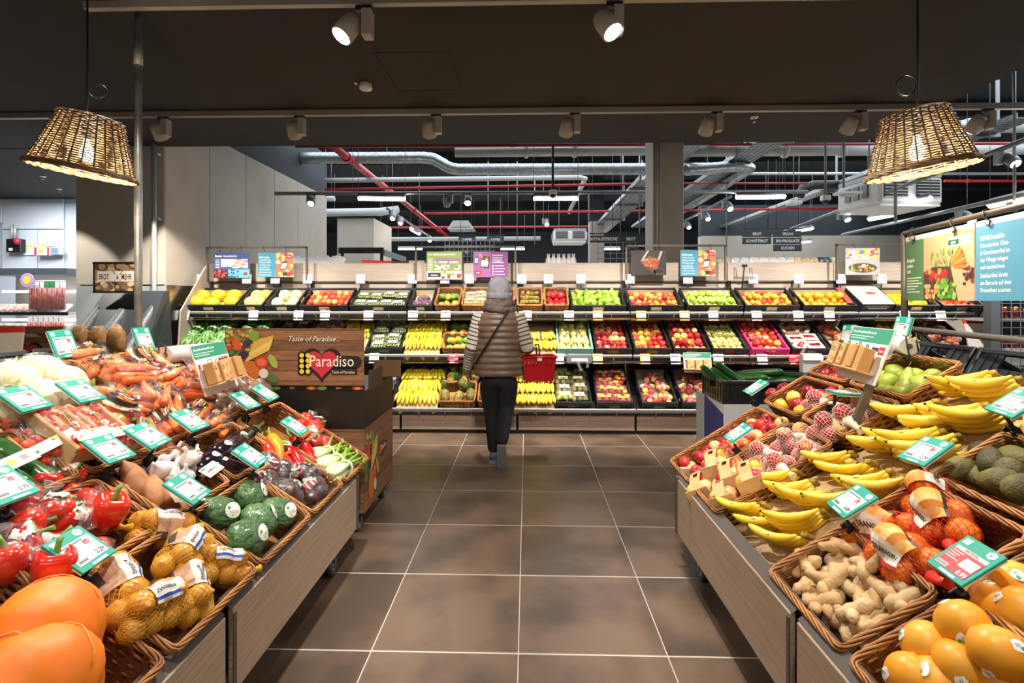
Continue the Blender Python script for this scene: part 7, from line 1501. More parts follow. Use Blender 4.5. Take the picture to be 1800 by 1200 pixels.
# big produce sign on the right island
P0, dv = Vector((2.07, 2.96, 0)), Vector((-.194, -.981, 0)).normalized()
def SG(s, z, off=0): return frame(P0+dv*s+Vector((0, 0, z))+Vector((dv.y, -dv.x, 0))*off, dv, (0, 0, 1))
def signboard(label, s0, s1, z0, z1, draw):
    w, h = s1-s0, z1-z0; o = thing('produce_sign', label, 'sign', SG((s0+s1)/2, (z0+z1)/2)); node('board', MB().box((0, 0, 0), (w, h, .006), M_white), o)
    b = MB(); draw(b, w, h); node('print', b, o, T(0, 0, .0034)); return o
def d_bio(b, w, h):
    b.rect(-w/2, -h/2, -w*.19, h*.43, flat('4f7a4c'), .0002); para(b, ['Biologische', 'Landwirt-', 'schaft'], -w*.475, h*.10, h*.078, WH, 1.1, True, .66)
    for k, q in enumerate((.24, .20, .25, .19, .14, .22)): b.rect(-w*.47, -h*.16-k*h*.043, -w*.47+w*q, -h*.145-k*h*.043, flat('d5e0d0'), .0005)
    b.rect(-w*.19, -h/2, w/2, h*.43, flat('c2a27c'), .0002)
    for k in range(6): b.rect(-w*.19, -h*.4+k*h*.14, w/2, -h*.395+k*h*.14, flat('b5946c'), .0003)
    b.rect(w*.16, h*.24, w*.46, h*.37, WH, .0006).rect(w*.17, h*.26, w*.31, h*.33, flat('1f5a3c'), .0008).text('REWE', w*.24, h*.275, h*.045, WH, .001, True, .9, 'c').text('Bio', w*.32, h*.27, h*.085, M_ink, .001, False, 1, 'l', .25)
    b.poly([(-w*.19, -h/2), (w*.30, -h/2), (w*.20, -h*.03), (-w*.02, -h*.01), (-w*.19, -h*.08)], flat('4a2c1c'), .0004)
    blobs(b, -w*.18, -h*.30, w*.16, -h*.04, ['c8322a', 'e08a3c', '9a1f1f', 'd85a3a', 'b52a3a'], 22, h*.04, h*.07, .0006, 21); blobs(b, -w*.18, -h*.48, w*.02, -h*.26, ['d8a868', 'c08a4a', 'e0bc88'], 16, h*.03, h*.05, .001, 22); blobs(b, w*.02, -h*.49, w*.28, -h*.18, ['7fb53c', '5f9a30', '9cc85a', '4a7a28'], 34, h*.035, h*.06, .0014, 23); blobs(b, w*.36, -h*.30, w*.5, -h*.04, ['5a2a30', '7a3a3a', '3f2024'], 18, h*.03, h*.05, .001, 25)
    r = random.Random(4)
    for k in range(60):
        x, y = -w*.10+r.uniform(0, w*.36), h*.06+r.uniform(-h*.10, h*.10); a = r.uniform(.8, 2.4); b.poly([(x, y), (x+w*.05*math.cos(a), y+h*.10*math.sin(a)), (x+w*.012, y)], flat(r.choice(['6f9a3c', '8ab04c', '4f7a2c'])), .0018+k*.00001)
    for k in range(7):
        a = -.12+k*.16; L = h*(.34-.015*k); x, y = w*.24, h*(-.02+.012*k); b.poly([(x-h*.022*math.sin(a), y+h*.022*math.cos(a)), (x+h*.022*math.sin(a), y-h*.022*math.cos(a)), (x+L*.7*math.cos(a)+h*.026*math.sin(a), y+L*.7*math.sin(a)-h*.026*math.cos(a)), (x+L*math.cos(a), y+L*math.sin(a)), (x+L*.7*math.cos(a)-h*.026*math.sin(a), y+L*.7*math.sin(a)+h*.026*math.cos(a))], flat(['e8762a', 'd8601c', 'f09048'][k % 3]), .0026+k*.00002)
def d_blue(b, w, h):
    b.rect(-w/2, -h/2, 0, h*.43, flat('4b8cab'), .0002); para(b, SCAN, -w*.45, h*.25, h*.078, WH, 1.15, 1, .86); para(b, SCAN2, -w*.45, -h*.215, h*.078, WH, 1.15, False, .86)
    b.rect(0, -h/2, w/2, h*.43, flat('a06a52'), .0002); blobs(b, 0, h*.05, w/2, h*.43, ['caa084', 'e0c0a0', '8a5040', 'b8886a'], 20, h*.06, h*.1, .0004, 31); b.rect(w*.03, -h*.40, w*.5, -h*.2, flat('b8845c'), .001)
    for k in range(4): b.disc(w*.06, -h*.14+k*h*.075, w*.035, h*.04, flat('d8906e'), .0012, 12)
    b.poly([(w*.08, -h*.22), (w*.24, -h*.22), (w*.26, h*.16), (w*.10, h*.18)], flat('26262c'), .0014).poly([(w*.10, -h*.17), (w*.225, -h*.17), (w*.24, h*.12), (w*.115, h*.13)], flat('e8e4e4'), .0016)
signboard('organic farming sign, green panel with vegetable photo, on the right island', .02, .615, 1.424, 1.765, d_bio)
signboard('big blue scanning sign with white text at the right frame edge', .625, 1.24, 1.424, 1.765, d_blue)
o = thing('sign_frame', 'dark tubular steel frame holding the two big produce signs', 'frame', None)
M_fr = mat('frame_bronze', '544e48', rough=.45, metal=.3)
for nm, s0, z0, s1, z1, r in (('post', 0, .98, 0, 1.795, .017), ('top_rail', 0, 1.79, 1.7, 1.79, .014), ('lower_rail', .02, 1.272, 1.7, 1.272, .014), ('post', 1.7, .98, 1.7, 1.795, .017)):
    node(nm, MB().tube([P0+dv*s0+Vector((0, 0, z0)), P0+dv*s1+Vector((0, 0, z1))], r, M_fr, 10), o)
for s in (.10, .46, .70, 1.1):
    q = P0+dv*s; x = dv; k = Vector((dv.y, -dv.x, 0)); node('hook', MB().tube([q+k*.0+Vector((0, 0, 1.81)), q+k*.018+Vector((0, 0, 1.80)), q+k*.016+Vector((0, 0, 1.775)), q+x*.03+k*.01+Vector((0, 0, 1.755)), q+x*.025+k*.01+Vector((0, 0, 1.738)), q+x*.005+k*.01+Vector((0, 0, 1.742))], .0035, M_black, 5), o)
# paper bag boards
M_pb = flat('c08f56', .7)
def bagboard(M, label, n=6, w=.34, h=.25, bw=.050):
    o = thing('paper_bag_board', label, 'display', M); node('board', MB().box((0, 0, 0), (w, h, .006), flat('efe6dc')), o)
    b = MB().rect(-w*.49, h*.22, w*.49, h*.49, flat('2f8f70'), .0034); b.text('Mit unserem Mehrweg-Frischenetz MÜLL vermeiden', -w*.45, h*.385, h*.064, WH, .0038, True, .58)
    b.rect(-w*.45, h*.32, w*.1, h*.335, flat('cfe6dc'), .0038).rect(-w*.45, h*.275, -w*.05, h*.29, flat('cfe6dc'), .0038).rect(w*.32, h*.03, w*.45, h*.17, flat('d8262c'), .0036).text('REWE', w*.385, h*.075, h*.05, WH, .004, True, .75, 'c').rect(w*.16, h*.08, w*.31, h*.15, M_ink, .0036).rect(-w*.46, h*.02, -w*.40, h*.12, flat('d8262c'), .0036); node('print', b, o)
    node('ledge', MB().box((-.02, -h*.34, .04), (w*.98, .008, .075), M_kraft), o)
    for k in range(n):
        x = -w*.5+.01+bw*(k+.5)+(.004 if k > 2 else 0); bg = node('paper_bag', MB().box((x, -h*.12, .045), (bw*.86, .105, .05), M_pb, bev=.003), o, T(0, -.006*(k % 2)+.003, .006*((k*2) % 3)))
        if k < 3 or n < 4: node('print', MB().rect(x-bw*.3, -h*.12-.045, x+bw*.36, -h*.12+.045, flat('d8ae74', .7), .0703).text('OBST', x-bw*.25, -h*.12+.022, .011, M_ink, .0708, True, .7).text('BEUTEL', x-bw*.25, -h*.12+.011, .009, M_ink, .0708, True, .65).rect(x+bw*.0, -h*.12-.034, x+bw*.25, -h*.12-.016, flat('e0503a'), .0708), bg)
        node('cord_handle', MB().tube([(x-.012, -h*.12+.05, .045), (x-.010, -h*.12+.066, .05), (x+.010, -h*.12+.068, .055), (x+.013, -h*.12+.05, .05)], .002, M_black, 4), bg)
    return o
rb = AY(1518, 622, 2.42); o = bagboard(frame(rb, (-.10, -1, 0), (.34, -.03, .94)), 'white and green board with brown paper bags, right island, beside the sign post')
node('post', MB().box((.10, -.19, -.02), (.022, .28, .03), M_dark), o)
rb = AY(378, 645, 2.62); bagboard(frame(rb, (-.10, 1, 0), (-.30, -.03, .95)), 'white and green board with brown paper bags, left island, before the watermelons')
c = AY(1226, 637, 5.66); bagboard(frame(c, (1, 0, 0), (0, .15, .99)), 'small white and green board with three paper bags on the fruit wall rail', 3, .29, .21, .085)
# plastic bag rolls
def roll(M, label, r=.042, L=.24):
    o = thing('bag_roll', label, 'roll', M); node('roll', MB().tube([(-L/2, 0, 0), (L/2, 0, 0)], r, mat('bag_roll_white', 'd9d8d4', rough=.4), 20), o); node('core', MB().tube([(-L/2-.002, 0, 0), (L/2+.002, 0, 0)], .014, mat('core_brown', '6a5138'), 12), o)
    for sx in (-1, 1): node('wire_holder', MB().tube([(sx*(L/2+.015), .05, -.07), (sx*(L/2+.015), .0, -.075), (sx*(L/2+.015), -.02, .05), (sx*(L/2+.015), .02, .065), (sx*(L/2+.015), .03, -.02)], .004, M_black, 5), o)
    node('tear_bag', MB().add([(-L*.3, -r, -.01), (L*.3, -r, -.01), (L*.25, -r-.02, -.07), (-L*.15, -r-.03, -.09)], [(0, 1, 2, 3)], M_filmw), o)
roll(frame(AY(1582, 605, 2.72), (-.3, -1, 0), (1, -.3, 0)), 'white plastic bag roll in a black wire holder, by the right sign post')
roll(frame(AY(325, 620, 2.75), (.2, 1, 0), (-1, .2, 0)), 'white plastic bag roll in a black wire holder, before the watermelons')
o = thing('bag_dispenser', 'grey bag dispenser with white torn bags on the middle rail', 'dispenser', T(*AY(1018, 630, 5.68))); node('housing', MB().box((0, 0, 0), (.27, .06, .10), mat('dispenser_grey', '6a6f70', rough=.4), bev=.01), o); node('slot', MB().box((0, -.031, -.01), (.17, .004, .03), M_white), o)
node('torn_bag', MB().tube([(-.02, -.035, -.01), (-.01, -.05, -.06), (.02, -.055, -.12)], [.022, .012, .016], M_filmw, 8).tube([(.07, -.035, -.01), (.09, -.05, -.05), (.08, -.05, -.09)], [.02, .012, .014], M_filmw, 8), o)
o = thing('display_box', 'grey electronic box on the middle rail beside the paper bag board', 'box', T(*AY(1425, 638, 5.6))); node('case', MB().box((0, 0, 0), (.20, .08, .20), M_lgrey, bev=.008).box((0, -.045, .06), (.2, .02, .05), M_white), o)
o = thing('wire_rack', 'black wire card rack standing above the red-yellow apples', 'rack', T(*AY(1307, 487, 6.1)) @ RZ(.1)); wr = MB()
for x in (-.10, -.075, .085, .11): wr.tube([(x, 0, -.02), (x-.01, .01, .10)], .0035, M_black, 5)
wr.tube([(-.11, .01, .10), (-.085, .01, .10)], .0035, M_black, 5).tube([(.075, .01, .10), (.10, .01, .10)], .0035, M_black, 5).tube([(-.13, -.02, -.02), (.14, -.02, -.02), (.15, -.03, -.06), (.0, -.03, -.10), (-.12, -.03, -.07)], .0035, M_black, 5, True).tube([(-.12, 0, .0), (.13, 0, 0)], .0035, M_black, 5); node('wire_frame', wr, o)
node('stem', MB().tube([(-.02, 0, -.14), (.01, .0, .12)], .008, M_black, 6).box((.012, 0, .13), (.05, .03, .03), M_black), o)

# ================================================================ CARDBOARD STANDS
M_plk = wood('print_planks', '96694a', '6f4a33', (2, 1, 22), .5, 4, (2, .062)); M_plky = wood('print_planks_side', '96694a', '6f4a33', (1, 2, 22), .5, 4, (2, .062))
M_carb = mat('card_black', '15130f', rough=.45)
def heart(b, x, y, s, z, txt=True):
    def hp(sc, dx=0): return [(x+dx+sc*s*16*math.sin(t)**3/17, y+sc*s*(13*math.cos(t)-5*math.cos(2*t)-2*math.cos(3*t)-math.cos(4*t))/17) for t in [2*pi*k/36 for k in range(36)]]
    dk = flat('1d1512'); b.poly(hp(1.28), dk, z)
    for k in range(8): b.disc(x-s*1.25+.38*s*(k % 2), y+s*.45-.33*s*(k//2), .27*s, .27*s, dk, z+.0001, 12)
    b.poly([(x-s*.6, y-s*.34), (x+s*2.2, y-s*.34), (x+s*2.42, y-s*.2), (x+s*2.48, y+s*.05), (x+s*2.42, y+s*.3), (x+s*2.2, y+s*.42), (x-s*.6, y+s*.42)], dk, z+.0001).rect(x+s*.6, y-s*.75, x+s*2.2, y-s*.3, dk, z+.0001)
    b.poly(hp(1.0), flat('c42a3a'), z+.0003)
    for k in range(8): b.disc(x-s*1.25+.38*s*(k % 2), y+s*.45-.33*s*(k//2), .15*s, .15*s, flat('d9c23c'), z+.0004, 10)
    b.text('Paradiso', x-s*.80, y-s*.22, s*.98, flat('f1ead6'), z+.0006, False, .84).text('Taste of Paradise', x+s*.62, y-s*.66, s*.26, flat('e6dcc4'), z+.0006, False, .8)
def veg_print(b, x0, y0, x1, y1, z, seed=5):
    w, h = x1-x0, y1-y0; blobs(b, x0, y0+h*.60, x0+w*.55, y1, ['a8944a', 'bca85c', '8a7a3a'], 40, h*.03, h*.05, z, seed); blobs(b, x0, y0+h*.35, x0+w*.35, y0+h*.7, ['4a6a34', '39562a', '5c7c40'], 30, h*.04, h*.08, z+.0006, seed+1); blobs(b, x0, y0+h*.62, x0+w*.4, y0+h*.85, ['c8402a', 'd85a30'], 8, h*.05, h*.08, z+.0012, seed+2)
    for k in range(3): b.poly([(x0+w*(.35+.06*k), y0+h*(.38+.10*k)), (x0+w*(.85+.03*k), y0+h*(.62+.10*k)), (x0+w*(.9+.02*k), y0+h*(.75+.07*k)), (x0+w*.55, y0+h*(.66+.07*k))], flat(['d8b65a', 'e2c46c', 'cfa848'][k]), z+.0018+k*.0001)
    b.disc(x0+w*.47, y0+h*.24, w*.20, h*.19, flat('c8702a'), z+.0022, 18).disc(x0+w*.70, y0+h*.40, w*.13, h*.12, flat('c63a26'), z+.0023, 16).disc(x0+w*.70, y0+h*.40, w*.09, h*.07, flat('dc6a44'), z+.0024, 14).disc(x0+w*.92, y0+h*.42, w*.07, h*.14, flat('9ab04c'), z+.0023, 14, .5).disc(x0+w*.74, y0+h*.20, w*.09, h*.09, flat('dcd2c4'), z+.0024, 14).disc(x0+w*.90, y0+h*.12, w*.14, h*.07, flat('4f6e38'), z+.0023, 14, -.5).disc(x0+w*.56, y0+h*.88, w*.10, h*.10, flat('7a9a3c'), z+.0022, 14).disc(x0+w*.42, y0+h*.74, w*.07, h*.08, flat('3a3440'), z+.0022, 14).disc(x0+w*.36, y0+h*.54, w*.10, h*.06, flat('3a2c38'), z+.0024, 14)
def stand(label, M, w, d, hb, hz0, hz1):
    o = thing('cardboard_stand', label, 'display', M)
    node('lower_box', MB().box((-w/2, d/2, .38), (w, d, .52), M_plk).box((0.0005, d/2, .38), (.002, d, .518), M_plky), o)
    node('black_tray', MB().box((-w/2, d/2, .755), (w+.006, d+.006, .23), M_carb), o)
    node('inner_flap', MB().box((.002, d*.35, .92), (.004, d*.45, .12), flat('4a3a30')).box((-.02, d*.9, .93), (.2, .004, .12), flat('7a5a3c')), o)
    b = MB(); hh = hz1-hz0; node('header', MB().box((-w/2, .0, (hz0+hz1)/2), (w, .01, hh), M_plk), o)
    veg_print(b, -w*.995, hz0+.005, -w*.62, hz1-.004, .0004); b.text('Taste of Paradise...', -w*.552, hz0+hh*.77, hh*.135, flat('1d1512'), .0002, True, .92, 'l', .3).text('Taste of Paradise...', -w*.548, hz0+hh*.775, hh*.135, flat('f1ead6'), .0008, False, .92, 'l', .3); heart(b, -w*.30, hz0+hh*.40, hh*.285, .0004)
    node('print', b, o, T(0, -.0062, 0) @ RX(pi/2))
    s = MB(); sh = hz0-.872
    s.rect(-w, .87, 0, hz0, M_carb, 0)
    for k in range(3): x = -w+w*(k+.5)/3; heart(s, x-.02, .87+sh*.5, sh*.30, .0004); s.disc(x+.10, .87+sh*.5, .035, sh*.4, flat('c8402a'), .0006, 14).disc(x+.10, .87+sh*.5, .02, sh*.25, flat('e8b04a'), .0008, 12).disc(x-.12, .87+sh*.5, .03, sh*.4, flat('7fae3c'), .0006, 14)
    node('shelf_strip', s, o, T(0, .012, 0) @ RX(pi/2))
    q = MB(); veg_print(q, .0, .14, .30, .60, .0004, 15); heart(q, d*.58, .42, .052, .003); node('side_print', q, o, T(.0018, 0, 0) @ Matrix(((0, 0, 1, 0), (1, 0, 0, 0), (0, 1, 0, 0), (0, 0, 0, 1))))
    node('base', MB().box((-w/2, d/2, .112), (w-.02, d-.02, .02), M_black), o)
    for x, y in ((-.06, .06), (-.06, d-.06), (-w+.06, .06), (-w+.06, d-.06)): spawn(CAS, T(x, y, -.012), parent=o, name='caster')
stand('cardboard fruit stand printed with planks and a red heart, between left island and fruit wall', T(AX(640, 3.2), 3.2, 0), .86, .68, .64, .905, 1.252)
# the twin stand at the far left
o = stand('second plank-print cardboard stand, half hidden behind the left island', T(AX(110, 3.75), 3.75, 0), .86, .5, .64, .90, 1.235)

# ================================================================ LEFT SIDE: BREAD RACK, MEAT COUNTER
M_rk = mat('rack_anthracite', '343a3e', rough=.45)
br = AY(175, 560, 5.0); rx0, rx1 = AX(112, 5.0), AX(236, 5.0)
o = thing('bread_rack', 'anthracite bread rack with slanting perforated chutes against the beige wall', 'rack', T((rx0+rx1)/2, 5.0, 0)); w = rx1-rx0
node('back_board', MB().add([(-w*.40, .42, 1.52), (w*.5, .42, 1.52), (w*.62, -.05, .75), (-w*.62, -.05, .75)], [(0, 1, 2, 3)], M_rk).add([(-w*.40, .46, 1.52), (w*.5, .46, 1.52), (w*.62, .46, .0), (-w*.62, .46, 0)], [(3, 2, 1, 0)], M_rk), o)
node('side_board', MB().add([(w*.5, .42, 1.52), (w*.5, .50, 1.52), (w*.62, .50, .0), (w*.62, -.1, .0), (w*.62, -.05, .75)], [(0, 1, 2, 3, 4)], M_rk), o)
node('base_tray', MB().box((0, -.12, .72), (w*1.2, .3, .05), M_rk), o)
M_perf = mat('perforated', '26292c', '5a5f62', ns=160, rough=.5, lo=.5, hi=.56, det=0)
for k, x in enumerate((-.40, -.02, .40)):
    q = MB(); n = 7; vs = []
    for i in range(10):
        u = i/9; yy = .38-.50*u; zz = 1.36-.60*u; wd = .05+.06*u
        for j in range(n): a = pi*j/(n-1); vs.append((x*w+wd*math.cos(a)-.05*u*w*(1 if k < 2 else -.2), yy-.09*math.sin(a)*(.4+u), zz+.03*math.sin(a)))
    fs = [(i*n+j, i*n+j+1, (i+1)*n+j+1, (i+1)*n+j) for i in range(9) for j in range(n-1)]
    node('chute_divider', q.add(vs, fs, M_perf, True), o)
for k, (x, y) in enumerate(((140, 597), (172, 598), (204, 597))):
    c = AY(x, y, 4.86); c.z = max(c.z, 1.0); tag(node('bread_bag', MB().ball(.075, .06, .13, mat('bread_bag_paper', 'b98a58', '96693c', ns=20, rough=.5, bump=.9, bs=30), 18, 14, fn=lambda p: Vector((math.copysign(abs(p.x)**.45, p.x)*(1-.25*p.z), p.y*(1-.5*max(0, p.z)), math.copysign(abs(p.z)**.5, p.z)))*(1+.16*noise.noise(p*2.6+Vector((k, 0, 0)))+.06*noise.noise(p*8))), None, T(*c)), f'brown bread bag in the bread rack, {ORD[k]} of three', 'bread', 'bread bags')
def d_brot(b, w, h):
    b.rect(-w/2, -h/2, w/2, h/2, flat('4a352c'), .0002); blobs(b, -w/2, -h/2, w/2, h/2, ['c9a47c', '9a7450', 'd8bc98', '7a5a42', '4a342a', '8a6a50'], 70, h*.07, h*.14, .0003, 41)
    b.rect(-w*.42, -h*.14, w*.48, h*.22, flat('dccfc0'), .002).text('BROT', -w*.40, -h*.07, h*.27, M_ink, .0024, True, .52).rect(-w*.045, -h*.08, w*.075, h*.10, flat('dccfc0'), .00235).text('&', .008, -h*.06, h*.19, M_ink, .0026, True, .7, 'c').text('MEHR', w*.10, -h*.07, h*.27, M_ink, .0024, True, .52)
    for sx in (-1, 1):
        b.poly([(.01-sx*w*.10, h*.20), (.015-sx*w*.10, h*.20), (.01+sx*w*.07, -h*.12), (.005+sx*w*.07, -h*.12)], M_ink, .0022)
        for k in range(4): b.disc(.01-sx*w*(.10-.02*k), h*(.20-.035*k), w*.018, h*.012, M_ink, .0023, 6, .6)
a, c = AY(166, 462, 5.25), AY(246, 513, 5.25); so = poster('bread_sign', 'photo sign reading BROT & MEHR on top of the bread rack', c.x-a.x, a.z-c.z, T((a.x+c.x)/2, 5.25, (a.z+c.z)/2), d_brot)
node('sign_frame', MB().box((0, .004, (a.z-c.z)/2), (c.x-a.x+.03, .02, .02), M_black).box((0, .004, -(a.z-c.z)/2), (c.x-a.x+.03, .02, .02), M_black).box((-(c.x-a.x)/2, .004, 0), (.02, .02, a.z-c.z), M_black).box(((c.x-a.x)/2, .004, 0), (.02, .02, a.z-c.z), M_black), so)
# meat counter
YW = 8.62
wm = bpy.data.objects['wall_meat']
for px0, px1, y0, y1 in ((0, 4, 350, 392), (5, 112, 350, 402), (5, 66, 404, 480), (68, 112, 404, 480)):
    a, c = AY(px0, y0, YW), AY(px1, y1, YW); node('panel', MB().box(((a.x+c.x)/2, YW, (a.z+c.z)/2), (c.x-a.x, .03, a.z-c.z), mat('meat_panel', 'd4d6da', rough=.35), bev=.004), wm)
def wallbox(label, px0, px1, y0, y1, m, name='control_box', Y=8.5, extra=None, cat='box'):
    a, c = AY(px0, y0, Y), AY(px1, y1, Y); o = thing(name, label, cat, T((a.x+c.x)/2, Y, (a.z+c.z)/2)); node('case', MB().box((0, .02, 0), (c.x-a.x, .10, a.z-c.z), m, bev=.01), o)
    if extra: extra(o, c.x-a.x, a.z-c.z)
    return o
wallbox('black device box with red lamp on the white meat counter wall', 13, 39, 420, 443, M_black, 'wall_device', extra=lambda o, w, h: (node('lamp', MB().ball(.05, .05, .06, mat('lamp_red', 'b5202c', rough=.3), 12, 8, T(w*.3, -.04, h*.3)), o), node('label', MB().box((-w*.15, -.034, -h*.3), (w*.25, .004, h*.2), M_white), o), node('conduit', MB().tube([(-w*.2, 0, h/2), (-w*.2, 0, h*1.6)], .02, M_lgrey, 6).tube([(.0, 0, h/2), (.0, 0, h*1.6)], .02, M_lgrey, 6), o)))
wallbox('white and red controller with yellow sticker on the meat wall', 63, 90, 435, 449, M_white, extra=lambda o, w, h: node('red_edge', MB().box((-w*.4, -.034, 0), (w*.12, .006, h), flat('c22a2a')).box((w*.42, -.034, 0), (w*.1, .006, h), flat('c22a2a')).box((-.02, -.035, .01), (w*.25, .006, h*.4), flat('f0d21c')), o))
wallbox('grey display with a small blue screen on the meat wall', 90, 108, 434, 448, M_lgrey, extra=lambda o, w, h: node('screen', MB().box((0, -.034, .01), (w*.65, .006, h*.55), mat('blue_screen', '4a58d8', emit=1.2)), o))
def notice(px0, px1, y0, y1, label, yel=None):
    a, c = AY(px0, y0, 8.58), AY(px1, y1, 8.58); o = thing('wall_notice', label, 'paper', T((a.x+c.x)/2, 8.58, (a.z+c.z)/2), None); w, h = c.x-a.x, a.z-c.z; node('sheet', MB().box((0, 0, 0), (w, .004, h), M_white), o); b = MB()
    for k in range(8): b.rect(-w*.4, h*.4-k*h*.1, w*.3, h*.42-k*h*.1, M_lg, .0005)
    if yel: b.rect(-w*.45, h*yel-h*.08, w*.45, h*yel+h*.04, flat('f0dc2c'), .0007)
    node('print', b, o, T(0, -.0026, 0) @ RX(pi/2))
notice(38, 60, 425, 448, 'paper notice with yellow bar beside the black wall device', .2); notice(71, 83, 412, 434, 'narrow paper notice above the red-edged controller', -.35); notice(84, 97, 412, 432, 'plain paper notice beside the narrow one')
xa, xb = AX(-30, 7.6), AX(118, 7.6)
o = thing('meat_fridge', 'open refrigerated meat shelf with lit white decks along the left wall', 'fridge', T((xa+xb)/2, 7.9, 0)); w = xb-xa
node('cabinet', MB().box((0, .25, .95), (w, .1, 1.9), M_lgrey).box((0, 0, .25), (w, .6, .5), M_lgrey).box((0, 0, 1.84), (w, .6, .10), mat('fridge_top', '44484c', rough=.4)), o)
for z in (1.22, .92, .62): node('deck', MB().box((0, -.02, z), (w, .52, .03), M_lgrey), o); node('price_rail', MB().box((0, -.29, z), (w, .02, .05), M_black), o)
for z in (1.55, 1.12): node('deck_light', MB().box((0, -.05, z), (w*.9, .05, .03), mat('deck_led', 'fff4ee', emit=4)), o)
node('peg_bar', MB().tube([(w*.02, -.30, 1.70), (w*.48, -.30, 1.70)], .012, M_lgrey, 8), o)
for k in range(7):
    x = w*.10+k*w*.06; q = thing('sausage_pack', f'hanging pack of long sausages over the meat fridge, {ORD[k]} from left', 'meat pack', T((xa+xb)/2+x, 7.58, 1.70), 'hanging sausage packs'); node('card', MB().box((0, 0, -.06), (.085, .01, .10), flat('2f8a4a' if k in (3, 4) else 'e6ded6')), q); node('sausages', MB().tube([(-.025, 0, -.10), (-.025, 0, -.42)], .018, mat('sausage', '8f3c30', 'b86a54', ns=20, rough=.4), 8).tube([(.022, 0, -.10), (.022, 0, -.42)], .018, MC['sausage'], 8), q); node('film', MB().box((0, -.012, -.26), (.10, .03, .40), M_film), q)
for k in range(7):
    q = thing('sausage_pack', f'short sausage pack hanging in the lower row at the meat fridge, {ORD[k]} from left', 'meat pack', T((xa+xb)/2+w*.10+k*w*.06, 7.56, 1.16), 'lower sausage packs'); node('card', MB().box((0, 0, -.03), (.085, .01, .08), flat('e6ded6')), q); node('sausages', MB().tube([(-.025, 0, -.06), (-.025, 0, -.22)], .02, MC['sausage'], 8).tube([(.022, 0, -.06), (.022, 0, -.22)], .02, MC['sausage'], 8), q)
node('peg_bar', MB().tube([(w*.04, -.31, 1.16), (w*.52, -.31, 1.16)], .012, M_lgrey, 8), o)
for z, lb in ((1.235, 'upper'), (.935, 'middle'), (.635, 'lower')):
    for k in range(9):
        q = thing('meat_pack', f'pale meat pack on the {lb} deck of the fridge, {ORD[k]} from left', 'meat pack', T((xa+xb)/2-w*.45+w*.098*k, 7.74, z+.03) @ RX(.6) @ S(1, 1.7, 1.5), 'meat packs'); node('tray', MB().box((0, 0, .012), (.2, .15, .024), M_white, bev=.004), q); node('meat', MB().ball(.085, .06, .025, mat('meat', 'c98a78', 'e0b8a4', ns=22, rough=.4), 10, 6, T(0, 0, .03)), q)
tag(node('round_label', MB().tube([(0, 0, 0), (0, .012, 0)], .10, flat('b48ac0'), 20).tube([(0, -.002, 0), (0, 0, 0)], .06, flat('e8c040'), 16), None, T(*AY(47, 492, 7.5))), 'round violet product disc hanging at the meat fridge', 'sign')
o = thing('white_carton_sign', 'white bag packet with red top behind the left black crate', 'packet', frame(AY(14, 598, 3.2), (1, .2, 0), (-.1, .2, 1))); node('packet', MB().box((0, 0, 0), (.16, .15, .02), flat('e8e6e2')), o); node('red_top', MB().box((0, .065, .002), (.162, .035, .021), flat('d8301f')), o)
o = thing('white_carton_sign', 'paper packet with red edge at the right end of the fruit wall', 'packet', frame(AY(1718, 585, 5.72), (1, -.2, 0), (0, .3, 1))); node('packet', MB().box((0, 0, 0), (.22, .30, .02), flat('d9d2cc')), o); node('red_top', MB().box((0, .128, .002), (.222, .05, .021), flat('d8301f')).box((.105, 0, .002), (.012, .30, .021), flat('d8301f')), o)

# ================================================================ BEHIND THE FRUIT WALL: REAR SHELF TOPS AND PRODUCTS
struct('trim_rear_shelf', MB().box((.7, 6.95, 1.70), (9.2, .9, .03), M_oak).box((.7, 6.95, .85), (9.2, .85, 1.68), M_oak))
zt = 1.717
def row(px0, px1, n, name, label, mk, cat, group, Y=6.72):
    x0, x1 = AX(px0, Y), AX(px1, Y)
    for k in range(n): spawn(mk, T(x0+(x1-x0)*(k+.5)/n, Y, zt) @ RZ(R.uniform(-.1, .1)) @ S(1, 1, R.uniform(.95, 1.05)), f"{label}, {ORD[k]} from left", cat, group)
def carton(w, h, c, c2, cap=True):
    t = TP('drink_carton'); t.part('body', MB().box((0, 0, h*.42), (w, w, h*.84), flat(c), bev=.003).box((0, -w/2-.001, h*.3), (w*.8, .002, h*.4), flat(c2))); t.part('gable', MB().prism([(-w/2, h*.84), (w/2, h*.84), (w*.1, h), (-w*.1, h)], -w/2, w/2, flat(c), RX(pi/2)));
    if cap: t.part('cap', MB().tube([(0, -w*.1, h*.93), (0, -w*.1, h*1.02)], .014, flat('e8e8ec'), 10))
    return t
row(517, 560, 8, 'c', 'pale blue drink carton behind the left posters', carton(.065, .27, 'dfe6ee', '8fb4d0'), 'carton', 'pale cartons'); row(562, 606, 8, 'c', 'white grey drink carton behind the oak board', carton(.065, .26, 'e8e8ea', 'b0b4bc'), 'carton', 'white cartons')
def pbox(w, d, h, c, c2): 
    t = TP('product_box'); t.part('box_body', MB().box((0, 0, h/2), (w, d, h), flat(c), bev=.003)); t.part('print', MB().box((0, -d/2-.001, h*.5), (w*.6, .002, h*.45), flat(c2))); return t
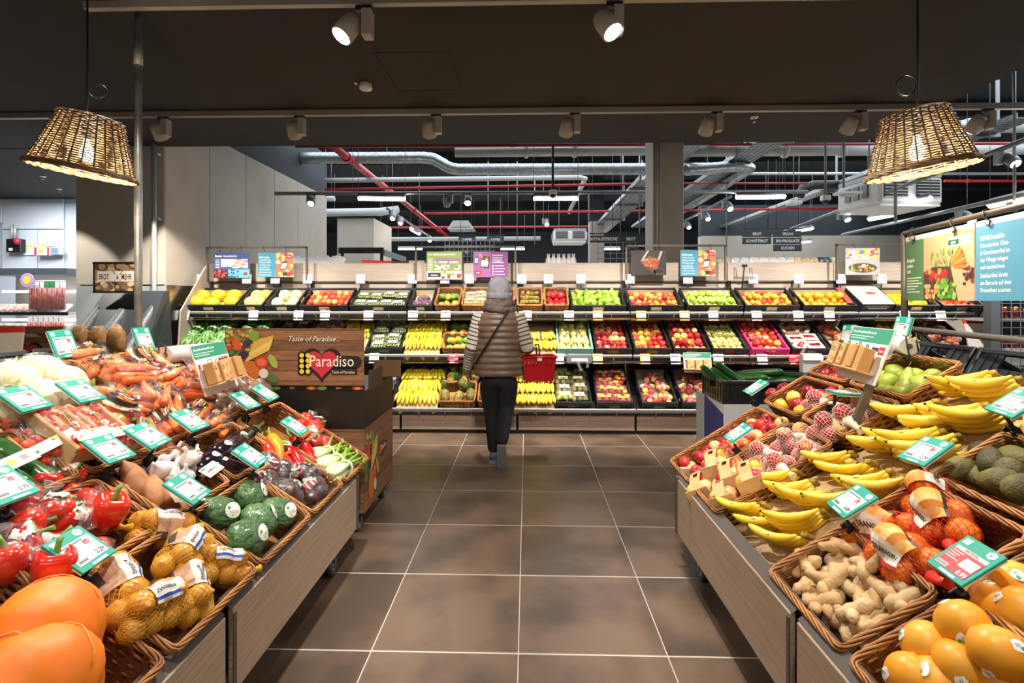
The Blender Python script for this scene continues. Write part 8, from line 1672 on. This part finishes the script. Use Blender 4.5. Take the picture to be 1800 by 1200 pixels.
row(640, 690, 4, 'b', 'red and white product box on the rear shelf', pbox(.11, .12, .21, 'd0281f', 'f0e8e4'), 'box', 'red boxes'); row(698, 720, 2, 'b', 'brown chocolate-coloured box on the rear shelf', pbox(.10, .12, .20, '5c3626', '8a5a3c'), 'box', 'brown boxes'); row(721, 746, 2, 'b', 'cream and red box on the rear shelf', pbox(.10, .12, .20, 'dcc49a', 'a8402c'), 'box', 'cream boxes'); row(812, 832, 1, 'b', 'yellow box between the olive and purple posters', pbox(.14, .12, .17, 'd8b83c', 'efe2a8'), 'box', 'yellow box')
def bottle(c1):
    t = TP('milk_bottle'); t.part('bottle', MB().lathe([(.036, 0), (.038, .01), (.038, .16), (.028, .20), (.018, .215), (.018, .235), (0, .236)], flat('e9e7e2', .3), 14)); t.part('label', MB().tube([(0, 0, .05), (0, 0, .14)], .0388, flat(c1), 14, caps=False)); t.part('cap', MB().tube([(0, 0, .225), (0, 0, .25)], .02, flat('d8d8d8'), 12)); return t
BT = [bottle('b08a6a'), bottle('8a9a9a')]
for k, px in enumerate((964, 973, 982, 991, 1000, 1008)): spawn(BT[k % 2], T(AX(px, 6.72), 6.72, zt) @ S(1.05, 1.05, 1.15), f'white milk bottle on the rear shelf, {ORD[k]} of six from left', 'bottle', 'milk bottles')
for k, px in enumerate((930, 942, 953, 1042, 1056, 1070)): spawn(pbox(.07, .08, .11, 'c9cdd0', '7a8088'), T(AX(px, 6.72), 6.72, zt) @ S(1, 1, 1.25), f'small grey jar pack on the rear shelf, {ORD[k]} of six from left', 'jar', 'small packs')
sn = [('e6c9a0', 'c87a3c'), ('dfe4ea', '8fa8c4'), ('efe9e4', 'd88a8a'), ('d8b48a', '8a4a34'), ('3c4a60', 'c8a878'), ('bcc8a0', '6a8a4a')]
def snack(c, c2): t = TP('snack_bag'); t.part('bag', MB().ball(.08, .035, .125, mat('bag_'+c, c, rough=.3, bump=.5, bs=40), 12, 10, T(0, 0, .12), fn=lambda p: Vector((math.copysign(abs(p.x)**.6, p.x), p.y, math.copysign(abs(p.z)**.6, p.z))))); t.part('print', MB().disc(0, 0, .04, .05, flat(c2), 0, 12, M=T(0, -.037, .13) @ RX(pi/2))); return t
ST = [snack(*c) for c in sn]
for k, (px, i) in enumerate(((1262, 5), (1276, 0), (1292, 1), (1308, 1), (1324, 2), (1340, 2), (1356, 2), (1372, 2), (1388, 2), (1402, 0), (1414, 3), (1428, 3), (1442, 4), (1452, 4), (1463, 5))): spawn(ST[i], T(AX(px, 6.75), 6.75, zt) @ RZ(R.uniform(-.3, .3)), f'packed snack bag on the rear shelf, {ORD[k]} from left', 'snack bag', 'snack bags')
thing('green_tray', 'green display tray under the snack bags behind the fruit wall', 'tray', T(AX(1368, 6.62), 6.62, zt), None, MB().box((0, 0, .075), (.58, .03, .15), flat('1f8a4c')).box((-.1, -.005, .14), (.12, .03, .06), flat('1f8a4c')))
# black canopy over the shelf near the grey block, coffee shelf grid
o = thing('shelf_canopy', 'dark shelf canopy in front of the grey block behind the fruit wall', 'shelf', T(*AY(635, 440, 10))); node('fascia', MB().box((0, 0, 0), (.86, .05, .11), M_black), o); node('side', MB().box((.43, .9, -.04), (.04, 1.8, .11), M_grey), o); node('post', MB().box((-.38, .05, -1.17), (.05, .05, 2.34), M_black).box((.38, .05, -1.17), (.05, .05, 2.34), M_black), o)
o = thing('wire_shelf', 'tall wire mesh shelf far behind the purple poster', 'shelf', T(*AY(825, 455, 13)))
g = MB()
for k in range(12): g.box((-.6+.11*k, 0, 0), (.012, .012, 1.0), M_grey)
for k in range(8): g.box((0, 0, -.45+.13*k), (1.25, .012, .012), M_grey)
node('grid', g, o)
for x in (-.6, .61): node('leg', MB().box((x, 0, -.5-(o.location.z-.5)/2), (.03, .03, o.location.z-.5), M_grey), o)
o = thing('wire_shelf', 'wire mesh shelf with cross bars beside the far pillar', 'shelf', T(*AY(1085, 450, 11))); g = MB()
for k in range(7): g.box((-.4+.13*k, 0, 0), (.012, .012, .8), M_grey)
for k in range(8): g.box((0, 0, -.38+.11*k), (.85, .012, .012), M_grey)
node('grid', g, o)
for x in (-.4, .38): node('leg', MB().box((x, 0, -.4-(o.location.z-.4)/2), (.03, .03, o.location.z-.4), M_grey), o)
# right end: grey mesh shelf with jars
xr = AX(1740, 5.4); o = thing('mesh_shelf', 'dark grey shelf with wire mesh front at the right end, jars behind', 'shelf', T(xr, 5.4, 0))
node('post', MB().box((.02, 0, .95), (.09, .09, 1.9), mat('post_slate', '4d535a', rough=.5)), o); g = MB()
for k in range(9): g.box((.10+.09*k, -.02, .95), (.006, .006, 1.3), M_grey)
for k in range(16): g.box((.45, -.02, .35+.08*k), (.75, .006, .006), M_grey)
node('mesh', g, o)
for z in (.62, .92, 1.22, 1.5): node('deck', MB().box((.5, .25, z), (.9, .4, .025), M_lgrey), o)
JR = TP('jar'); JR.part('glass', MB().lathe([(.03, 0), (.036, .008), (.036, .07), (.03, .085)], mat('jar_red', '5a1c20', rough=.15), 12)); JR.part('lid', MB().lathe([(.032, .083), (.032, .1), (0, .101)], mat('jar_lid', 'd8b060', rough=.4), 12))
for i, z in enumerate((.635, .935, 1.235)):
    for k in range(7): spawn(JR, T(xr+.14+.11*k, 5.55, z) @ S(1.2), f"dark jar with pale lid behind the mesh, {['lower', 'middle', 'upper'][i]} deck, {ORD[k]} from left", 'jar', 'jars behind the mesh')
